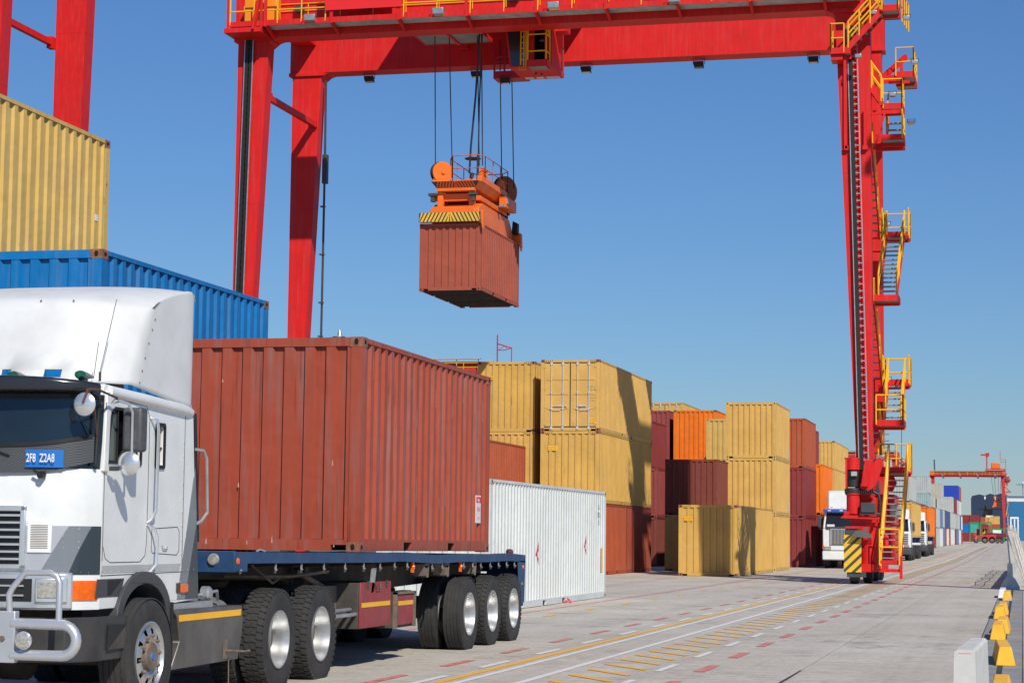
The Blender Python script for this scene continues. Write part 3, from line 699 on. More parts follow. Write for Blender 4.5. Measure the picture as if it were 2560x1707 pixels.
# right and left side with window and wheel arch openings
arch = [(17.27+.62*math.cos(math.radians(a)), .62+.62*math.sin(math.radians(a))) for a in range(180, -1, -12)]
arch = [(max(16.75, min(17.90, p[0])), p[1]) for p in arch]
side = [(16.41, .93), (16.72, .93)]+[(q[0], q[1]) for q in arch if q[1] > .93]+[(17.86, .93), (18.60, .96), (18.40, 2.74), (16.50, 2.79), (16.47, 2.4), (16.41, 2.12)]
win = [(16.455, 2.19), (17.18, 2.19), (17.20, 2.60), (17.12, 2.66), (16.62, 2.66), (16.55, 2.60)]
swin = [(17.52, 2.20), (17.68, 2.20), (17.68, 2.55), (17.52, 2.55)]
cb.prism(side, 'X', XR-.035, XR, [win, swin]); cb.prism(side, 'X', XL, XL+.035, [win, swin])
cb.hexa([(XL, 18.56, .96), (XR, 18.56, .96), (XR, 18.60, .96), (XL, 18.60, .96)], [(XL, 18.36, 2.75), (XR, 18.36, 2.75), (XR, 18.40, 2.75), (XL, 18.40, 2.75)])
cb.prism([(16.40, 2.76), (18.40, 2.70), (18.40, 2.76), (16.44, 2.86)], 'X', XL+.02, XR-.02)
cb.box(XL+.1, XR-.1, 16.6, 18.5, .95, .99)
cab = cb.build('cab', M_WHITE, TR, bevel=.006, seg=2)
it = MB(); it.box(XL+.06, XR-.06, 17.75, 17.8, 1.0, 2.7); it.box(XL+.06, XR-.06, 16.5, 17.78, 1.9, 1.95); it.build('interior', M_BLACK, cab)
sb = MB(); sb.box(-8.15, -7.72, 17.25, 17.40, 1.9, 2.45); sb.box(-8.10, -7.78, 17.28, 17.36, 2.45, 2.58); sb.build('seat', M_DGREY, cab, bevel=.02)
# cab roof edge (rain gutter roll)
rl = MB(); rl.tube([(XR-.03, 16.52, 2.80), (XR-.005, 17.2, 2.775), (XR-.005, 18.15, 2.735), (XR-.03, 18.33, 2.72)], .055, 10); rl.build('roof_gutter', M_WHITE, cab)
# windscreen and black surround
ws = MB(); ws.smooth = True
for z, dy, sh in ((2.10, .012, .0), (2.35, .02, .01), (2.60, .05, .02), (2.80, .08, .03)):
    for p in FC: ws.v.append((XC+(p[0]-XC)*(1-sh*.3), p[1]+dy, z))
for j in range(3):
    for i in range(nf-1): a = j*nf+i; ws.face([a, a+1, a+nf+1, a+nf])
ws.build('windscreen', M_GLASS, cab)
for s in (1, -1):
    pl = MB(); xx = XR-.015 if s > 0 else XL+.015
    pl.bar((xx, 16.425, 2.10), (xx-s*.02, 16.50, 2.80), .075, .09); pl.build('windscreen_pillar', M_WHITE, cab, bevel=.01)
fr = MB(); fr.tube([(p[0]*.999-.0088, p[1]-.002, 2.80) for p in FC[2:-2]]+[(-7.66, 16.32, 2.72), (-7.655, 16.29, 2.45), (-7.655, 16.27, 2.15)], .018, 8); fr.build('windscreen_seal', M_BLACK, cab)
mesh_ = MB()
fpatch(mesh_, -10.05, -7.70, lambda t: 2.08+.10*abs(2*t-1)**6, lambda t: 2.31+.09*abs(2*t-1)**5, .035, .012, n=30)
mm_ = bpy.data.materials.new('insect_mesh'); mm_.use_nodes = True
_n = mm_.node_tree.nodes; _l = mm_.node_tree.links; _p = _n['Principled BSDF']; _p.inputs['Base Color'].default_value = (.03, .032, .036, 1); _p.inputs['Roughness'].default_value = .6
_t = _n.new('ShaderNodeTexCoord'); _c = _n.new('ShaderNodeTexChecker'); _c.inputs['Scale'].default_value = 90; _c.inputs['Color1'].default_value = (.02, .022, .025, 1); _c.inputs['Color2'].default_value = (.11, .12, .13, 1)
_l.new(_t.outputs['Object'], _c.inputs[0]); _l.new(_c.outputs[0], _p.inputs['Base Color'])
mesh_.build('insect_screen', mm_, cab)
b_ = MB(); fpatch(b_, -10.03, -7.71, lambda t: 2.295+.09*abs(2*t-1)**5, lambda t: 2.325+.09*abs(2*t-1)**5, .045, .02, n=30); b_.build('screen_rail', M_BLACK, cab)
v_ = MB(); fpatch(v_, -10.08, -7.70, 2.77, lambda t: 2.90-.05*abs(2*t-1)**4, .14, .19, n=24); v_.build('sun_visor', mat('visor_black', (.018, .019, .023), .25, coat=.5), cab, bevel=.03, seg=3)
lp = MB(); fpatch(lp, -8.17, -7.87, 2.125, 2.275, .055, .008, n=6); pn = lp.build('number_board', M_BLUEP, cab)
o = text('2F8  Z2A8', M_TXTW, pn, (-8.02, fc_at(-8.02)-.082, 2.20), .100, (PI/2, 0, math.radians(11)), sx=.56, bold=.001)
# wiper
wp = MB(); wp.tube([(-8.02, 15.98, 2.06), (-8.08, 15.965, 2.10)], .012, 6); wp.tube([(-8.3, 15.955, 2.22), (-8.95, 15.93, 2.44)], .008, 6); wp.lathe([(-.03, .03), (.03, .03)], (-8.02, 16.0, 2.06), 'Y', 10); wp.build('wiper', M_BLACK, cab)
wg = MB(); wg.box(-8.62, -8.50, 15.90, 15.95, 2.17, 2.24); wg.build('orange_tag', M_ORG, cab, bevel=.02)
# stripes
sp = MB(); fpatch(sp, -8.16, -7.655, 1.225, 1.635, .0025, .004, n=20); sp.build('pale_stripe', M_S1, cab)
def slant(name, m, xb0, xb1, xt0, xt1, z0, z1, off):
    mb = MB(); N = 8
    def pt(x, z): y = fc_at(x); e = .004; ty = fc_at(min(XR, x+e))-fc_at(x-e); l = math.hypot(2*e, ty); return (x+ty/l*off, y-2*e/l*off, z)
    for i in range(N):
        for j in range(10):
            def P(a, b): z = z0+(z1-z0)*a; x0 = xb0+(xt0-xb0)*a; x1 = xb1+(xt1-xb1)*a; return pt(x0+(x1-x0)*b, z)
            a, c = i/N, (i+1)/N; u, v = j/10, (j+1)/10; mb.quadpts(P(a, u), P(a, v), P(c, v), P(c, u))
    mb.build(name, m, cab)
slant('mid_stripe', M_S2, -8.04, -7.82, -7.82, -7.69, 1.226, 1.634, .0045)
slant('slate_stripe', M_S3, -7.82, -7.652, -7.69, -7.652, 1.226, 1.634, .006)
def sidepoly(name, m, pts, off=.003, th=.004, par=None): mb = MB(); mb.prism(pts, 'X', XR+off-th, XR+off); return mb.build(name, m, par or cab)
sidepoly('grey_band', mat('band_grey', (.42, .44, .44), .35), [(16.43, 1.235), (18.12, 1.235), (18.16, 1.30), (16.43, 1.30)])
sidepoly('pale_stripe', M_S1, [(17.93, .965), (18.10, .965), (18.40, 2.10), (18.46, 2.15), (18.51, 1.75), (18.25, .965)], .002)
sidepoly('mid_stripe', M_S2, [(18.08, .965), (18.30, .965), (18.52, 1.62), (18.45, 2.20)], .0035)
sidepoly('slate_stripe', M_S3, [(18.27, .965), (18.595, .965), (18.515, 1.70)], .005)
# body seams
sm = MB()
def seam(pts, close=False): sm.tube(pts+([pts[0]] if close else []), .0035, 4)
xs_ = XR+.001
seam([(xs_, 16.44, 1.34), (xs_, 16.44, 2.7)]); seam([(xs_, 16.45, 1.46), (xs_, 16.50, 1.36), (xs_, 16.60, 1.325), (xs_, 17.22, 1.325), (xs_, 17.33, 1.38), (xs_, 17.36, 1.5), (xs_, 17.36, 2.62), (xs_, 17.28, 2.72), (xs_, 16.6, 2.74), (xs_, 16.47, 2.66)])
seam([(xs_, 16.42, 1.215), (xs_, 18.56, 1.225)]); seam([(xs_, 18.18, 1.0), (xs_, 18.18, 2.7)])
seam([(xs_, 17.47, 1.62), (xs_, 17.47, 1.42), (xs_, 17.50, 1.40), (xs_, 18.05, 1.38), (xs_, 18.10, 1.42), (xs_, 18.10, 1.60), (xs_, 18.05, 1.64)], True)
sm.build('panel_seams', M_DGREY, cab)
dl = MB()
for a, b in zip(win, win[1:]+win[:1]): dl.tube([(XR+.002, a[0], a[1]), (XR+.002, b[0], b[1])], .014, 6)
dl.build('window_seal', M_BLACK, cab)
qg = MB(); qg.prism([(16.46, 2.2), (16.68, 2.2), (16.68, 2.655), (16.62, 2.655), (16.555, 2.59)], 'X', XR-.02, XR-.014); qg.build('quarter_glass', mat('smoky_glass', (.10, .12, .10), .08, spec=.7), cab)
qd = MB(); qd.box(XR-.02, XR+.003, 16.68, 16.695, 2.19, 2.66); qd.build('window_post', M_BLACK, cab)
sf = MB(); R_ = [(17.49, 2.19), (17.51, 2.165), (17.69, 2.165), (17.71, 2.19), (17.71, 2.56), (17.69, 2.585), (17.51, 2.585), (17.49, 2.56)]
sf.prism(R_, 'X', XR-.002, XR+.014, [swin]); sf.build('side_vent_frame', M_BLACK, cab); sg = MB(); sg.box(XR-.05, XR-.04, 17.5, 17.7, 2.18, 2.57); sg.box(XR-.04, XR-.01, 17.5, 17.7, 2.35, 2.365); sg.build('side_vent_glass', mat('vent_olive', (.09, .085, .07), .3), cab)
# grab handles
def handle(name, pts, r=.014, m=M_CHROME): mb = MB(); mb.tube(pts, r, 8); return mb.build(name, m, cab)
handle('grab_handle', [(XR, 17.37, 2.62), (XR+.06, 17.40, 2.60), (XR+.065, 17.42, 2.50), (XR+.06, 17.42, 1.78), (XR+.03, 17.39, 1.70), (XR, 17.36, 1.67)])
handle('grab_handle', [(XR, 17.36, 1.66), (XR+.05, 17.42, 1.62), (XR+.065, 17.46, 1.54), (XR+.06, 17.45, 1.30), (XR+.03, 17.40, 1.24), (XR, 17.37, 1.22)], .013)
handle('grab_handle', [(XR, 18.42, 2.38), (XR+.06, 18.50, 2.37), (XR+.07, 18.56, 2.30), (XR+.065, 18.62, 1.78), (XR+.03, 18.56, 1.70), (XR, 18.50, 1.67)], .015, M_GALV)
lk = MB(); lk.tube([(XR+.005, 17.70, 1.47), (XR+.012, 17.71, 1.435), (XR+.012, 17.80, 1.435), (XR+.005, 17.82, 1.46)], .006, 6); lk.build('locker_handle', M_GALV, cab)
rv = MB()
for y in [16.5+.14*i for i in range(15)]: rv.lathe([(0, .008), (.006, .006)], (XR, y, 1.24), 'X', 6)
for z in [1.0+.13*i for i in range(12)]: rv.lathe([(0, .008), (.006, .006)], (XR, 18.16, z), 'X', 6)
for x in (-7.74, -7.70, -7.66, -7.63): rv.lathe([(-.006, .007), (0, .007)], (x, fc_at(x), 1.245), 'Y', 6)
rv.build('rivets', M_GALV, cab)
dk = MB(); dk.hexa([(XL+.05, 18.56, 1.5), (XR-.01, 18.56, 1.5), (XR-.01, 18.62, 1.5), (XL+.05, 18.62, 1.5)], [(XL+.05, 18.42, 2.72), (XR-.01, 18.42, 2.72), (XR-.01, 18.48, 2.72), (XL+.05, 18.48, 2.72)]); dk.build('rear_seal', M_BLACK, cab)
# fender arch lip
fa = MB()
o_ = [(17.30+.60*math.cos(math.radians(a)), .80+.44*math.sin(math.radians(a))) for a in range(-8, 189, 9)]; i_ = [(17.30+.49*math.cos(math.radians(a)), .80+.33*math.sin(math.radians(a))) for a in range(188, -9, -9)]
fa.prism(o_+i_, 'X', XR-.30, XR+.035); fa.build('fender_arch', M_DGREY, cab, bevel=.01)
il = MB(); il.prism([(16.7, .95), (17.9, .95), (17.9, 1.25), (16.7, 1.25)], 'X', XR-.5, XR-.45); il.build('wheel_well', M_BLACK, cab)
# lower front corner: turn lamp, black slot
tl = MB(); fpatch(tl, -7.80, -7.662, 1.01, 1.175, .012, .02, n=8); tl.build('turn_lamp', M_AMBER, cab)
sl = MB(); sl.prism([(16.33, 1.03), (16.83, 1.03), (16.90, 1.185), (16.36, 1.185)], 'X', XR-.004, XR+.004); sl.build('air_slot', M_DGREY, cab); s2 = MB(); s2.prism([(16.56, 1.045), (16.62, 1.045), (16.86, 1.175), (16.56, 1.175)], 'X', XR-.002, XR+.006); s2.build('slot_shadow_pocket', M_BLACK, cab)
# grille
gr = MB(); 
for z0, z1 in ((1.27, 1.31), (1.755, 1.80)): fpatch(gr, -9.54, -8.155, z0, z1, .05, .05, n=14)
for xa in (-9.54, -8.20): fpatch(gr, xa, xa+.045, 1.27, 1.80, .05, .05, n=2)
gr.build('grille', M_CHROME, cab, bevel=.008)
gb = MB(); fpatch(gb, -9.5, -8.2, 1.30, 1.77, .012, .012, n=14); gb.build('grille_backing', M_BLACK, cab)
gs = MB()
for i in range(7): z = 1.345+i*.061; fpatch(gs, -9.5, -8.2, z, z+.018, .045, .02, n=14)
gs.build('grille_slats', M_CHROME, cab)
vp = MB(); fpatch(vp, -8.145, -7.945, 1.405, 1.685, .016, .016, n=6); vp.build('intake_plate', M_WHITE, cab, bevel=.012)
vs = MB()
for i in range(14): z = 1.445+i*.0145; fpatch(vs, -8.115, -7.975, z, z+.006, .0185, .004, n=4)
vs.build('intake_slots', M_MUD, cab)
# headlamp band
hb = MB(); fpatch(hb, -9.93, -7.79, .93, 1.245, .05, .05, n=30); hb.build('headlamp_panel', M_CHROME, cab, bevel=.02)
hk = MB(); fpatch(hk, -9.62, -8.08, 1.0, 1.19, .056, .01, n=20); hk.build('lower_grille', M_BLACK, cab)
hs = MB()
for z in (1.05, 1.13): hs.tube([(x, fc_at(x)-.07, z) for x in (-9.5, -9.2, -8.85, -8.5, -8.13)], .010, 6)
hs.build('lower_grille_bars', M_CHROME, cab)
for k in (-1, 1):
    xa = -8.05 if k > 0 else -9.87; hl = MB(); fpatch(hl, xa, xa+.22, .99, 1.20, .075, .03, n=4); q = hl.build('headlamp_bezel', M_CHROME, cab, bevel=.012)
    hl = MB(); fpatch(hl, xa+.025, xa+.185, 1.03, 1.165, .083, .012, n=4); hl.build('headlamp', M_WLENS, q, bevel=.01)
# bumper (black, wraps the corner) with step pocket
bp = MB(); bc = [(-10.12, 16.75), (-10.10, 16.2), (-9.95, 15.98), (-9.5, 15.88), (-8.85, 15.85), (-8.2, 15.88), (-7.75, 15.98), (-7.60, 16.2), (-7.58, 16.83)]
for j, z in enumerate((.50, .87)):
    for q in bc: bp.v.append((q[0], q[1], z))
    for q in bc: bp.v.append((XC+(q[0]-XC)*.965, q[1]+.05, z))
m_ = len(bc)
for i in range(m_-1):
    a = i; bp.face([a, a+1, a+1+2*m_, a+2*m_]); bp.face([m_+i, m_+i+2*m_, m_+i+1+2*m_, m_+i+1]); bp.face([2*m_+i, 2*m_+i+1, 3*m_+i+1, 3*m_+i]); bp.face([i, m_+i, m_+i+1, i+1])
bp.face([m_-1, 2*m_-1, 4*m_-1, 3*m_-1]); bp.face([0, 2*m_, 3*m_, m_])
bump = bp.build('bumper', mat('bumper_black', (.035, .036, .038), .42, var=.3, dirt=.35, nscale=3), TR, bevel=.01)
po = MB(); po.prism([(16.42, .58), (16.80, .58), (16.80, .79), (16.45, .80)], 'X', -7.579, -7.572); po.build('step_pocket', M_BLACK, bump); pi = MB(); pi.prism([(16.44, .59), (16.79, .59), (16.79, .775)], 'X', -7.573, -7.569); pi.build('step_plate', M_STEELD, bump)
# bull bar
bbm = MB(); y = 15.62
bbm.tube(arcpts(-7.66, .70, .125, 90, -90, 10, lambda a, b: (a, y, b)) if 0 else [(-8.05, y, .835), (-7.60, y, .83)]+[(-7.60+.125*math.sin(t), y, .705+.125*math.cos(t)) for t in [PI*i/10 for i in range(1, 10)]]+[(-7.60, y, .58), (-8.05, y, .58)], .044, 12)
bbm.tube([(-8.075, y, .93), (-8.085, y, 1.07), (-8.05, y, 1.13), (-7.96, y, 1.235), (-7.93, y, 1.25), (-7.72, y, 1.25), (-7.66, y, 1.225), (-7.635, y, 1.17), (-7.635, y, .85)], .026, 12)
bbm.tube([(-9.65, y, .83), (-10.10, y, .83)]+[(-10.10-.125*math.sin(t), y, .705+.125*math.cos(t)) for t in [PI*i/10 for i in range(1, 10)]]+[(-10.10, y, .58), (-9.65, y, .58)], .044, 12)
bbm.tube([(-9.625, y, .93), (-9.615, y, 1.07), (-9.74, y, 1.235), (-9.98, y, 1.25), (-10.06, y, 1.17), (-10.06, y, .85)], .026, 12)
bbm.box(-9.69, -8.01, y-.03, y+.05, .515, .935)
bbm.box(-8.30, -8.2, y+.05, 16.0, .6, .68); bbm.box(-9.5, -9.4, y+.05, 16.0, .6, .68)
bull = bbm.build('bull_bar', M_BULL, TR, bevel=.008)
fg = MB(); fg.lathe([(-.03, .001), (-.02, .066), (0, .076), (.05, .058), (.07, .02)], (-7.915, 15.56, .70), 'Y', 20); f_ = fg.build('fog_lamp', M_CHROME, bull); f2 = MB(); f2.lathe([(-.034, .001), (-.026, .06), (-.018, .064)], (-7.915, 15.558, .70), 'Y', 20); f2.build('lens', M_WLENS, f_)
bl = MB(); bl.lathe([(-.012, .022), (0, .026)], (-8.12, 15.59, .71), 'Y', 12); bl.build('bolt', M_MUD, bull)
# mirrors
mr = MB(); mr.box(-7.565, -7.38, 16.58, 16.72, 2.28, 2.665); mh = mr.build('mirror_housing', mat('mirror_grey', (.075, .078, .085), .5, var=.3, dirt=.1, nscale=20), cab, bevel=.03, seg=3)
mr = MB(); mr.tube([(-7.60, 16.48, 2.70), (-7.52, 16.42, 2.71), (-7.47, 16.50, 2.69), (-7.46, 16.56, 2.62), (-7.46, 16.57, 2.20), (-7.50, 16.55, 2.14), (-7.60, 16.50, 2.13)], .013, 8); mr.build('mirror_arm', M_CHROME, cab)
mr = MB(); mr.lathe([(-.035, .001), (-.03, .055), (-.005, .100), (0, .104), (.02, .08)], (-7.44, 16.47, 2.175), 'Y', 28); mr.build('wide_mirror', M_CHROME, cab)
mr = MB(); mr.lathe([(-.03, .001), (-.025, .055), (-.004, .096), (0, .10), (.012, .08)], (-7.635, 15.98, 2.655), 'Y', 28); rm = mr.build('round_mirror', M_CHROME, cab)
mr = MB(); mr.tube([(-7.635, 15.94, 2.66), (-7.60, 15.96, 2.78), (-7.57, 16.10, 2.785), (-7.58, 16.50, 2.74)], .011, 6); mr.tube([(-7.60, 15.96, 2.78), (-7.60, 16.1, 2.62), (-7.66, 16.30, 2.36)], .008, 6); mr.build('mirror_bracket', mat('rusty_bracket', (.12, .05, .04), .6), cab)
mb = MB(); mb.prism([(-7.60, 2.11), (-7.53, 2.11), (-7.53, 2.15), (-7.60, 2.15)], 'Y', 16.42, 16.47); mb.build('mirror_foot', M_DGREY, cab)
# marker lamps on the roof edge
for x in (-10.04, -9.42, -8.38, -7.76):
    q = MB(); q.lathe([(-.045, .001), (-.035, .028), (0, .040), (.10, .034), (.22, .016), (.28, .001)], (x, 16.14, 2.915), 'Y', 16); mk = q.build('marker_lamp', M_DGREY if 0 else mat('lamp_grey', (.20, .21, .20), .4), cab)
    q = MB(); q.lathe([(-.055, .001), (-.045, .029), (-.01, .041), (.03, .041)], (x, 16.135, 2.915), 'Y', 16); q.build('lens', M_GREEN, mk); q = MB(); q.box(x-.02, x+.02, 16.15, 16.25, 2.84, 2.89); q.build('foot', M_DGREY, mk)
# aerials
ae = MB(); ae.tube([(-7.70, 16.40, 2.88), (-7.70, 16.40, 2.96)], .012, 6); ae.tube([(-7.70, 16.40, 2.96), (-7.62, 16.52, 3.60)], .003, 5); ae.tube([(-7.76, 16.40, 2.90), (-7.74, 16.44, 3.22)], .003, 5); ae.build('aerial', M_DGREY, cab)
# roof fairing (fibreglass shell, open at the back) with two see-through holes
fs = MB(); fs.smooth = True
xsn = [-10.05, -10.0, -9.9, -9.67, -9.52, -9.2, -8.9, -8.675, -8.585, -8.28, -8.13, -7.95, -7.86, -7.79, -7.73, -7.685, -7.655]
def fy(x, z):
    t = (z-2.9)/.95; u = abs(x-XC)/1.195
    return 16.45+.40*t+.12*t*t+.42*u**4.5
zr = [2.89, 2.925, 3.0, 3.17, 3.34, 3.50, 3.58, 3.64, 3.675]
top = lambda x: 3.68-.05*(abs(x-XC)/1.195)**3
rowsf = []
for z in zr:
    r = []
    for x in xsn:
        zz = z if z < 3.56 else z-(z-3.56)/.115*(3.675-top(x)); r.append((x, fy(x, zz)+{3.64: .02, 3.675: .07}.get(z, 0), zz)); fs.v.append(r[-1])
    rowsf.append(r)
nx = len(xsn)
for j in range(len(zr)-1):
    for i in range(nx-1):
        if j == 1 and xsn[i] in (-8.28, -8.675, -9.67): continue
        a = j*nx+i; fs.face([a, a+1, a+nx+1, a+nx])
# roof sheet and side walls
tks = [.12, .30, .55, .80, .90, .965, 1.0]
zsr = [3.74, 3.80, 3.87, 3.915, 3.92, 3.90, 3.85]
b0 = len(fs.v)
for q, zq in zip(tks, zsr):
    for i_, x in enumerate(xsn): u = abs(x-XC)/1.195; y_ = rowsf[-1][i_][1]; fs.v.append((x, y_+(18.37-y_)*q, zq-.05*u**3))
prev = (len(zr)-1)*nx
for k in range(len(tks)):
    cur = b0+k*nx
    for i in range(nx-1): fs.face([prev+i, prev+i+1, cur+i+1, cur+i])
    prev = cur
def sidew(x, sgn):
    edge = -1 if sgn > 0 else 0
    fr_ = [rowsf[j][edge] for j in range(len(zr))]
    yt = [fr_[-1][1]]+[fr_[-1][1]+(18.37-fr_[-1][1])*q for q in tks]; N = len(yt)-1; base = len(fs.v); cols = []; zt_ = [fr_[-1][2]]+[q-.05 for q in zsr]
    for k in range(N+1):
        t = (yt[k]-yt[0])/(yt[-1]-yt[0]); col = []; zb = 2.89-.135*min(1, t*1.05)
        for j in range(len(zr)):
            f = fr_[j]; h = (f[2]-fr_[0][2])/(fr_[-1][2]-fr_[0][2]); col.append((x-sgn*.03*max(0, (t-.9)*10)**2, f[1]+(18.40-f[1])*t if j < len(zr)-1 else yt[k], zb+(zt_[k]-zb)*h))
        cols.append(col); fs.v.extend(col)
    m = len(zr)
    for k in range(N):
        for j in range(m-1): a = base+k*m+j; fs.face([a, a+m, a+m+1, a+1])
sidew(-7.655, 1); sidew(-10.05, -1)
fs.smooth = False
fair = fs.build('roof_fairing', M_WHITEA, TR)
bm = bmesh.new(); bm.from_mesh(fair.data); bmesh.ops.remove_doubles(bm, verts=bm.verts, dist=.004); bmesh.ops.recalc_face_normals(bm, faces=bm.faces)
for f in bm.faces: f.smooth = True
bm.to_mesh(fair.data); bm.free()
so = fair.modifiers.new('thickness', 'SOLIDIFY'); so.thickness = .012
fb = MB()
for z in (2.92, 3.03, 3.15, 3.29, 3.42, 3.52): fb.lathe([(0, .011), (.008, .009), (.01, .001)], (-7.656, fy(-7.655, z)+.16, z), 'X', 8)
for x in (-8.5, -8.2): fb.lathe([(-.006, .009), (.002, .009)], (x, fy(x, 3.62)+.02, 3.64), 'Y', 8)
fb.build('fairing_bolts', mat('rusty_bolt', (.30, .19, .11), .6), fair)
ft = MB(); ft.box(XR-.12, XR-.04, 18.30, 18.42, 2.72, 2.80); ft.build('fairing_foot', M_WHITE, fair)
bl_ = MB(); bl_.box(XL+.1, XR-.1, 16.9, 17.0, 2.8, 2.9); bl_.build('fairing_mount', M_STEELD, fair)
# running gear
wheel(TR, (-7.68, 17.27, .49), .515, .28, 1, 'rib', .30, front=True); wheel(TR, (-10.02, 17.27, .49), .515, .28, -1, 'rib', .30, front=True)
for y in (20.55, 21.88):
    wheel(TR, (-7.66, y, .49), .525, .27, 1, 'drive', .292); wheel(TR, (-8.00, y, .49), .525, .27, 1, 'drive', .292); wheel(TR, (-10.04, y, .49), .525, .27, -1, 'drive', .292); wheel(TR, (-9.70, y, .49), .525, .27, -1, 'drive', .292)
ch = MB(); ch.box(-9.3, -9.2, 16.4, 22.7, .72, .96); ch.box(-8.5, -8.4, 16.4, 22.7, .72, .96)
for y in (18.9, 20.0, 21.2, 22.5): ch.box(-9.2, -8.5, y, y+.12, .76, .92)
for y in (17.27, 20.55, 21.88): ch.lathe([(-.9, .09), (-.15, .10), (-.12, .24), (.12, .24), (.15, .10), (.9, .09)], (-8.85, y, .49), 'X', 16)
ch.box(-9.25, -8.45, 16.3, 17.9, .5, 1.0); ch.lathe([(0, .42), (.06, .46), (.10, .42)], (-8.85, 21.2, 1.0), 'Z', 24)
ch.build('chassis', M_STEELD, TR)
# side box (fuel tank cover)
tk = MB(); prof = [(17.94, .88), (19.66, .87), (19.70, .72), (19.66, .52), (19.58, .34), (17.90, .33), (18.10, .58), (18.03, .80)]
tk.prism(prof, 'X', -8.35, -7.61); tk.v = [(x+(.0 if z > .52 else -.0), y, z) for x, y, z in tk.v]
t1_ = tk.build('tank_cover', mat('cover_metal', (.16, .152, .145), .42, metal=.55, var=.35, nscale=3, dirt=.55, streak=.3), TR, bevel=.012)
ty_ = MB(); ty_.prism([(18.06, .765), (19.62, .770), (19.63, .83), (18.05, .825)], 'X', -7.612, -7.606); ty_.build('reflective_strip', M_TAPE, t1_)
fo = MB(); fo.tube([(-7.64, 19.22, .44), (-7.55, 19.22, .44), (-7.52, 19.5, .42), (-7.52, 19.66, .42)], .012, 6); fo.box(-7.66, -7.6, 19.18, 19.26, .36, .55); fo.tube([(-7.6, 19.3, .36), (-7.6, 19.31, .1)], .006, 5); fo.build('step_peg', M_MUD, t1_)
tank = MB(); tank.box(-8.3, -7.64, 18.0, 18.95, .87, .93); tank.lathe([(0, .30), (.9, .30)], (-7.98, 18.75, .66), 'Y', 20); tank.build('tank_top', M_GALV, t1_)
cp = MB(); cp.lathe([(-.04, .07), (.03, .07), (.05, .05)], (-7.75, 19.05, 1.0), 'X', 12); cp.tube([(-7.8, 18.9, .98), (-7.7, 19.2, 1.02), (-7.75, 19.35, .93)], .015, 6); cp.build('tank_cap', M_GALV, t1_)
im = MB(); im.box(XR, XR+.025, 18.14, 18.30, 1.03, 1.11); im.build('marker_lamp', M_AMBER, cab, bevel=.006); ib = MB(); ib.box(XR, XR+.01, 18.06, 18.14, 1.03, 1.12); ib.build('lamp_base', M_DGREY, cab)
mfl = MB(); mfl.box(-8.3, -7.6, 17.86, 17.9, .4, .95); mfl.build('inner_mudguard', M_BLACK, TR)

# ---------------------------------------------------------------- flatbed trailer
FT = thing('flatbed_trailer', 'blue-edged flatbed trailer with red toolboxes, hitched behind the nearest white truck', 'trailer', (-8.85, 25.5, 0))
TX, TL = -7.58, -10.12
bz = lambda y: 1.405-.0088*(y-19.2)+(.008*math.sin(y*2.3)+.009*math.sin(y*1.1) if y > 23.5 else 0)   # worn, slightly wavy edge
deck = MB(); N = 50
for s, x0, x1 in ((1, TX-.06, TX), (-1, TL, TL+.06)):
    deck = MB()
    for i in range(N):
        a = 19.38+(31.78-19.38)*i/N; b = 19.38+(31.78-19.38)*(i+1)/N
        ha = .115
        deck.hexa([(x0, a, bz(a)-ha), (x1, a, bz(a)-ha), (x1, b, bz(b)-ha), (x0, b, bz(b)-ha)], [(x0, a, bz(a)), (x1, a, bz(a)), (x1, b, bz(b)), (x0, b, bz(b))])
    if s > 0: deck.box(TX-.06, TX+.002, 19.40, 19.70, 1.205, 1.30)
    deck.build('side_rail', M_BEDB, FT)
hbd = MB(); hbd.box(TL, TX+.001, 19.34, 19.40, 1.20, 1.41); hb_ = hbd.build('headboard', M_BEDB, FT, bevel=.006)
q = MB(); q.lathe([(-.03, .001), (-.022, .05), (0, .062), (.01, .062)], (-7.80, 19.33, 1.325), 'Y', 20); q.build('white_lamp', M_WLENS, hb_)
q = MB(); q.lathe([(0, .036), (.012, .028), (.018, .001)], (-7.575, 19.42, 1.31), 'X', 16); q.build('side_lamp', M_AMBER, hb_)
fl = MB()
for i in range(40):
    a = 19.40+12.35*i/40; b = a+12.35/40; fl.hexa([(TL+.055, a, bz(a)-.06), (TX-.055, a, bz(a)-.06), (TX-.055, b, bz(b)-.06), (TL+.055, b, bz(b)-.06)], [(TL+.055, a, bz(a)-.012), (TX-.055, a, bz(a)-.012), (TX-.055, b, bz(b)-.012), (TL+.055, b, bz(b)-.012)])
fl.build('deck', mat('worn_deck', (.10, .07, .055), .9, var=.4, nscale=4), FT)
fm = MB()
for x in (-9.4, -8.4): fm.prism([(19.4, 1.33), (31.7, 1.22), (31.7, .95), (23.3, .82), (22.7, 1.05), (19.4, 1.12)], 'X', x, x+.12)
y = 19.6
while y < 31.6:
    z = bz(y)-.06
    for a, b in ((TX-.75, TX-.03), (TL+.03, TL+.75)): fm.hexa([(a, y, z-.12), (b, y, z-.05), (b, y+.06, z-.05), (a, y+.06, z-.12)], [(a, y, z), (b, y, z), (b, y+.06, z), (a, y+.06, z)])
    y += .95
for y in (28.2, 29.5, 30.8): fm.lathe([(-.95, .075), (.95, .075)], (-8.85, y, .49), 'X', 12); fm.box(-9.45, -9.3, y-.5, y+.5, .62, .72); fm.box(-8.4, -8.25, y-.5, y+.5, .62, .72)
fm.box(-9.9, -8.3, 22.9, 23.02, .40, 1.2)
fm.build('frame', M_STEELD, FT)
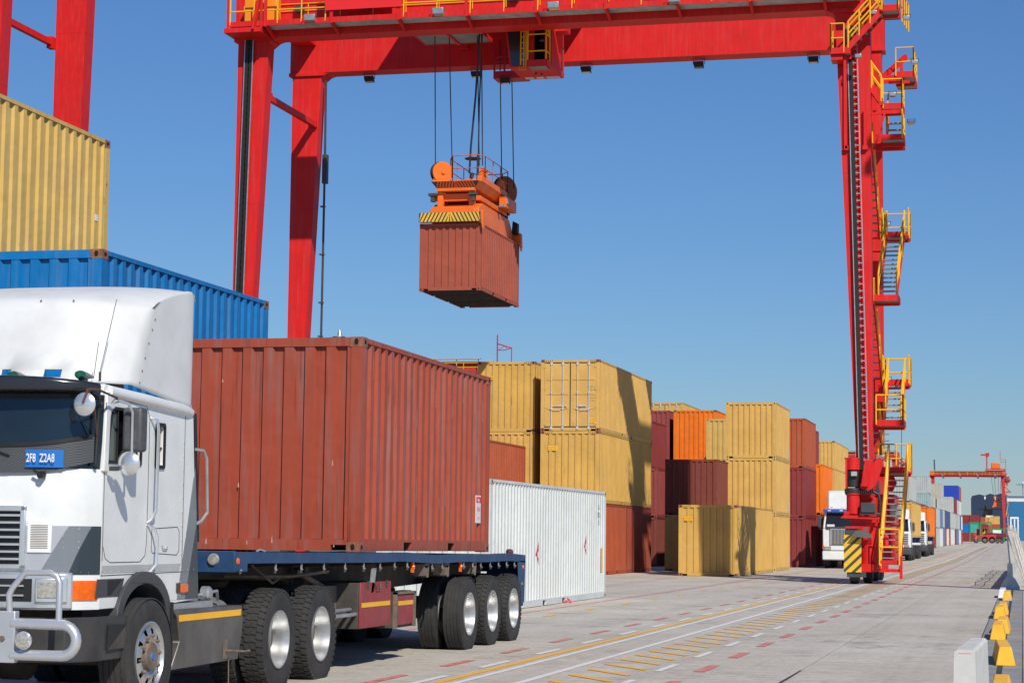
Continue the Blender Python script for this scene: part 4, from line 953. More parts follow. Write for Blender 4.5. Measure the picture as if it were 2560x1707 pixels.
for i, y in enumerate([19.55, 20.55+.0, 21.35, 22.1, 22.85, 23.55, 24.2, 24.8, 25.35, 26.5, 27.0, 28.1, 28.6, 29.05, 29.6, 30.1, 30.6, 31.1]):
    z = bz(y)-.125; h = MB(); h.tube([(TX-.02, y+.02, z+.03), (TX-.02, y+.02, z-.03), (TX-.01, y, z-.065), (TX+.01, y-.07, z-.085), (TX+.03, y-.09, z-.055)], .013, 6); h.build('rope_hook', mat('hook_grey', (.20, .20, .20), .6, var=.3), FT)
for y in (26.3, 27.3, 28.75):
    h = MB(); z = bz(y)-.13; h.box(TX-.20, TX-.02, y-.10, y+.10, z-.015, z+.01); h.prism([(y+.11, z), (y+.13, z), (y+.10, z-.17), (y+.04, z-.17)], 'X', TX-.2, TX-.03); h.prism([(y-.12, z), (y-.10, z), (y-.03, z-.14), (y-.08, z-.15)], 'X', TX-.2, TX-.03); h.lathe([(-.18, .055), (-.03, .055), (-.02, .03)], (TX, y, z-.10), 'X', 14); h.build('strap_winch', M_MUD, FT)
for y in (25.7, 28.05):
    h = MB(); z = bz(y)-.16; h.lathe([(0, .035), (.012, .03), (.018, .001)], (TX-.03, y, z-.02), 'X', 14); h.box(TX-.06, TX-.03, y-.03, y+.03, z-.09, z+.05); h.build('side_lamp', M_AMBER, FT)
q = MB(); q.prism([(24.0, 1.18), (24.12, 1.18), (24.02, .90), (23.92, .88)], 'X', TX-.06, TX-.03); q.build('bracket_plate', M_GALV, FT)
# landing legs
for x in (-8.15, -9.6):
    q = MB(); q.box(x-.07, x+.07, 22.85, 22.99, .62, 1.2); q.box(x-.05, x+.05, 22.87, 22.97, .18, .62); q.box(x-.13, x+.13, 22.8, 23.04, .14, .18); q.build('landing_leg', M_STEELD, FT)
q = MB(); q.bar((-8.1, 22.6, 1.15), (-7.95, 23.2, .95), .05); q.tube([(-8.2, 20.6, 1.13), (-7.8, 21.6, 1.12), (-7.75, 22.7, 1.16)], .02, 6); q.tube([(-8.0, 20.9, 1.25), (-7.9, 21.3, 1.05), (-7.9, 21.5, 1.10)], .014, 6); q.build('support_strut', M_MUD, FT)
# toolboxes
tb = MB(); tb.box(-8.9, -7.63, 23.48, 24.74, .47, 1.01); t_ = tb.build('toolbox', M_STEELD, FT, bevel=.008)
q = MB(); q.box(-7.63, -7.61, 23.50, 24.73, .475, 1.015); dd = q.build('toolbox_door', M_BOXR, t_, bevel=.006)
q = MB(); q.box(-7.609, -7.604, 23.55, 24.68, .72, .775); q.build('reflective_strip', M_TAPE, dd)
q = MB(); q.tube([(-7.60, 24.05, .99), (-7.585, 24.08, .93), (-7.585, 24.22, .93), (-7.60, 24.25, .99)], .008, 6); q.box(-7.61, -7.59, 23.75, 23.79, .95, 1.03); q.box(-7.61, -7.59, 24.5, 24.54, .95, 1.03); q.build('latch', M_DGREY, dd)
tb = MB(); tb.box(-8.7, -7.64, 24.93, 25.80, .42, .86); t2_ = tb.build('toolbox', M_STEELD, FT, bevel=.008)
q = MB(); q.box(-7.64, -7.615, 25.02, 25.72, .455, .83); dd = q.build('toolbox_door', M_BOXR, t2_, bevel=.006); q = MB(); q.box(-7.614, -7.61, 25.06, 25.70, .70, .755); q.build('reflective_strip', M_TAPE, dd)
q = MB(); q.box(-7.645, -7.60, 24.93, 24.99, .42, .87); q.box(-7.645, -7.60, 25.74, 25.80, .42, .86); q.box(-7.645, -7.60, 24.93, 25.80, .84, .87); q.build('door_frame', M_MUD, t2_)
q = MB(); q.tube([(-7.72, 22.35, .70), (-7.72, 23.45, .70)], .022, 8); q.tube([(-7.66, 22.35, .645), (-7.66, 23.5, .645)], .022, 8); q.build('side_guard_tube', M_GALV, FT)
q = MB(); q.prism([(22.6, .50), (23.48, .46), (23.48, .98), (23.0, .98)], 'X', -8.0, -7.9); q.build('box_gusset', mat('grimy_plate', (.15, .115, .10), .8, var=.3, dirt=.4), FT)
for y in (28.2, 29.5, 30.8):
    st = 'rib' if y < 29 else 'drive'
    wheel(FT, (-7.65, y, .49), .515, .27, 1, st, .292); wheel(FT, (-8.02, y, .49), .515, .27, 1, st, .292); wheel(FT, (-10.05, y, .49), .515, .27, -1, st, .292); wheel(FT, (-9.68, y, .49), .515, .27, -1, st, .292)
q = MB(); q.prism([(31.30, 1.20), (31.78, 1.20), (31.74, .56), (31.55, .52), (31.40, .52)], 'X', TX-.015, TX); q.box(TX-.6, TX-.01, 31.66, 31.70, .5, 1.2); rp = q.build('rear_post', M_BEDB, FT, bevel=.004)
q = MB(); q.lathe([(0, .035), (.012, .03), (.016, .001)], (TX, 31.62, 1.10), 'X', 12); q.build('side_lamp', M_AMBER, rp); q = MB(); q.box(TX, TX+.004, 31.55, 31.60, .83, .86); q.build('reflector', M_TAPE, rp)
q = MB(); q.box(-8.2, -7.60, 31.45, 31.47, .18, .75); q.build('mud_flap', mat('brown_flap', (.16, .095, .055), .85, var=.3), FT)
q = MB(); q.lathe([(0, .05), (.04, .06), (.08, .05), (.09, .02)], (TX-.14, 31.3, 1.29), 'Z', 14); q.build('twist_lock', mat('lock_maroon', (.12, .03, .03), .7), FT)
q = MB(); q.box(TL+.05, TX-.05, 31.70, 31.78, 1.02, 1.28); q.build('rear_beam', M_BEDB, FT)
q = MB(); q.tube([(-7.68, 20.2, 1.40), (-7.65, 20.24, 1.42), (-7.62, 20.3, 1.40)], .012, 6); q.build('strap_end', M_GALV, FT)

# ---------------------------------------------------------------- gantry cranes
def leg_w(z): return .374+.0433*z
def leg_mesh(root, xo, inner, y0, y1, z0, z1, m, outer_off=0):
    """tapered box leg: outer edge at xo, inner=+1: widens towards +X"""
    def q(z): a, b = sorted((xo, xo+inner*leg_w(z))); return a, b
    a0, b0 = q(z0); a1, b1 = q(z1); mb = MB()
    mb.hexa([(a0, y0, z0), (b0, y0, z0), (b0, y1, z0), (a0, y1, z0)], [(a1, y0, z1), (b1, y0, z1), (b1, y1, z1), (a1, y1, z1)])
    for z in (z0+(z1-z0)*.33, z0+(z1-z0)*.66):
        a, b = q(z); mb.box(a-.006, b+.006, y0-.006, y1+.006, z, z+.03)
    a, b = q(z1); mb.box(a-.14, b+.14, y0-.10, y1+.10, z1-.14, z1)
    return mb.build('leg', m, root)
def chain_tray(root, xo, inner, y, z0, z1, frac=.42, ladder=False):
    mb = MB(); ml = MB()
    def cx(z): return xo+inner*leg_w(z)*frac
    w_ = .33 if not ladder else .34
    c0, c1 = cx(z0), cx(z1)
    if ladder:
        mb.hexa([(c0-.17, y-.12, z0), (c0-.01, y-.12, z0), (c0-.01, y, z0), (c0-.17, y, z0)], [(c1-.17, y-.12, z1), (c1-.01, y-.12, z1), (c1-.01, y, z1), (c1-.17, y, z1)])
    else:
        for a, b in ((-.14, -.02), (.02, .14)): mb.hexa([(c0+a, y-.12, z0), (c0+b, y-.12, z0), (c0+b, y, z0), (c0+a, y, z0)], [(c1+a, y-.12, z1), (c1+b, y-.12, z1), (c1+b, y, z1), (c1+a, y, z1)])
        z = z0
        while z < z1: c = cx(z); mb.box(c-.15, c+.15, y-.10, y-.02, z, z+.06); z += .25
    mb.build('cable_chain', M_BLACK, root)
    for s in (-1, 1): ml.bar((c0+s*w_/2, y-.13, z0), (c1+s*w_/2, y-.13, z1), .03, .05, (0, 1, 0))
    if ladder:
        z = z0+.1
        while z < z1: c = cx(z); ml.box(c-.01, c+w_/2, y-.12, y-.09, z, z+.035); z += .25
    ml.build('chain_guide', M_GALV, root)
def rail_run(name, root, pts, h=1.05, m=None, post=1.3, r=.028, kick=False, mid=True, mids=(.5,)):
    """railing along a polyline of floor points"""
    mb = MB(); pts = [Vector(p) for p in pts]
    hs = [h]+([h*q for q in mids] if mid else [])
    for k in hs: mb.tube([p+Vector((0, 0, k)) for p in pts], r, 6)
    for a, b in zip(pts, pts[1:]):
        n_ = max(1, round((b-a).length/post))
        for i in range(n_+1): p = a+(b-a)*i/n_; mb.tube([p, p+Vector((0, 0, h))], r, 6)
    return mb.build(name, m or M_YEL, root)
def floodlight(root, x, y, z, mat_=None, dn=True, sc=1.):
    mb = MB(); mb.hexa([(x-.20*sc, y-.10*sc, z-.10*sc), (x+.20*sc, y-.10*sc, z-.10*sc), (x+.20*sc, y+.16*sc, z-.14*sc), (x-.20*sc, y+.16*sc, z-.14*sc)], [(x-.22*sc, y-.13*sc, z+.12*sc), (x+.22*sc, y-.13*sc, z+.12*sc), (x+.17*sc, y+.16*sc, z+.12*sc), (x-.17*sc, y+.16*sc, z+.12*sc)])
    o = mb.build('floodlight', mat_ or M_GALV, root, bevel=.015); mb = MB(); mb.tube([(x-.24*sc, y, z), (x-.25*sc, y, z+.24*sc), (x+.25*sc, y, z+.24*sc), (x+.24*sc, y, z)], .014, 5); mb.build('bracket', M_DGREY, o); mb = MB(); mb.quadpts((x-.17*sc, y-.08*sc, z-.102*sc), (x+.17*sc, y-.08*sc, z-.102*sc), (x+.17*sc, y+.14*sc, z-.142*sc), (x-.17*sc, y+.14*sc, z-.142*sc)); mb.build('lens', M_WLENS, o); return o
def stairs(root, p0, p1, wx, rail=True, treads=None, axis='Y', hr=.034):
    """flight from p0 (bottom) to p1 (top). wx: half width across. axis: direction it runs"""
    p0, p1 = Vector(p0), Vector(p1); w_ = Vector((wx, 0, 0)) if axis == 'Y' else Vector((0, wx, 0)); st = MB()
    for s in (-1, 1): st.bar(p0+w_*s, p1+w_*s, .05, .20)
    n_ = treads or max(3, int(abs(p1.z-p0.z)/.25)); tr = MB()
    for i in range(1, n_+1):
        p = p0+(p1-p0)*(i/(n_+.5))
        if axis == 'Y': tr.box(p.x-wx, p.x+wx, p.y-.11, p.y+.11, p.z-.02, p.z+.02)
        else: tr.box(p.x-.11, p.x+.11, p.y-wx, p.y+wx, p.z-.02, p.z+.02)
    so = st.build('staircase', M_RED, root); tr.build('tread', M_GREY, so)
    if rail:
        for s in (-1, 1):
            mb = MB(); a = p0+w_*s*1.02; b = p1+w_*s*1.02
            for k in (.95, .5): mb.tube([a+Vector((0, 0, k)), b+Vector((0, 0, k))], hr, 6)
            for t in (0, .33, .66, 1): q = a+(b-a)*t; mb.tube([q, q+Vector((0, 0, .95))], hr*.9, 6)
            mb.build('handrail', M_YEL, so)
    return so
def platform(root, x0, x1, y0, y1, z, rails=(), kick=.17):
    mb = MB(); t = .03
    mb.box(x0, x1, y0, y0+t, z-.05, z+kick); mb.box(x0, x1, y1-t, y1, z-.05, z+kick); mb.box(x0, x0+t, y0+t, y1-t, z-.05, z+kick); mb.box(x1-t, x1, y0+t, y1-t, z-.05, z+kick)
    mb.box(x0, x1, (y0+y1)/2-.04, (y0+y1)/2+.04, z-.16, z-.05)
    o = mb.build('platform', M_RED, root); g_ = MB(); g_.box(x0+t, x1-t, y0+t, y1-t, z-.03, z); g_.build('grating', M_GREY, o)
    for r_ in rails: rail_run('railing', root, [(p[0], p[1], z) for p in r_], post=.7)
    return o

def portal_beams(root, xl, xr, yn, yf, zb, m, hgt=1.7, dep=.92):
    for y in (yn, yf):
        mb = MB(); mb.box(xl, xr, y, y+dep, zb, zb+hgt); mb.box(xl, xr, y-.03, y+dep+.03, zb+hgt, zb+hgt+.04)
        for s, x in ((1, xl+leg_w(zb)), (-1, xr-leg_w(zb))): mb.prism([(x, zb+.02), (x+s*.55, zb+.02), (x+s*.28, zb-.06), (x, zb-.28)], 'Y', y+.02, y+dep-.02)
        mb.build('girder', m, root)

CR = thing('gantry_crane', 'red rubber-tyred gantry crane straddling the yard, lifting the brick-red container', 'gantry crane', (-17.2, 77.5, 0))
XLO, XRO, YN, YF, ZB = -29.33, -5.08, 74.0, 80.2, 20.64
for xo, inn in ((XLO, 1), (XRO, -1)):
    for y in (YN, YF): leg_mesh(CR, xo, inn, y, y+.62, 3.0 if xo > -10 else 1.6, ZB, M_RED)
portal_beams(CR, XLO-.12, XRO+.10, YN, YF, ZB, M_RED)
chain_tray(CR, XLO, 1, YN-.005, 2.5, ZB-.1, .40); chain_tray(CR, XRO, -1, YN-.005, 4.0, 20.0, .52, ladder=True)
# end ties between the two portals, top and bottom, plus the slim braces
for x0 in (XLO, XRO-1.1):
    mb = MB(); mb.box(x0+.1, x0+1.0, YN+.93, YF-.01, ZB+1.15, ZB+1.65); mb.build('end_tie', M_RED, CR)
for xc in (-28.35, -5.75):
    mb = MB(); mb.bar((xc, YN+.62, 18.46), (xc, YF, 18.46), .20, .22); mb.box(xc-.17, xc+.17, YN+.62, YN+.85, 18.3, 18.62); mb.box(xc-.14, xc+.14, YF-.18, YF, 18.32, 18.60); mb.build('brace', M_RED, CR)
# cable on the far left leg
mb = MB(); mb.tube([(-27.90, YF+.1, 20.3), (-27.88, YF+.1, 16.9), (-27.92, YF+.2, 12.7), (-27.95, YF+.25, 9), (-28.1, YF+.3, 3)], .05, 6); mb.box(-28.0, -27.8, YF+.1, YF+.35, 16.0, 17.2)
for z in (9.6, 11.0, 13, 15): mb.box(-28.05, -27.85, YF+.1, YF+.22, z, z+.06)
mb.build('cable_drop', M_DGREY, CR)
# walkway on the near girder
wk = MB(); x0, x1 = -29.4, -5.4
wk.box(x0, x1, 73.0, 73.03, 20.86, 21.06); wk.box(x0, x1, 73.9, 73.94, 20.90, 21.0)
wko = wk.build('walkway', M_RED, CR)
gr_ = MB(); gr_.box(x0+.02, x1-.02, 73.035, 73.9, 20.90, 20.93); gr_.build('grating', mat('grating_pale', (.42, .42, .41), .6, var=.3, nscale=3), wko)
x = -27.85
while x < -5.6:
    b_ = MB(); b_.prism([(73.0, 20.84), (73.0, 21.12), (73.05, 21.12), (73.05, 20.95), (74.0, 20.70), (74.0, 20.55)], 'X', x-.05, x+.05); b_.box(x-.06, x+.06, 72.96, 73.0, 20.82, 22.2); b_.build('walkway_bracket', M_RED, wko); x += 2.65
rail_run('railing', CR, [(-29.3, 73.02, 20.93), (-25.45, 73.02, 20.93)], post=1.0); rail_run('railing', CR, [(-22.35, 73.02, 20.93), (-5.5, 73.02, 20.93)], post=1.32)
rail_run('railing', CR, [(-29.1, 73.95, 21.35), (-5.5, 73.95, 21.35)], h=.55, post=1.32, r=.018)
mb = MB(); mb.box(-25.42, -22.40, 72.90, 72.94, 21.30, 22.9); mb.build('blank_board', mat('board_red', (.80, .02, .02), .4, var=.03), CR)
mb = MB(); mb.box(-28.85, -27.55, 73.35, 73.85, 20.98, 22.05); cbx = mb.build('electric_cabinet', mat('cabinet_orange', (.85, .27, .01), .4, var=.04), CR, bevel=.02)
ef = MB()
for x in (-29.42, -28.05): ef.box(x, x+.07, 72.95, 73.02, 20.75, 22.4); ef.box(x, x+.07, 73.9, 73.97, 20.75, 22.4)
ef.box(-29.5, -28.0, 72.9, 74.0, 20.62, 20.80); ef.bar((-28.3, 72.9, 20.7), (-28.02, 72.95, 22.4), .10, .2); ef.build('end_frame', M_RED, CR)
for x in (-25.95, -20.9, -16.5, -12.0, -7.7): floodlight(CR, x, 72.72, 20.98)
for x in (-26.12, -21.52, -16.91, -12.31, -7.75):
    floodlight(CR, x, 80.65, 20.38, M_BLACK, sc=.95); 
for x in (-26.8, -24.1, -18.3, -13, -9.5):   # small fittings on the girder face
    mb = MB(); mb.box(x-.18, x+.18, 73.78, 73.99, 21.55, 21.8); mb.build('junction_box', M_DGREY, CR)
# trolley with machinery, hanging platform and operator cab
tr = MB(); tr.box(-23.0, -16.6, 74.1, 74.7, 22.42, 22.75); tr.box(-23.0, -16.6, 80.4, 81.0, 22.42, 22.75)
for x in (-23.0, -20.2, -17.2): tr.box(x, x+.5, 74.7, 80.4, 22.45, 22.9)
tr.box(-22.6, -19.2, 75.2, 80.0, 22.9, 25.2); tr.box(-19.0, -17.4, 75.6, 78.5, 22.9, 24.2)
for x in (-22.6, -16.9):
    for y in (74.4, 80.7): tr.lathe([(-.08, .25), (.08, .25)], (x, y, 22.5), 'Y', 16)
for x, y in ((-21.9, 75.9), (-20.3, 75.9), (-21.9, 80.0), (-19.9, 80.0)): tr.box(x-.2, x+.2, y-.15, y+.15, 21.3, 22.5)
trol = tr.build('trolley', M_RED, CR)
hp = MB(); hp.box(-22.75, -20.0, 75.6, 75.66, 20.86, 21.06); hp.box(-22.75, -20.0, 77.3, 77.36, 20.86, 21.02); hp.box(-22.75, -22.69, 75.66, 77.3, 20.86, 21.02); hp.box(-20.06, -20.0, 75.66, 77.3, 20.86, 21.02); hp.box(-21.4, -21.3, 75.66, 77.3, 20.8, 20.9)
for x in (-22.6, -21.35, -20.1): hp.bar((x, 75.8, 21), (x, 75.8, 22.5), .08)
hp = hp.build('hanging_platform', M_RED, trol); g_ = MB(); g_.box(-22.69, -20.06, 75.66, 77.3, 20.88, 20.9); g_.build('grating', M_GREY, hp)
fp = MB(); fp.box(-20.45, -19.12, 79.3, 80.1, 19.86, 20.16)
for x in (-20.42, -20.0, -19.2): fp.bar((x, 79.35, 20.1), (x, 79.35, 21.3), .07)
fp.bar((-20.42, 79.35, 20.55), (-19.2, 79.35, 20.55), .04); fp.bar((-20.42, 79.35, 20.75), (-19.2, 79.35, 20.75), .04)
fp.build('maintenance_platform', mat('crane_red_dim', (.50, .012, .03), .4), trol); floodlight(CR, -19.95, 79.3, 19.75, M_BLACK, sc=.9)
cb_ = MB(); cx0, cx1, cy0, cy1, cz0, cz1 = -18.95, -17.3, 76.0, 78.25, 19.56, 21.9
cb_.box(cx0, cx0+.07, cy0, cy0+.07, cz0, cz1); cb_.box(cx0+.72, cx0+.80, cy0, cy0+.07, cz0, cz1); cb_.box(cx1-.28, cx1, cy0, cy0+.06, cz0, cz1)
cb_.box(cx1-.06, cx1, cy0+.06, cy1-.6, cz0, cz1); cb_.box(cx1-.06, cx1, cy1-.07, cy1, cz0, cz1); cb_.box(cx0, cx0+.06, cy1-.07, cy1, cz0, cz1); cb_.box(cx1-.06, cx1, cy1-.6, cy1, cz0, cz0+.12); cb_.box(cx1-.06, cx1, cy1-.6, cy1, cz0+1.1, cz1)
cb_.box(cx0, cx1, cy0, cy1, cz1, cz1+.08); cb_.box(cx0, cx1, cy0, cy1, cz0-.05, cz0); cb_.box(cx0+.80, cx0+.96, cy0, cy0+.06, cz0, cz1)
cb_.box(-17.3, -16.85, 76.6, 77.3, 21.0, 21.9); cb_.box(cx0+.3, cx1-.1, cy0+.3, cy1-.3, cz1+.08, cz1+.6)
cb_.v = [(x-(.30*(z-19.5)/2.4 if x < -18.8 else 0), y, z) for x, y, z in cb_.v]
cabin = cb_.build('operator_cab', M_RED, trol); gl = MB(); gl.box(cx0+.07, cx0+.72, cy0+.02, cy0+.03, cz0, cz1); gl.box(cx0+.01, cx0+.02, cy0+.07, cy1-.07, cz0, cz1); gl.box(cx1-.04, cx1-.03, cy1-.55, cy1-.07, cz0+.12, cz0+1.1)
gl.box(cx0+.07, cx1-.07, cy1-.03, cy1-.02, cz0, cz1); gl.v = [(x-(.30*(z-19.5)/2.4 if x < -18.8 else 0), y, z) for x, y, z in gl.v]; gl.build('window', mat('cab_glass', (.03, .035, .045), .1, spec=.6), cabin)
fl_ = MB()
for a, b in ((cx0+.15, cx0+.5), (cx0+.6, cx0+.9), (cx0+1.0, cx1-.1)): fl_.box(a, b, cy1-.42, cy1-.1, cz0-.056, cz0-.051)
fl_.build('floor_glass', M_SKYW, cabin)
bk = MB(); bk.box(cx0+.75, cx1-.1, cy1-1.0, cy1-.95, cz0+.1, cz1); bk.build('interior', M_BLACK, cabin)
bal = MB(); bal.box(-18.1, -17.33, 75.3, 75.98, 19.36, 19.40); bal.box(-18.1, -17.33, 75.28, 75.32, 19.36, 19.60); bal.box(-17.35, -17.31, 75.3, 75.98, 19.36, 19.60); bal.box(-18.12, -18.08, 75.3, 75.98, 19.36, 19.6); bl_o = bal.build('balcony', M_RED, cabin)
gq = MB(); gq.box(-18.05, -17.38, 75.34, 75.95, 19.34, 19.358); gq.build('grating', M_GREY, bl_o)
ry = MB()
for x, y in ((-18.08, 75.32), (-17.36, 75.32), (-17.36, 75.95), (-18.3, 75.6), (-18.3, 75.9)): ry.tube([(x, y, 19.45), (x, y, 21.0 if x < -18 or y > 75.9 else 20.6)], .03, 6)
for z in (19.95, 20.6): ry.tube([(-18.08, 75.32, z), (-17.36, 75.32, z), (-17.36, 75.95, z)], .028, 6)
ry.tube([(-17.36, 75.95, 20.6), (-17.36, 75.32, 21.0), (-17.36, 75.32, 19.5)], .03, 6)
for i in range(7): ry.tube([(-18.42, 75.6, 19.7+.22*i), (-18.2, 75.6, 19.7+.22*i)], .018, 5)
ry.tube([(-18.42, 75.6, 19.5), (-18.42, 75.6, 21.3)], .03, 6); ry.tube([(-18.2, 75.6, 19.5), (-18.2, 75.6, 21.3)], .03, 6)
ry.build('railing', M_YEL, bl_o)
oc = MB(); oc.box(-18.62, -18.28, 75.97, 76.1, 19.40, 19.52); oc.build('orange_box', M_ORG, cabin)
# ropes
ro = MB()
for a, b in (((-21.98, 76.0, 21.6), (-21.96, 76.3, 15.9)), ((-21.42, 76.0, 21.6), (-21.3, 76.4, 15.5)), ((-20.38, 80.0, 21.6), (-20.34, 80.5, 15.5)), ((-19.90, 80.0, 21.6), (-19.92, 80.8, 15.6)), ((-20.1, 76.0, 21.3), (-20.25, 77.0, 15.9)), ((-20.35, 76.3, 21.3), (-20.38, 77.0, 15.9))): ro.tube([a, b], .022, 6)
ro.build('hoist_rope', M_ROPE, CR)
ro = MB(); ro.tube([(-20.15, 76, 21.4), (-20.32, 76.1, 18.5), (-20.62, 76.6, 16.6), (-20.75, 76.9, 15.6)], .04, 8); ro.tube([(-20.05, 76, 21.4), (-20.2, 76.2, 18), (-20.45, 77.1, 15.6)], .03, 8); ro.build('power_cable', M_ROPE, CR)
# wheel bogies and base at the right legs; left base is built the same way
def hazard_plate(root, x0, x1, z0, z1, y, name='hazard_plate', pitch=.34, ms=None):
    mb = MB(); mb.box(x0, x1, y, y+.02, z0, z1); o = mb.build(name, M_HAZB if not ms else ms[0], root); mb = MB(); w_ = x1-x0; k = -w_
    s0 = z0-w_*.95
    while s0 < z1:
        poly = [(x0, s0), (x1, s0+w_*.95), (x1, s0+w_*.95+pitch*.6), (x0, s0+pitch*.6)]
        # clip to z0..z1
        def clip(poly, lim, keep):
            out = []
            for i in range(len(poly)):
                a, b = poly[i], poly[(i+1) % len(poly)]; ia, ib = keep(a[1], lim), keep(b[1], lim)
                if ia: out.append(a)
                if ia != ib: t = (lim-a[1])/(b[1]-a[1]); out.append((a[0]+(b[0]-a[0])*t, lim))
            return out
        p = clip(poly, z0, lambda v, l: v >= l-1e-9); p = clip(p, z1, lambda v, l: v <= l+1e-9) if p else p
        if p and len(p) > 2: mb.quadpts(*[(q[0], y-.004, q[1]) for q in p])
        s0 += pitch
    mb.build('yellow_stripes', M_HAZY if not ms else ms[1], o); return o
def crane_wheel(root, x, y, r=.62, w=.34):
    t = MB(); t.lathe([(-w/2, r*.55), (-w/2, r*.86), (-w*.42, r*.97), (0, r), (w*.42, r*.97), (w/2, r*.86), (w/2, r*.55)], (x, y, r), 'X', 32); o = t.build('wheel', M_RUB, root); t = MB(); t.lathe([(-w/2-.01, .1), (-w/2+.02, r*.55), (w/2-.02, r*.55), (w/2+.01, .1)], (x, y, r), 'X', 24); t.build('rim', M_RED, o)
def bogie(root, xc, ye, full):
    """xc: leg centre, ye: near end of the bogie"""
    mb = MB(); mb.box(xc-.30, xc+.30, ye+.2, ye+7.5, 3.05, 3.75); mb.build('sill_beam', M_RED, root)
    crane_wheel(root, xc-.32, ye+.25); crane_wheel(root, xc-.02, ye+5.9); crane_wheel(root, xc+.05, ye+1.6); crane_wheel(root, xc+.05, ye+7.4)
    for y in (ye+.85, ye+6.65):
        mb = MB(); mb.lathe([(0, .34), (1.55, .34), (1.6, .42), (1.72, .42)], (xc+.12, y, .45), 'Z', 24); mb.box(xc-.25, xc+.38, y-.5, y+.5, .42, .7); mb.prism([(y-.75, 2.05), (y+.5, 2.05), (y+.4, 1.4), (y-.35, 1.4)], 'X', xc-.1, xc+.25); mb.box(xc-.3, xc+.42, y-.45, y+.45, 2.15, 3.05); mb.build('bogie', M_RED, root, bevel=.01)
bogie(CR, -5.40, 73.9, True); bogie(CR, -28.95, 73.9, True)
hazard_plate(CR, -6.05, -5.44, .42, 1.72, 73.45)
for q_ in ((-6.0, -5.5, 73.5, 73.7, 1.7, 1.95), (-5.95, -5.3, 73.5, 73.75, .25, .45)): mb = MB(); mb.box(*q_); mb.build('plate_mount', M_DGREY, CR)
# drive unit, motor, slewing ring and plates at the near right foot
dr = MB(); dr.lathe([(0, .23), (.65, .23), (.68, .27), (.73, .27)], (-5.74, 73.72, 2.45), 'Z', 24); dr.lathe([(0, .24), (.42, .24)], (-5.74, 73.75, 4.0), 'Z', 24); dr.box(-6.0, -5.93, 73.6, 73.95, 3.3, 4.38); dr.box(-6.04, -5.5, 73.6, 73.9, 4.38, 4.43); dr.prism([(-6.18, 2.30), (-4.85, 2.26), (-4.85, 2.36), (-6.05, 2.42)], 'Y', 73.5, 74.1); dr.prism([(-5.9, 2.30), (-5.1, 2.28), (-5.25, 1.55), (-5.55, 1.55)], 'Y', 73.75, 74.3); dr.box(-6.05, -5.85, 73.5, 73.7, 2.42, 2.54); dr.build('drive_unit', M_RED, CR, bevel=.01)
dr = MB(); dr.lathe([(0, .22), (.55, .22), (.6, .17)], (-5.74, 73.75, 3.40), 'Z', 20); dr.lathe([(0, .26), (.05, .30), (.18, .30), (.22, .26)], (-5.74, 73.74, 3.14), 'Z', 36); dr.box(-6.0, -4.95, 73.6, 73.75, 3.18, 3.32)
for i in range(15): a = -6.0+.068*i; dr.box(a, a+.03, 73.55, 73.6, 3.12, 3.34)
dr.tube([(-5.05, 73.6, 3.25), (-4.85, 73.6, 3.15), (-4.80, 73.6, 2.9), (-4.82, 73.6, 2.5)], .05, 8); dr.build('slew_motor', mat('motor_black', (.02, .022, .024), .45, dirt=.2), CR, bevel=.008)
mb = MB(); mb.box(-5.78, -5.58, 73.40, 73.5, 3.78, 3.93); mb.build('rating_box', mat('box_grey', (.4, .42, .40), .5), CR)
mb = MB(); mb.box(-5.45, -4.95, 73.35, 73.7, 2.5, 2.85); mb.box(-5.5, -4.8, 73.4, 73.8, 2.42, 2.5); mb.build('hydraulic_unit', M_DGREY, CR, bevel=.02)
mb = MB(); mb.prism([(-5.78, 1.66), (-5.05, 1.62), (-5.10, 1.74), (-5.28, 1.86), (-5.62, 1.88)], 'Y', 73.2, 73.5); mb.box(-5.35, -5.2, 73.2, 73.45, 1.86, 1.98); mb.build('lower_lamp', mat('lamp_olive', (.12, .115, .10), .5), CR)
mb = MB(); mb.prism([(-5.5, 3.5), (-4.9, 4.4), (-4.75, 4.45), (-4.68, 4.2), (-4.95, 3.4), (-5.2, 3.25), (-5.5, 3.35)], 'Y', 73.55, 73.75); mb.prism([(-5.45, 3.4), (-5.3, 4.35), (-5.05, 4.35), (-5.2, 3.4)], 'Y', 73.4, 73.55); mb.build('steering_arm', M_RED, CR, bevel=.02)
mb = MB(); mb.box(-6.0, -5.55, 73.45, 73.5, 1.94, 2.02); mb.box(-5.55, -5.35, 73.6, 73.8, 1.2, 1.26); mb.build('side_bar', M_RED, CR)
# power house cabinets behind the ladder
mb = MB(); mb.box(-5.0, -4.42, 76.2, 78.9, .75, 2.05); mb.box(-5.0, -4.45, 76.2, 78.9, 2.1, 3.2)
for x in (-4.9, -4.62): mb.box(x, x+.04, 76.15, 76.2, .9, 2.0)
mb.build('engine_house', mat('engine_red', (.75, .03, .03), .45, dirt=.15), CR, bevel=.02)
mb = MB(); mb.box(-4.62, -4.18, 76.0, 76.2, 2.35, 2.85); mb.build('air_filter', M_WLENS, CR, bevel=.04); mb = MB(); mb.box(-5.0, -4.72, 75.4, 76.0, 2.3, 2.9); mb.build('battery_box', M_ORG, CR)
mb = MB(); mb.lathe([(0, .08), (.34, .08), (.40, .03)], (-4.62, 74.2, 1.35), 'Z', 14); mb.build('extinguisher', M_TXTR, CR); mb = MB(); mb.prism([(-4.75, 3.2), (-4.5, 3.3), (-4.35, 3.6), (-4.45, 3.85), (-4.75, 3.9)], 'Y', 75.9, 76.1); mb.build('belt_guard', M_RED, CR)
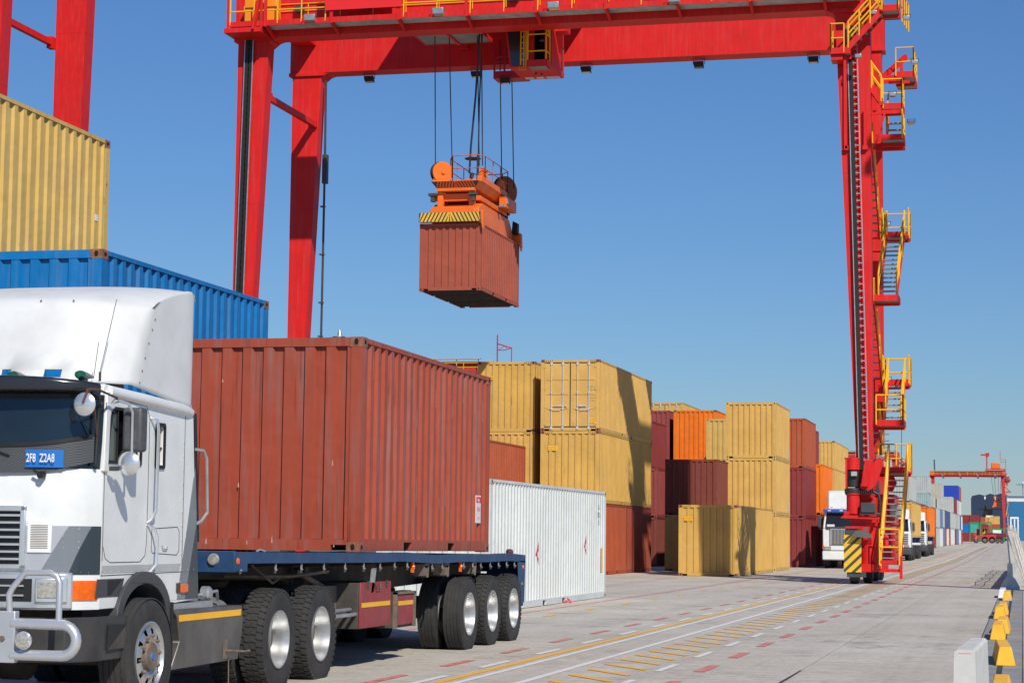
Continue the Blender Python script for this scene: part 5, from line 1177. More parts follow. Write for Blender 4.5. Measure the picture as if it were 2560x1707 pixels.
# ladders, stairs and platforms on the right legs
xs0 = -4.30
stairs(CR, (-4.47, 73.9, .50), (-4.27, 75.6, 4.0), .33, treads=16, hr=.045)
mb = MB()
for z in (.55, .85): mb.box(-4.85, -4.15, 73.86, 73.9, z-.12, z)
mb.box(-4.15, -4.05, 73.8, 73.9, .2, 1.0); mb.build('ladder_foot', M_RED, CR)
rail_run('railing', CR, [(-4.84, 73.8, .68), (-4.16, 73.8, .68)], h=1.25, post=.7)
platform(CR, -4.98, -3.85, 75.6, 77.0, 4.0, rails=(((-4.98, 75.6), (-4.98, 77), (-3.87, 77), (-3.87, 75.6)),))
floodlight(CR, -4.90, 75.5, 4.5, sc=.7); mb = MB(); mb.tube([(-4.25, 77, 4.1), (-4.22, 77, 5.6)], .012, 5); mb.build('aerial', M_DGREY, CR)
stairs(CR, (-5.30, 79.8, 4.1), (-5.28, 77.2, 5.6), .24)
platform(CR, -5.0, -4.02, 74.8, 76.3, 5.66, rails=(((-5.0, 74.8), (-4.05, 74.8)), ((-4.05, 74.8), (-4.05, 76.3))))
stairs(CR, (-4.50, 76.2, 5.75), (-4.45, 78.0, 7.35), .30); platform(CR, -4.95, -4.0, 78.0, 79.5, 7.35, rails=(((-4.95, 78.0), (-4.95, 79.5), (-4.0, 79.5), (-4.0, 78.0)),))
stairs(CR, (-5.30, 79.4, 7.4), (-5.34, 75.8, 10.1), .22)
platform(CR, -5.05, -4.18, 74.8, 76.2, 10.15, rails=())
stairs(CR, (-4.62, 75.6, 10.2), (-4.45, 78.0, 12.9), .32, treads=14); platform(CR, -4.95, -3.98, 78.0, 79.4, 12.9, rails=(((-4.95, 78.0), (-4.95, 79.4), (-3.98, 79.4), (-3.98, 78.0)),))
stairs(CR, (-5.34, 79.2, 13.0), (-5.36, 75.6, 15.8), .22)
for z, y in ((13.6, 79.9), (7.6, 79.9)): floodlight(CR, -4.9, y, z, sc=.6)
for z in (5.0, 5.25, 5.5, 4.6, 4.3, 7.9, 8.15): mb = MB(); mb.box(-5.02, -4.80, 78.9, 79.1, z, z+.04); mb.build('rung', M_GREY, CR)
platform(CR, -4.75, -3.95, 74.6, 76.0, 15.95, rails=(((-4.0, 74.6), (-4.0, 76.0)),)); mb = MB(); mb.box(-5.1, -3.95, 75.6, 75.7, 15.7, 16.25); mb.build('cross_frame', M_RED, CR)
stairs(CR, (-4.35, 75.9, 16.0), (-4.35, 77.0, 17.1), .28, treads=3)
platform(CR, -4.78, -3.98, 74.9, 76.2, 17.15, rails=(((-4.7, 74.9), (-4.02, 74.9), (-4.02, 76.2)),))
stairs(CR, (-4.72, 74.5, 17.25), (-5.75, 74.5, 18.75), .28, axis='X', treads=7)
platform(CR, -6.45, -5.72, 73.1, 74.0, 18.85, rails=(((-6.42, 74.0), (-6.42, 73.12), (-5.95, 73.12)),)); mb = MB(); mb.box(-6.42, -6.0, 73.2, 73.9, 18.6, 18.80); mb.box(-5.98, -5.88, 73.3, 73.4, 15.5, 18.8); mb.build('platform_strut', M_RED, CR)
stairs(CR, (-5.80, 73.4, 19.0), (-4.62, 73.4, 20.28), .28, axis='X', treads=6)
platform(CR, -4.62, -4.02, 73.0, 74.4, 20.30, rails=(((-4.6, 73.0), (-4.05, 73.0), (-4.05, 74.4)),)); rail_run('railing', CR, [(-4.05, 74.4, 20.3), (-3.85, 76.5, 20.3)], post=.6)
stairs(CR, (-4.75, 74.7, 20.4), (-5.9, 74.7, 21.8), .28, axis='X', treads=6)
platform(CR, -4.35, -3.62, 76.0, 78.2, 18.55, rails=(((-3.65, 76.0), (-3.65, 78.2)), ((-4.3, 76.0), (-3.65, 76.0)),)); mb = MB(); mb.bar((-5.0, 76, 18.3), (-4.0, 77.5, 19.6), .14, .2); mb.bar((-4.05, 76.5, 18.2), (-4.15, 76.5, 19.3), .12, .2); mb.box(-5.1, -4.3, 76.0, 76.1, 18.3, 18.6); mb.box(-4.5, -3.75, 75.0, 75.1, 18.05, 18.15); mb.build('cross_frame', M_RED, CR)
mb = MB(); mb.box(-5.9, -4.05, 74.5, 74.6, 16.85, 16.98); mb.bar((-5.0, 74.5, 15.6), (-4.6, 74.5, 16.9), .07); mb.box(-5.32, -5.22, 73.85, 73.95, 15.6, 16.9); mb.box(-5.98, -5.90, 73.84, 73.94, 15.5, 18.7); mb.box(-6.02, -5.86, 73.84, 73.996, 15.45, 15.6); mb.box(-5.36, -5.18, 73.84, 73.996, 15.45, 15.6); mb.build('tie_frame', M_RED, CR)
for x, y, z in ((-3.75, 73.2, 20.0), (-3.58, 75.4, 18.9), (-3.68, 74.6, 16.5), (-4.35, 74.8, 17.6), (-4.9, 73.2, 20.25), (-5.45, 73.2, 18.7)): floodlight(CR, x, y, z, sc=.55)
mb = MB(); mb.box(-4.62, -4.55, 73.0, 73.07, 20.3, 22.5); mb.box(-3.95, -3.9, 74.4, 74.45, 20.3, 22.5); mb.box(-4.6, -3.9, 74.2, 74.25, 21.2, 21.3); mb.build('post', M_RED, CR)

# ---------------------------------------------------------------- spreader hanging under the crane
SPR = thing('container_spreader', 'orange spreader with striped bumpers gripping the hanging container', 'spreader', (-21.06, 78.45, 13.43))
mb = MB()
mb.prism([(75.7, 13.50), (81.2, 13.50), (81.1, 13.9), (80.6, 14.30), (76.3, 14.30), (75.8, 14.05)], 'X', -21.95, -20.05)
mb.prism([(-21.98, 13.8), (-20.02, 13.8), (-20.2, 14.08), (-21.8, 14.08)], 'Y', 75.42, 75.7); body = mb.build('main_frame', M_ORG, SPR, bevel=.02)
for y in (75.20, 81.40):
    mb = MB(); mb.box(-22.27, -19.83, y+.021, y+.30, 13.46, 13.80); eb = mb.build('end_beam', M_ORG, body, bevel=.01)
    if y < 76:
        pl_ = MB(); pl_.box(-22.27, -19.83, y, y+.02, 13.45, 13.81); po_ = pl_.build('striped_plate', M_HAZB, eb); st_ = MB()
        for i in range(-1, 12):
            for s in (-1, 1):
                xa = -21.05+s*(.03+.15*i); pts = [(xa, 13.455), (xa+s*.085, 13.455), (xa+s*.085-s*.18, 13.805), (xa-s*.18, 13.805)]
                lo = -22.265 if s < 0 else -21.05; hi = -21.05 if s < 0 else -19.835
                pts = [(max(lo, min(hi, a)), b) for a, b in pts]
                if max(p[0] for p in pts)-min(p[0] for p in pts) > .03: st_.quadpts(*[(a, y-.003, b) for a, b in pts])
        st_.build('yellow_stripes', M_HAZY, po_)
mb = MB(); mb.box(-21.62, -20.28, 75.9, 76.1, 14.36, 14.64); mb.box(-21.7, -20.2, 75.6, 75.9, 14.70, 14.82); mb.box(-21.7, -20.2, 80.4, 80.7, 14.70, 14.82)
for x in (-21.7, -20.45):
    for y in (75.75, 80.4): mb.box(x, x+.22, y, y+.22, 14.1, 14.95)
mb.box(-21.9, -20.1, 76.2, 80.4, 14.42, 14.60); mb.build('upper_frame', M_ORG, SPR, bevel=.01)
for x in (-21.95, -20.35):
    for y in (75.5, 80.6): tw = MB(); tw.box(x-.05, x+.27, y, y+.25, 14.52, 14.62); tw.box(x+.03, x+.19, y+.05, y+.25, 14.30, 14.52); tw.build('twist_lock', M_STEELD, SPR)
mb = MB(); mb.hexa([(-21.72, 75.75, 14.82), (-20.18, 75.75, 14.82), (-20.18, 80.2, 14.82), (-21.72, 80.2, 14.82)], [(-21.92, 75.55, 15.08), (-19.98, 75.55, 15.08), (-19.98, 80.5, 15.08), (-21.92, 80.5, 15.08)]); mb.box(-20.14, -19.95, 75.8, 80.0, 15.08, 15.30); mb.box(-21.9, -21.7, 75.8, 80.0, 15.08, 15.25); hbk = mb.build('headblock', M_ORG, SPR, bevel=.01)
pl_ = MB(); pl_.hexa([(-21.70, 75.735, 14.83), (-20.2, 75.735, 14.83), (-20.2, 75.755, 14.83), (-21.70, 75.755, 14.83)], [(-21.90, 75.53, 15.07), (-20.0, 75.53, 15.07), (-20.0, 75.55, 15.07), (-21.90, 75.55, 15.07)]); po_ = pl_.build('striped_plate', M_HAZB, hbk)
st_ = MB()
for i in range(8):
    for s in (-1, 1):
        xa = -20.95+s*(.03+.118*i); 
        if abs(xa+20.95) < .80: st_.quadpts((xa, 75.728, 14.84), (xa+s*.06, 75.728, 14.84), (xa+s*.06-s*.10, 75.522, 15.06), (xa-s*.10, 75.522, 15.06))
st_.build('orange_stripes', M_ORG, po_)
def disc(root, c, r, nrm, th, m):
    nrm = Vector(nrm).normalized(); q = nrm.to_track_quat('X', 'Z'); mb = MB(); mb.lathe([(-th/2, .04), (-th/2, r), (th/2, r), (th/2, .04)], (0, 0, 0), 'X', 32); mb.lathe([(-th/2-.07, .07), (th/2+.07, .07)], (0, 0, 0), 'X', 16); mb.v = [tuple(Vector(c)+q @ Vector(v)) for v in mb.v]; return mb.build('sheave', m, root)
disc(SPR, (-21.58, 76.0, 15.5), .42, (.62, -.78, 0), .10, M_ORG); disc(SPR, (-21.68, 76.12, 15.5), .44, (.62, -.78, 0), .06, M_BLACK)
disc(SPR, (-20.28, 80.9, 15.55), .60, (.80, -.5, 0), .10, M_ORGR); disc(SPR, (-20.38, 81.0, 15.55), .62, (.80, -.5, 0), .06, M_BLACK)
disc(SPR, (-20.1, 76.6, 15.45), .30, (1, -.2, 0), .12, M_ORG); disc(SPR, (-20.15, 79.6, 15.45), .30, (1, -.2, 0), .12, M_ORG)
mb = MB(); mb.lathe([(0, .42), (.28, .42)], (-20.75, 77.3, 15.1), 'Z', 24); mb.box(-21.2, -20.4, 76.2, 76.6, 15.08, 15.22); mb.build('cable_basket', M_ORG, SPR); mb = MB(); mb.lathe([(0, .03), (.25, .10), (.3, .04)], (-20.75, 77.3, 15.4), 'Z', 12); mb.build('cable_guide', M_DGREY, SPR); mb = MB(); mb.lathe([(0, .30), (.03, .33), (.05, .28)], (-20.7, 77.2, 16.2), 'Z', 20); mb.build('guide_ring', M_DGREY, SPR)
rr_ = rail_run('railing', SPR, [(-21.45, 76.7, 15.15), (-21.2, 76.1, 15.15), (-20.2, 76.0, 15.15), (-19.98, 76.4, 15.15), (-19.95, 79.9, 15.15), (-20.3, 80.4, 15.15), (-21.3, 80.4, 15.15), (-21.5, 79.8, 15.15), (-21.45, 76.7, 15.15)], h=1.0, m=mat('rail_orange_rust', (.50, .12, .03), .6, var=.4, nscale=10), post=1.1, r=.02)
mb = MB(); mb.box(-20.05, -19.75, 78.9, 80.6, 14.55, 15.0); mb.build('hydraulic_box', M_ORG, SPR, bevel=.02)
for q_ in ((-19.8, -19.7, 78.95, 79.2, 14.7, 14.98), (-19.9, -19.75, 78.4, 78.6, 14.5, 14.62)): mb = MB(); mb.box(*q_); mb.build('valve_box', M_GREY, SPR)
for x, y, d in ((-19.86, 75.35, 1), (-19.86, 81.5, 1), (-22.25, 81.5, -1)):
    mb = MB(); mb.prism([(x, 13.9), (x+d*.12, 13.85), (x+d*.14, 13.3), (x+d*.10, 13.12), (x+d*.05, 13.4)], 'Y', y-.12, y+.12); mb.build('corner_guide', M_ORG, SPR, bevel=.01)
mb = MB(); mb.prism([(-20.1, 13.8), (-19.85, 13.8), (-19.85, 14.25), (-20.05, 14.35)], 'Y', 81.2, 81.5); mb.build('actuator', M_BLACK, SPR)

# ---------------------------------------------------------------- other cranes
def tall_leg(root, xl, y0, dep):
    mb = MB(); w = lambda z: 1.35+.024*z
    mb.hexa([(xl, y0, 0), (xl+1.35, y0, 0), (xl+1.35, y0+dep, 0), (xl, y0+dep, 0)], [(xl, y0, 45), (xl+w(45), y0, 45), (xl+w(45), y0+dep, 45), (xl, y0+dep, 45)])
    for z in (24, 29.0, 35): mb.box(xl-.01, xl+w(z)+.01, y0-.01, y0+dep+.01, z, z+.03)
    mb.build('leg', M_RED, root)
BC = thing('gantry_crane', 'tall red crane legs rising behind the worn tan container at the left edge', 'gantry crane', (-62.4, 120, 0))
for xl, y0 in ((-63.15, 114.4), (-63.15, 126.0)): tall_leg(BC, xl, y0, 1.25)
mb = MB(); mb.bar((-63.3, 115.6, 34.3), (-63.3, 126, 34.3), .34, .40); mb.box(-63.5, -63.1, 125.4, 126, 33.9, 34.7); mb.build('brace', M_RED, BC)
for y0 in (114.4, 126.0):
    mb = MB(); mb.box(-90, -60.6, y0, y0+1.3, 45, 47.2); mb.build('girder', M_RED, BC)
    mb = MB(); mb.box(-90, -89, y0, y0+1.3, 0, 45); mb.build('leg', M_RED, BC)
mb = MB(); mb.box(-63.1, -62.0, 115.6, 126, .8, 1.8); mb.build('sill_beam', M_RED, BC)

def far_crane(label, xl, xr, y, z0, zb=20.6, trolley=None, antenna=True, spread=None, m=M_RED2, sim=False):
    r = thing('gantry_crane', label, 'gantry crane', ((xl+xr)/2, y+3.5, z0)); Z = z0+zb
    for xo, inn in ((xl, 1), (xr, -1)):
        for yy in (y, y+6.2):
            mb = MB(); a0, b0 = sorted((xo, xo+inn*.55)); a1, b1 = sorted((xo, xo+inn*1.27)); mb.hexa([(a0, yy, z0+3), (b0, yy, z0+3), (b0, yy+.7, z0+3), (a0, yy+.7, z0+3)], [(a1, yy, Z), (b1, yy, Z), (b1, yy+.7, Z), (a1, yy+.7, Z)]); mb.build('leg', m, r)
        mb = MB(); xm = xo+inn*.28; mb.box(xm-.3, xm+.3, y-.6, y+7.4, z0+3, z0+3.8); mb.box(xm-.3, xm+.3, y, y+1, z0+.9, z0+3.0); mb.box(xm-.3, xm+.3, y+6, y+7, z0+.9, z0+3.0); mb.build('sill_beam', m, r)
        for yy in (y-.3, y+1.2, y+5.6, y+7.2): mb = MB(); mb.lathe([(-.18, .5), (-.18, .6), (.18, .6), (.18, .5)], (xm, yy, z0+.6), 'X', 16); mb.build('wheel', M_RUB, r)
    for yy in (y, y+6.2): mb = MB(); mb.box(xl-.1, xr+.1, yy, yy+.9, Z, Z+1.7); mb.build('girder', m, r)
    mb = MB(); mb.box(xl, xr, y-1.0, y-.02, Z+.25, Z+.42); mb.build('walkway', m, r)
    rail_run('railing', r, [(xl, y-1.0, Z+.42), (xr, y-1.0, Z+.42)], post=2.4, r=.045)
    mb = MB(); mb.box(xl+.6, xr-.3, y-.9, y-.2, Z+1.95, Z+2.1)
    for k in range(9): x = xl+.8+(xr-xl-1.4)*k/8; mb.box(x-.04, x+.04, y-.6, y-.5, Z+.42, Z+1.95)
    mb.build('cable_cover', mat('cover_grey', (.42, .43, .44), .5), r)
    mb = MB(); mb.box(xl+.1, xl+1.5, y-.8, y-.2, Z+.4, Z+1.6); mb.build('electric_cabinet', M_ORG, r)
    for k in range(4): x = xl+4+(xr-xl-7)*k/3; mb = MB(); mb.box(x-.22, x+.22, y-1.35, y-1.05, Z+.2, Z+.5); mb.build('floodlight', M_GALV, r); mb = MB(); mb.box(x-.3, x+.3, y+6.6, y+7, Z-.4, Z-.1); mb.build('floodlight', M_BLACK, r)
    # stair tower on the right leg
    mb = MB(); my = MB(); zz = z0+1; k = 0
    while zz < Z-1.5:
        h = 3.4; xa, xb = (xr+.1, xr+.9); mb.box(xa, xb, y+1, y+2, zz+h, zz+h+.2); my.bar((xb if k % 2 else xa+.1, y+1.2, zz), (xb-.2, y+2.8, zz+h), .10, .3); my.tube([(xa, y+1, zz+h+1.1), (xb, y+1, zz+h+1.1), (xb, y+1, zz+h)], .05, 5); zz += h; k += 1
    mb.build('platform', m, r); my.build('staircase', M_YEL, r)
    mb = MB(); mb.bar((xr+1.7, y+1, Z-.9), (xr+.2, y+1, Z-2.6), .25, .5); mb.bar((xr-.8, y+.2, Z+1.5), (xr+1.6, y+.8, Z-1.2), .25, .4); mb.box(xr+.2, xr+1.9, y+.6, y+2, Z-1.3, Z-1.0); mb.box(xr+.2, xr+1.9, y+.6, y+2, Z-5, Z-4.7); mb.bar((xr, y+1, Z-3.2), (xr+1.5, y+1, Z-4.8), .25, .3); mb.build('stair_frame', m, r)
    if trolley is not None:
        t = MB(); t.box(trolley-3.2, trolley+3.0, y-.2, y+7, Z+1.9, Z+2.5); tt = t.build('trolley', m, r); t = MB(); t.box(trolley-1.4, trolley+1.5, y, y+5, Z+2.5, Z+4.4); t.build('machine_house', M_ORG, tt, bevel=.2); t = MB(); t.box(trolley-2.9, trolley-2.5, y+.5, y+1, Z+2.5, Z+7.2); t.box(trolley-4.6, trolley-2.2, y+.4, y+.8, Z+6.7, Z+7.2); t.box(trolley-3.1, trolley-1.9, y+.3, y+1.1, Z+6.4, Z+7.6); t.build('light_mast', m, tt)
        t = MB()
        for dx in (-1.6, -.5, .9, 1.9): t.tube([(trolley+dx, y+3, Z+2), (trolley+.2+dx*.55, y+3.2, z0+(spread or 12))], .05, 4)
        t.build('hoist_rope', M_ROPE, r)
        t = MB(); t.box(trolley+2.6, trolley+4.3, y+1.5, y+3.7, Z-1.9, Z+.1); t.build('operator_cab', mat('cab_far', (.10, .14, .15), .2), r)
    if antenna:
        t = MB(); t.tube([(xr+.3, y, Z), (xr+.3, y, Z+5.4), (xr-1.4, y, Z+5.4), (xr-1.4, y, Z+8)], .10, 5); t.tube([(xr-1.4, y, Z+5.0), (xr-1.4, y, Z+4.6), (xr+.3, y, Z+4.6)], .08, 5); t.build('antenna_frame', mat('antenna_red', (.55, .03, .08), .5), r)
    return r
fc_ = far_crane('red gantry crane farthest away, orange machine house on top, beyond the yard road', -28.4, -4.9, 680, gz(680), trolley=-7.8, spread=14.2)
q = MB(); q.tube([(-26.9, 680, gz(680)+22.4), (-27.0, 680, gz(680)+26)], .22, 6); q.build('aerial', mat('aerial_slate', (.06, .08, .12), .6), fc_)
q = thing('container_spreader', 'tiny empty orange spreader hanging from the farthest crane', 'spreader', (-7.55, 683, 12.2))
t = MB(); t.hexa([(-8.9, 682.6, 12.2), (-6.3, 682.6, 12.2), (-6.3, 684, 12.2), (-8.9, 684, 12.2)], [(-8.3, 682.6, 13.5), (-6.9, 682.6, 13.5), (-6.9, 684, 13.5), (-8.3, 684, 13.5)]); t.box(-8.9, -8.4, 682.5, 683, 11.9, 12.3); t.box(-6.8, -6.2, 682.5, 683, 11.9, 12.3); t.build('main_frame', M_ORG, q)
t = MB(); t.box(-8.4, -6.8, 682.8, 683.8, 14.0, 14.5); t.box(-8.4, -8.1, 682.8, 683.8, 13.5, 15.6); t.box(-7.1, -6.8, 682.8, 683.8, 13.5, 15.6); t.box(-8.1, -7.1, 682.8, 683.8, 14.9, 15.1); t.build('headblock', M_ORG, q)
far_crane('red gantry crane whose beam shows left of the near crane foot, far behind', -50.8, -27.3, 480, gz(480), zb=18.9, antenna=False)
c5 = far_crane('red gantry crane with grey cable cover, seen over the truck load', -87.5, -63.9, 245, gz(245), antenna=False)
t = MB(); z = gz(245)+22.3; t.tube([(-62.25, 245, z-6), (-62.25, 245, 26.0)], .09, 6); t.tube([(-62.25, 245, 24.9), (-60.45, 245, 24.35), (-60.45, 245, z-6)], .08, 6); t.tube([(-62.25, 245, 24.1), (-61.3, 245, 24.1), (-60.45, 245, 24.35)], .06, 5); t.tube([(-62.2, 245, 24.1), (-61.3, 245, 24.6), (-61.0, 245, 24.3)], .04, 5); t.box(-62.4, -60.3, 244.9, 245.1, z-6.2, z-5.9); t.build('antenna_frame', M_RED2, c5)
t = MB(); t.prism([(-82.6, 25.5), (-80.6, 25.2), (-80.6, 25.5), (-82.6, 25.8)], 'Y', 245, 245.3); t.box(-82.2, -82.0, 245, 245.2, 22, 25.5); t.box(-80.9, -80.7, 245, 245.2, 22, 25.3); t.build('trolley_frame', M_RED2, c5)

# ---------------------------------------------------------------- lamp masts
def lamp_mast(label, x, y, z0, h, r0=.35, nl=12, rr=1.3):
    m_ = thing('lamp_mast', label, 'light mast', (x, y, z0)); t = MB(); t.lathe([(0, r0), (h, r0*.45)], (x, y, z0), 'Z', 12); t.build('pole', M_GALV, m_)
    t = MB(); t.lathe([(0, rr*.75), (.12, rr*.75)], (x, y, z0+h-.3), 'Z', 16); t.lathe([(0, .4), (.9, .3), (1.3, .1)], (x, y, z0+h-.3), 'Z', 10); t.build('head_ring', M_GALV, m_)
    for k in range(nl): a = 2*PI*k/nl+.2; t = MB(); cx_, cy_ = x+math.cos(a)*rr, y+math.sin(a)*rr; t.box(cx_-.28, cx_+.28, cy_-.2, cy_+.2, z0+h-.55-(k % 2)*.35, z0+h-.25-(k % 2)*.3); t.build('floodlight', M_DGREY if k % 3 else M_GALV, m_)
lamp_mast('slim lamp mast with a ring of floodlights, above the truck load', -104.6, 310, gz(310), 32.0)
lamp_mast('tiny lamp mast far off above the blue shed', 1.0, 1050, 1.2, 28, .5, 8, 3.0)
lamp_mast('thick light mast standing out of view to the right', 5.62, 60.5, 0, 30, .42)

# ---------------------------------------------------------------- sheds
def lit(name, pts): pass
sh = thing('warehouse', 'dark navy warehouse with shallow gabled roofs and an open black doorway', 'warehouse', (-12, 815, 1.2))
pf = [(-18.3, 0), (-18.3, 16.0), (-17.9, 17.0), (-15.1, 17.6), (-13.2, 17.1), (-11.2, 17.9), (-9.4, 17.3), (-7.2, 18.0), (-5.4, 17.7), (-5.4, 0)]
NAVYM = mat('cladding_navy', (.016, .032, .075), .7, var=.08)
t = MB(); t.prism([(x, z+1.2-.2 if z else 1.0) for x, z in pf], 'Y', 800, 840); t.build('wall', NAVYM, sh)
t = MB(); t.box(-12.5, -10.4, 799.9, 800, 1.2, 13.0); t.build('doorway', M_DARK, sh)  # flat black panel on the solid wall; shade of the inside painted in
t = MB(); t.box(-15.5, -5.6, 799.85, 800, 13.0, 13.15); t.build('door_track', M_BLACK, sh)
for x in (-13.15, -9.4): t = MB(); t.prism([(x-.35, 17.8), (x+.35, 17.8), (x+.15, 16.6), (x-.15, 16.6)], 'Y', 799.8, 799.95); t.build('roof_light', M_TXTW, sh)
sh = thing('warehouse', 'long bright blue shed with a white band under its eaves', 'warehouse', (30, 860, 1.2))
t = MB(); t.box(-5.4, 90, 842, 900, 1.0, 17.6); t.build('wall', mat('cladding_blue', (.022, .165, .36), .55, var=.05), sh); t = MB(); t.box(-5.4, 90, 841.9, 842, 17.6-.9, 18.4-.4); t.build('white_band', M_TXTW, sh); t = MB(); t.box(-5.2, 90, 842.2, 899, 17.6, 18.9); t.build('roof', mat('roof_slate', (.10, .17, .24), .6), sh); t = MB(); t.box(-1.6, 90, 880, 899, 18.9, 20.0); t.build('ridge_vent', mat('ridge_grey', (.40, .46, .50), .6), sh)

# ---------------------------------------------------------------- far containers (each one a thing)
def lab_row(kind): return {'white': 'white', 'steelblue': 'steel blue', 'terracotta': 'terracotta', 'maroon': 'maroon', 'navy': 'navy', 'beige': 'beige', 'grey': 'light grey', 'greygreen': 'grey-green', 'redbrown': 'brown-red', 'royal': 'royal blue', 'orange': 'orange', 'teal': 'teal', 'tan': 'tan', 'blue': 'blue', 'rosered': 'rose-red'}[kind]
ORD = ['nearest', 'second', 'third', 'fourth', 'fifth', 'sixth', 'seventh', 'eighth', 'ninth', 'tenth', 'eleventh', 'twelfth', 'thirteenth', 'fourteenth']
t1 = [('terracotta', 12.2), ('grey', 12.2), ('navy', 12.2), ('beige', 12.2), ('maroon', 12.2), ('grey', 12.2), ('white', 12.2), ('steelblue', 6.06), ('terracotta', 6.06), ('white', 12.2), ('terracotta', 6.06), ('white', 18.3), ('maroon', 12.2), ('steelblue', 12.2), ('white', 12.2), ('redbrown', 12.2)]
t2 = [('grey', 12.2), ('maroon', 12.2), ('navy', 12.2), ('grey', 12.2), ('terracotta', 12.2), ('grey', 12.2), ('steelblue', 12.2), ('beige', 6.06), ('navy', 12.2), ('navy', 12.2), ('grey', 12.2), ('beige', 12.2), ('greygreen', 12.2), ('grey', 12.2), ('navy', 6.06), ('white', 12.2)]
for tier, lst in ((0, t1), (1, t2)):
    y = 206.
    for i, (k, l) in enumerate(lst):
        if l > 13: subs = [12.2, 6.06]
        else: subs = [l]
        for q_, l_ in enumerate(subs):
            L_ = 12.192 if l_ > 7 else 6.058
            container('%s container in the long far row, %s tier, %s from the near end' % (lab_row(k), 'bottom' if tier == 0 else 'second', ORD[i] if i < 14 else ('fifteenth' if i == 14 else 'last')) + (', short' if q_ else ''), -10.5+.04*((i*7) % 3), y, gz(y)+tier*2.53, k, L=L_, H=2.52, detail=1, group='containers in the long far row'); y += L_+.12
far = [('pale grey container on top at the near end of the long far row', -10.45, 205, 2, 'grey', 12.192), ('weathered grey container topmost behind the tan-loaded truck', -13.1, 306, 3, 'grey', 12.192), ('grey-green container with a white line under the weathered grey one', -13.1, 306, 2, 'greygreen', 12.192),
 ('beige container on the highest tier left of the royal blue one', -13.1, 353, 3, 'beige', 12.192), ('royal blue container on the highest tier of the far row', -10.5, 365, 3, 'royal', 6.058), ('red container on the highest tier right of the royal blue one', -10.5, 372, 3, 'terracotta', 12.192),
 ('light grey container in the third tier with its end showing, below the royal blue one', -10.5, 334, 2, 'grey', 6.058), ('maroon container in the third tier right of the light grey end', -10.5, 345, 2, 'maroon', 12.192), ('light grey container in the third tier, right of the maroon side', -10.5, 358, 2, 'grey', 12.192), ('white container in the third tier at the far end of the row', -10.5, 371, 2, 'white', 12.192),
 ('beige container in the third tier behind the orange-loaded trailer', -13.1, 327, 2, 'beige', 12.192), ('maroon container low behind the orange-loaded truck', -13.1, 250, 2, 'maroon', 12.192),
 ('grey container in the third tier beneath the beige top one', -13.1, 353, 2, 'grey', 12.192)]
for lb, x, y, tr_, k, l in far: container(lb, x, y, gz(y)+tr_*2.53, k, L=l, H=2.52, detail=1)
for i, y in enumerate((306, 327, 341, 353, 365.5)):
    for tr_ in (0, 1): container('%s container hidden behind the long far row, %s tier, %s stack' % ('grey' if i % 2 else 'maroon', ('lowest', 'second')[tr_], ORD[i]), -13.1, y, gz(y)+tr_*2.53, 'grey' if i % 2 else 'maroon', L=12.192, H=2.52, detail=1)
for tr_ in (0, 1): container('navy container hidden behind the far row, %s tier, behind the orange-loaded truck' % ('lowest', 'second')[tr_], -13.1, 250, gz(250)+tr_*2.53, 'navy', L=12.192, H=2.52, detail=1)
blk = [(-14.2, 600, 0, 'maroon', 'maroon container at ground level, leftmost of the block before the navy warehouse'), (-14.35, 600, 1, 'blue', 'blue container above the leftmost maroon one, before the navy warehouse'), (-14.2, 600, 2, 'maroon', 'maroon container above the blue one, before the navy warehouse'),
 (-11.6, 600, 0, 'maroon', 'maroon container at ground level under the teal one'), (-11.75, 600, 1, 'teal', 'teal container left of the red reach stacker cab'), (-11.6, 600, 2, 'maroon', 'maroon container above the teal one'),
 (-9.2, 603, 0, 'rosered', 'rose-red container behind the reach stacker cab, at ground level'), (-9.2, 603, 1, 'maroon', 'maroon container inside the green portal frame'), (-9.4, 640, 2, 'terracotta', 'low terracotta container right of the two tall maroon ones'),
 (-8.0, 640, 0, 'terracotta', 'terracotta container at ground level behind the green frames'), (-8.0, 640, 1, 'terracotta', 'terracotta container second tier behind the green frames'), (-8.0, 640, 2, 'tan', 'small tan container with a white top, left of the larger tan one'),
 (-5.9, 610, 0, 'terracotta', 'terracotta container at ground level under the far tan one'), (-5.9, 610, 1, 'terracotta', 'terracotta container under the far tan one, second tier'), (-6.0, 610, 2, 'tan', 'lone tan container before the navy warehouse door')]
for x, y, tr_, k, lb in blk: container(lb, x, y, gz(y)+tr_*2.5, k, L=6.058, H=2.49 if (tr_ < 2 or x < -10) else 2.3, detail=1)
mw = MB(); mw.box(-10.3, -8.2, 640.1, 645, gz(640)+7.3, gz(640)+7.8); tag(mw.build('roof_tarp', M_TXTW), 'white tarp lying on the small tan container', 'tarp')
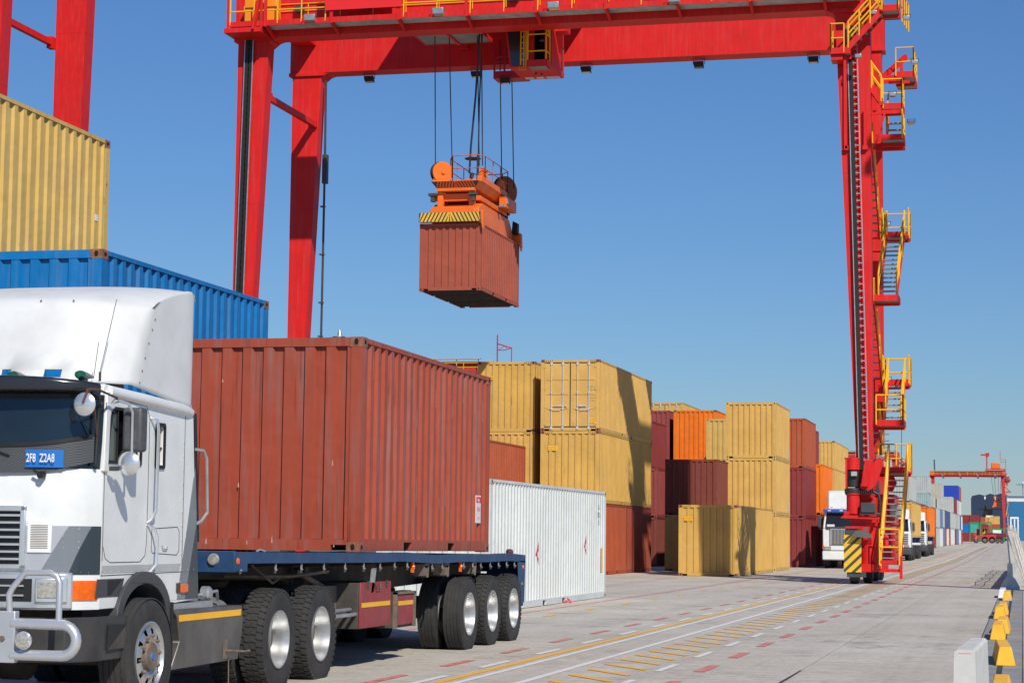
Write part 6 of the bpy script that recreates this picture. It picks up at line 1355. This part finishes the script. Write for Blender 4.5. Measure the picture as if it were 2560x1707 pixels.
# green portal frames and straddle frame
GRN = mat('frame_green', (.02, .24, .07), .5)
def portal(name, label, cat, x0, x1, y, z0, h, m, t=.26):
    r = thing(name, label, cat, ((x0+x1)/2, y, z0)); a = MB(); a.box(x0, x1, y, y+1.5, z0+h-t*1.4, z0+h); a.build('top_beam', m, r)
    for x in (x0, x1-t): a = MB(); a.box(x, x+t, y, y+1.5, z0, z0+h-t*1.4); a.build('post', m, r)
    return r
portal('lifting_frame', 'green lifting frame over the teal container', 'lifting frame', -14.0, -11.4, 590, gz(590), 5.4, GRN)
portal('lifting_frame', 'larger green lifting frame arching over the reach stacker cab', 'lifting frame', -11.1, -8.0, 590, gz(590), 5.5, GRN, .3)
q = portal('lifting_frame', 'green lifting frame holding a white panel, right of the reach stacker', 'lifting frame', -7.5, -4.3, 560, gz(560), 3.6, GRN, .3); a = MB(); a.box(-7.3, -5.1, 559.6, 560, gz(560)+1.9, gz(560)+3.2); a.build('white_panel', M_TXTW, q); a = MB(); a.box(-7.4, -4.9, 559.7, 560, gz(560)+.8, gz(560)+1.9); a.build('radiator', M_BLACK, q)
q = portal('straddle_frame', 'white straddle frame standing before the blue shed', 'frame', -2.5, -.55, 500, gz(500), 6.1, M_TXTW, .32); a = MB(); a.box(-1.65, -1.35, 500, 500.3, gz(500), gz(500)+5.7); a.build('post', M_TXTW, q)
a = MB(); a.lathe([(0, .12), (1.8, .10)], (-10.75, 559, gz(560)), 'Z', 8); a.lathe([(0, 1.4), (1.2, 1.2), (2.6, .5), (3.2, .05)], (-10.75, 700, gz(700)+9.2), 'Z', 9)
# a tree top peeping over the maroon containers
tr_ = thing('tree', 'small dark green tree top peeping over the maroon containers', 'tree', (-11.4, 700, gz(700)))
a = MB(); a.lathe([(0, .22), (9.5, .10)], (-11.4, 700, gz(700)), 'Z', 8); a.build('trunk', M_MUD, tr_); a = MB()
for k in range(900):
    h = random.random(); rr = (1-h)*1.6*math.sqrt(random.random()); t_ = random.random()*2*PI; c = Vector((-11.4+rr*math.cos(t_), 700+rr*math.sin(t_), gz(700)+6.5+h*5.0)); d1 = Vector((random.uniform(-1, 1), random.uniform(-1, 1), random.uniform(-1, 1))).normalized()*.22; d2 = d1.cross(Vector((random.random(), random.random(), 1))).normalized()*.18; a.quadpts(c, c+d1, c+d1+d2, c+d2)
a.build('crown', mat('leaf_olive', (.06, .09, .02), .7, var=.4, nscale=2), tr_)

# ---------------------------------------------------------------- reach stacker with driver
gy = gz(450); RS = thing('reach_stacker', 'red reach stacker with a long dark red boom, far down the road', 'reach stacker', (-7, 450, gy))
DRED = mat('boom_maroon', (.17, .012, .022), .5)
a = MB(); a.hexa([(-9.9, 449, gy+1.0), (-5.2, 449, gy+.8), (-5.2, 452, gy+.8), (-9.9, 452, gy+1.0)], [(-9.6, 449, gy+1.6), (-5.2, 449, gy+1.8), (-5.2, 452, gy+1.8), (-9.6, 452, gy+1.6)]); a.box(-9.9, -9.3, 449, 452, gy+1.2, gy+2.1); a.build('chassis', M_RED2, RS, bevel=.08)
a = MB(); a.hexa([(-7.4, 450, gy+1.5), (-2.6, 450, gy+1.3), (-2.6, 451, gy+1.3), (-7.4, 451, gy+1.5)], [(-7.2, 450, gy+2.25), (-2.6, 450, gy+2.1), (-2.6, 451, gy+2.1), (-7.2, 451, gy+2.25)]); a.build('boom', DRED, RS)
a = MB()
for x in (-8.0, -7.05):
    for y in (449.2, 450.4): a.box(x, x+.08, y, y+.08, gy+1.8, gy+3.2)
a.box(-8.05, -6.95, 449.1, 450.5, gy+3.15, gy+3.25); a.box(-9.25, -9.15, 449.2, 449.3, gy+1.6, gy+3.1); a.box(-9.2, -8.5, 449.2, 450.4, gy+3.05, gy+3.2); a.box(-8.55, -8.45, 449.2, 450, gy+1.6, gy+3.1); a.build('cab_frame', M_RED2, RS)
a = MB(); a.box(-9.15, -8.5, 449.4, 449.45, gy+1.7, gy+3.0); a.box(-7.95, -7.05, 450.3, 450.35, gy+1.8, gy+3.1); a.build('window', M_GLASS, RS)
for x, r in ((-9.3, .50), (-7.5, .70), (-6.0, .70), (-4.9, .42), (-4.0, .42)):
    a = MB(); a.lathe([(-.3, r*.6), (-.3, r), (.3, r), (.3, r*.6)], (x, 449.3, gy+r), 'Y', 20); w_ = a.build('wheel', M_RUB, RS); a = MB(); a.lathe([(-.31, .05), (-.31, r*.5), (-.2, r*.55)], (x, 449.3, gy+r), 'Y', 14); a.build('rim', M_MUD, w_)
a = MB(); a.prism([(-9.6, gy+.7), (-9.2, gy+.6), (-9.0, gy+1.4), (-9.4, gy+1.6)], 'Y', 448.8, 449.0); a.build('fender', mat('fender_coral', (.55, .12, .10), .5), RS)
def person(label, base, facing, top, legs, seated=True, s=1.0):
    """one skinned body; base = hip point"""
    b = Vector(base); f = Vector(facing).normalized(); side = Vector((0, 0, 1)).cross(f)
    def P(fw_, sd, up_): return b+(f*fw_+side*sd+Vector((0, 0, up_)))*s
    V = [P(0, 0, 0), P(0, 0, .22), P(.02, 0, .46), P(.03, 0, .58), P(.04, 0, .70), P(.04, 0, .82)]; R_ = [.14, .13, .16, .06, .10, .075]; E_ = [(0, 1), (1, 2), (2, 3), (3, 4), (4, 5)]
    for sg in (-1, 1):
        n = len(V); V += [P(.02, sg*.19, .46), P(.10, sg*.24, .20), P(.34, sg*.18, .16), P(.42, sg*.17, .17)]; R_ += [.06, .045, .035, .03]; E_ += [(2, n), (n, n+1), (n+1, n+2), (n+2, n+3)]
        n = len(V)
        V += [P(.05, sg*.10, -.02), P(.45, sg*.12, .0), P(.48, sg*.12, -.42), P(.60, sg*.12, -.44)]; R_ += [.085, .06, .045, .04]; E_ += [(0, n), (n, n+1), (n+1, n+2), (n+2, n+3)]
    me = bpy.data.meshes.new('person'); me.from_pydata([tuple(v-b) for v in V], E_, []); o = bpy.data.objects.new('person', me); COL.objects.link(o); o.location = b
    sk = o.modifiers.new('skin', 'SKIN'); 
    bm = bmesh.new(); bm.from_mesh(me); lay = bm.verts.layers.skin.verify()
    for v, r in zip(bm.verts, R_): v[lay].radius = (r*s, r*s)
    bm.verts.ensure_lookup_table(); bm.verts[0][lay].use_root = True; bm.to_mesh(me); bm.free()
    sb_ = o.modifiers.new('sub', 'SUBSURF'); sb_.levels = sb_.render_levels = 1; me.materials.append(top); tag(o, label, 'person'); ROOTLOC[o.name] = tuple(b)
    hm = MB(); c = P(.04, 0, .80); hm.lathe([(-.02, .115*s), (.05*s, .11*s), (.10*s, .06*s), (.115*s, .001)], tuple(c), 'Z', 12); hm.build('helmet', mat('helmet_white', (.7, .7, .65), .4), o)
    fa_ = MB(); c = P(.13, 0, .72); fa_.lathe([(-.10*s, .02*s), (-.05*s, .07*s), (.03*s, .075*s), (.06*s, .02*s)], tuple(c-f*.07*s), 'Z', 10); fa_.build('face', M_SKIN, o)
    return o
person('person in a hi-vis top driving the red reach stacker', (-7.5, 449.8, gy+2.05), (-1, -.3, 0), M_HIVIS, M_NAVYC, s=1.15)
person('person in dark clothes and helmet sitting inside the crane operator cab', (-17.85, 76.75, 19.9), (-.4, .8, 0), M_NAVYC, M_NAVYC, s=.95)

# ---------------------------------------------------------------- other trucks
def small_truck(label, xr, yf, variant, trailer=True):
    """cab-over or nosed white truck seen from the front; xr right side, yf front"""
    z0 = gz(yf); w_ = 2.5; xl = xr-w_; xc = xr-w_/2; r = thing('semi_truck', label, 'truck', (xc, yf+3, z0)); A = lambda z: z0+z
    cabh = 3.05
    a = MB(); a.hexa([(xl+.02, yf+.05, A(.95)), (xr-.02, yf+.05, A(.95)), (xr-.02, yf+2.2, A(.95)), (xl+.02, yf+2.2, A(.95))], [(xl+.02, yf+.05, A(2.1)), (xr-.02, yf+.05, A(2.1)), (xr-.02, yf+2.2, A(2.1)), (xl+.02, yf+2.2, A(2.1))]); a.hexa([(xl+.02, yf+.05, A(2.1)), (xr-.02, yf+.05, A(2.1)), (xr-.02, yf+2.2, A(2.1)), (xl+.02, yf+2.2, A(2.1))], [(xl+.12, yf+.30, A(cabh)), (xr-.12, yf+.30, A(cabh)), (xr-.10, yf+2.2, A(cabh)), (xl+.10, yf+2.2, A(cabh))]); cb2 = a.build('cab', M_WHITE, r, bevel=.05)
    a = MB(); a.hexa([(xl+.16, yf+.03, A(2.15)), (xr-.16, yf+.03, A(2.15)), (xr-.16, yf+.08, A(2.15)), (xl+.16, yf+.08, A(2.15))], [(xl+.22, yf+.245, A(2.93)), (xr-.22, yf+.245, A(2.93)), (xr-.22, yf+.31, A(2.93)), (xl+.22, yf+.31, A(2.93))]); a.build('windscreen', M_GLASS, cb2)
    a = MB(); a.prism([(yf+.35, A(2.15)), (yf+1.05, A(2.15)), (yf+1.05, A(2.8)), (yf+.55, A(2.8))], 'X', xr-.05, xr-.012); a.build('side_window', M_GLASS, cb2)
    a = MB(); a.box(xl, xr, yf-.06, yf+.5, A(.45), A(.92)); bmp_ = a.build('bumper', M_WHITE if variant != 3 else M_DGREY, r, bevel=.06)
    for k in (xl+.12, xr-.47): a = MB(); a.box(k, k+.35, yf-.02, yf+.06, A(.98), A(1.16)); a.build('headlamp', M_WLENS, r, bevel=.02)
    if variant == 2:
        a = MB(); a.box(xl+.45, xr-.45, yf+.0, yf+.05, A(1.25), A(2.05)); gg = a.build('grille', M_BLACK, cb2); a = MB()
        for k in range(22): x = xl+.47+k*(w_-.94)/21; a.box(x, x+.035, yf-.03, yf+.0, A(1.27), A(2.03))
        a.box(xl+.42, xr-.42, yf-.04, yf, A(2.03), A(2.09)); a.box(xl+.42, xl+.47, yf-.04, yf, A(1.25), A(2.03)); a.box(xr-.47, xr-.42, yf-.04, yf, A(1.25), A(2.03)); a.build('grille_bars', M_CHROME, gg)
        a = MB(); a.box(xl+.05, xr-.05, yf-.02, yf+.4, A(2.97), A(3.12)); vv = a.build('sun_visor', M_BLUEV, cb2, bevel=.02)
        for k in range(4): x = xl+.3+k*.62; a = MB(); a.box(x, x+.16, yf-.03, yf-.02, A(3.02), A(3.07)); a.build('marker_lamp', M_TXTW, vv)
        a = MB(); a.hexa([(xl+.25, yf+.5, A(3.10)), (xr-.25, yf+.5, A(3.10)), (xr-.25, yf+2.1, A(3.10)), (xl+.25, yf+2.1, A(3.10))], [(xl+.22, yf+1.0, A(4.12)), (xr-.22, yf+1.0, A(4.12)), (xr-.22, yf+2.2, A(4.12)), (xl+.22, yf+2.2, A(4.12))]); ff = a.build('roof_fairing', M_WHITEA, r, bevel=.08)
        a = MB(); a.box(xl+.9, xr-.9, yf+.55, yf+.6, A(3.15), A(3.22)); a.box(xl+.4, xl+.5, yf+.55, yf+.6, A(3.15), A(3.25)); a.build('marker_lamp', M_ORG, ff)
        a = MB(); a.box(xl+.2, xr-.2, yf-.005, yf+.04, A(2.07), A(2.2)); a.build('cowl', M_DGREY, cb2); a = MB(); a.box(xl+.25, xl+.65, yf-.01, yf+.03, A(2.2), A(2.32)); a.build('paper_sign', M_SKYW, cb2)
        a = MB(); a.box(xl+.02, xl+.11, yf-.03, yf+.06, A(1.05), A(1.22)); a.build('turn_lamp', M_AMBER, r)
    else:
        a = MB()
        for k in range(5): a.box(xl+.2, xr-.2, yf-.01, yf+.05, A(1.22+k*.16), A(1.29+k*.16))
        a.build('grille', M_DGREY, cb2); a = MB(); a.hexa([(xl+.15, yf+.45, A(3.0)), (xr-.15, yf+.45, A(3.0)), (xr-.15, yf+2.1, A(3.0)), (xl+.15, yf+2.1, A(3.0))], [(xl+.18, yf+.9, A(3.75)), (xr-.18, yf+.9, A(3.75)), (xr-.18, yf+2.1, A(3.75)), (xl+.18, yf+2.1, A(3.75))]); a.build('roof_fairing', M_WHITEA, r, bevel=.15, seg=3)
        a = MB(); a.box(xl+.2, xr-.2, yf-.03, yf+.3, A(2.93), A(3.02)); a.build('sun_visor', M_BLACK, cb2); a = MB(); a.box(xr-.03, xr-.005, yf+1.2, yf+1.3, A(1.05), A(1.45)); a.build('side_vent', M_BLACK, cb2)
        a = MB(); a.tube([(xl+.25, yf+.02, A(2.70)), (xr-.4, yf+.1, A(2.72))], .02, 5); a.build('red_pennant', M_TXTR, cb2)
    for s, x in ((-1, xl), (1, xr)): a = MB(); a.box(*sorted((x+s*.08, x+s*.26)), yf+.15, yf+.30, A(2.15), A(2.75)); mm2 = a.build('mirror', M_DGREY, cb2, bevel=.03); a = MB(); a.tube([(x, yf+.4, A(2.8)), (x+s*.17, yf+.22, A(2.78)), (x+s*.17, yf+.22, A(2.1)), (x, yf+.3, A(2.05))], .018, 5); a.build('mirror_arm', M_DGREY, mm2)
    def wh(par, x, y, s):
        a = MB(); a.lathe([(-.15, .30), (-.15, .46), (-.11, .52), (.11, .52), (.15, .46), (.15, .30)], (x, y, A(.52)), 'X', 24); w2 = a.build('wheel', M_RUB, par); a = MB(); a.lathe([(s*.14, .30), (s*.10, .24), (s*.02, .10), (s*.10, .08), (s*.10, .001)], (x, y, A(.52)), 'X', 18); a.build('rim', M_ALU, w2)
    for y in (yf+1.2, yf+4.2, yf+5.5):
        wh(r, xr-.16, y, 1); wh(r, xl+.16, y, -1)
        if y > yf+2: wh(r, xr-.5, y, 1)
    a = MB(); a.box(xc-.45, xc+.45, yf+.6, yf+6.2, A(.65), A(.95)); a.box(xr-.7, xr-.05, yf+2.0, yf+3.4, A(.4), A(1.0)); a.box(xl+.2, xr-.2, yf+.3, yf+1.8, A(.55), A(.95)); a.build('chassis', M_STEELD, r)
    if trailer:
        t = thing('container_trailer', {2: 'blue trailer hitched to the blue-visored truck', 3: 'trailer under the tan container right of the crane ladder' if yf < 160 else 'trailer under the farthest orange container in the queue'}[variant], 'trailer', (xc, yf+9, z0)); 
        a = MB(); a.box(xc-.5, xc+.5, yf+3.6, yf+15.8, A(1.15), A(1.5)); a.box(xl+.1, xr-.1, yf+3.9, yf+4.1, A(1.4), A(1.68)); a.box(xl+.1, xr-.1, yf+15.6, yf+15.8, A(1.3), A(1.68)); a.box(xl+.1, xr-.1, yf+9.5, yf+9.7, A(1.4), A(1.68)); a.build('frame', M_BEDB, t)
        for y in (yf+12.2, yf+13.5, yf+14.8):
            for x, s in ((xr-.16, 1), (xl+.16, -1), (xr-.5, 1)): wh(t, x, y, s)
    return r
small_truck('white truck with a blue visor waiting left of the crane foot', -7.72, 110.4, 2, trailer=True)
container('orange container carried by the blue-visored truck', -7.76, 114.4, 1.69, 'orange', L=12.192, H=2.35, haz=False)
small_truck('white truck seen right of the crane ladder, loaded with a tan container', -7.75, 152.6, 3)
container('tan container loaded on the truck right of the crane ladder', -7.78, 156.6, gz(156)+1.69, 'tan', L=12.192, H=2.59)
small_truck('white truck with a long grey mirror, loaded with an orange container', -7.72, 177.5, 3)
container('orange container loaded on the farthest truck in the queue', -7.72, 182.2, gz(182)+1.66, 'orange', L=12.192, H=2.59, cast=M_CAST)
a = MB(); a.box(-7.45, -7.25, 177.4, 177.5, gz(178)+2.0, gz(178)+3.0); 

# ---------------------------------------------------------------- barriers, blocks, fence on the right
def jersey(L, H=.84, wb=.62, wt=.16):
    mb = MB(); p = [(-wb/2, 0), (wb/2, 0), (wb/2, .08), (wb/2-.13, .33), (wt/2+.01, .42), (wt/2, H-.02), (wt/2-.02, H), (-wt/2+.02, H), (-wt/2, H-.02), (-wt/2-.01, .42), (-wb/2+.13, .33), (-wb/2, .08)]
    mb.prism(p, 'Y', -L/2, L/2); return mb
jm = jersey(2.9).mesh('jersey_barrier'); jm.materials.append(M_CONC)
y = 69.45; i = 0
JL = ['pale concrete barrier %s in the fence line beyond the yellow blocks' % q for q in ('first, its end in shade,', 'second', 'third', 'fourth', 'fifth', 'sixth', 'seventh', 'eighth', 'ninth', 'tenth', 'eleventh', 'twelfth', 'thirteenth', 'fourteenth')]
for i in range(14):
    o = bpy.data.objects.new('jersey_barrier', jm); COL.objects.link(o); o.location = (-.37+.012*i, y+1.45+i*2.98, 0); o.rotation_euler = (0, 0, .004*((i*5) % 3-1)); tag(o, JL[i], 'concrete barrier', 'concrete barriers under the fence')
jn = jersey(1.95, .80, .62, .15).mesh('jersey_barrier'); jn.materials.append(mat('barrier_new', (.58, .58, .55), .85, var=.10, nscale=5, dirt=.16))
o = bpy.data.objects.new('jersey_barrier', jn); COL.objects.link(o); o.location = (-.385, 16.63, 0); o.rotation_euler = (0, 0, -.03); tag(o, 'single concrete barrier nearest at the bottom right, beside the road', 'concrete barrier')
ROOTLOC[o.name] = (-.385, 16.63, 0); t = MB(); t.box(-.045, .045, -.977, -.9745, .772, .777); t.build('red_mark', mat('faded_red', (.62, .30, .26), .8), o, (0, 0, 0))
def yblock(label, x, y, L, m, rz=0, h=.24):
    mb = MB(); a, b = .125, .075
    mb.hexa([(-a, -L/2, 0), (a, -L/2, 0), (a, L/2, 0), (-a, L/2, 0)], [(-b, -L/2+.05, h), (b, -L/2+.05, h), (b, L/2-.05, h), (-b, L/2-.05, h)]); o = mb.build('parking_block', m, None, (0, 0, 0), bevel=.012); o.location = (x, y+L/2, .004); o.rotation_euler = (0, 0, rz); tag(o, label, 'parking block', 'yellow blocks along the gutter'); return o
yblock('yellow block cut by the bottom edge, behind the single barrier', -.21, 19.95, 1.95, M_YCON)
yblock('chipped yellow block, widest one beside the single concrete barrier', -.25, 27.36, 2.1, M_YWORN, .035)
yblock('yellow block second up from the chipped one', -.39, 34.3, 1.9, M_YCON); yblock('yellow block overlapped on its right, behind the second one', -.33, 36.6, 1.9, M_YWORN, -.01)
yblock('yellow block third up the row', -.45, 43.4, 1.9, M_YCON); yblock('yellow block just behind the third one', -.41, 45.6, 2.0, M_YCON)
yblock('worn yellow block nearest the dark barrier end', -.385, 56.5, 2.0, M_YWORN); yblock('white painted block left of the last yellow one', -.53, 59, 2.6, M_TXTW)
yblock('yellow blob of a block at the foot of the first barrier', -.05, 90, 1.6, M_YWORN)
FN = thing('wire_fence', 'leaning whitish mesh fence panels on top of the barrier line', 'fence', (-.3, 90, 0))
FM = mat('fence_whitewashed', (.50, .48, .45), .7, var=.25, nscale=6, rust=.4, rustcol=(.30, .15, .08))
for i in range(15):
    y = 69.9+i*2.98; x = -.37+.012*i; ln = -.10 if i % 3 == 0 else .06*(i % 2)
    a = MB(); a.bar((x, y, .80), (x+ln, y, 2.02+.1*(i % 2)), .05); a.build('fence_post', FM, FN)
    a = MB(); a.bar((x+.55, y+.3, .0), (x+ln, y+.1, 1.85), .04); a.build('brace', FM, FN)
    if i < 14:
        a = MB(); y2 = y+2.98; x2 = x+.012; ln2 = -.10 if (i+1) % 3 == 0 else .06*((i+1) % 2)
        for z in (.95, 1.45, 1.95): t = (z-.8)/1.22; a.bar((x+ln*t, y, z), (x2+ln2*t, y2, z), .022)
        for k in range(1, 24): t = k/24; a.bar((x+(x2-x)*t, y+2.98*t, .86), (x+(x2-x)*t+(ln+(ln2-ln)*t), y+2.98*t, 1.97), .012)
        a.build('mesh_panel', FM, FN)
a = MB(); a.prism([(.15, .0), (.9, .0), (.35, .95), (.25, .95)], 'Y', 73, 73.1); a.build('yellow_prop', M_TAPE, FN)
a = MB(); a.v = []; 
for k in range(12):
    c = Vector((-10.35+random.uniform(-.07, .07), 47.7+random.uniform(-.1, .1), random.uniform(.01, .06))); d = [Vector((random.uniform(-.06, .06), random.uniform(-.06, .06), random.uniform(0, .05))) for _ in range(3)]; a.quadpts(c, c+d[0], c+d[0]+d[1], c+d[1])
tag(a.build('plastic_scrap', mat('scrap_pink', (.75, .10, .14), .5)), 'crumpled pink plastic scrap on the concrete before the white container', 'litter')
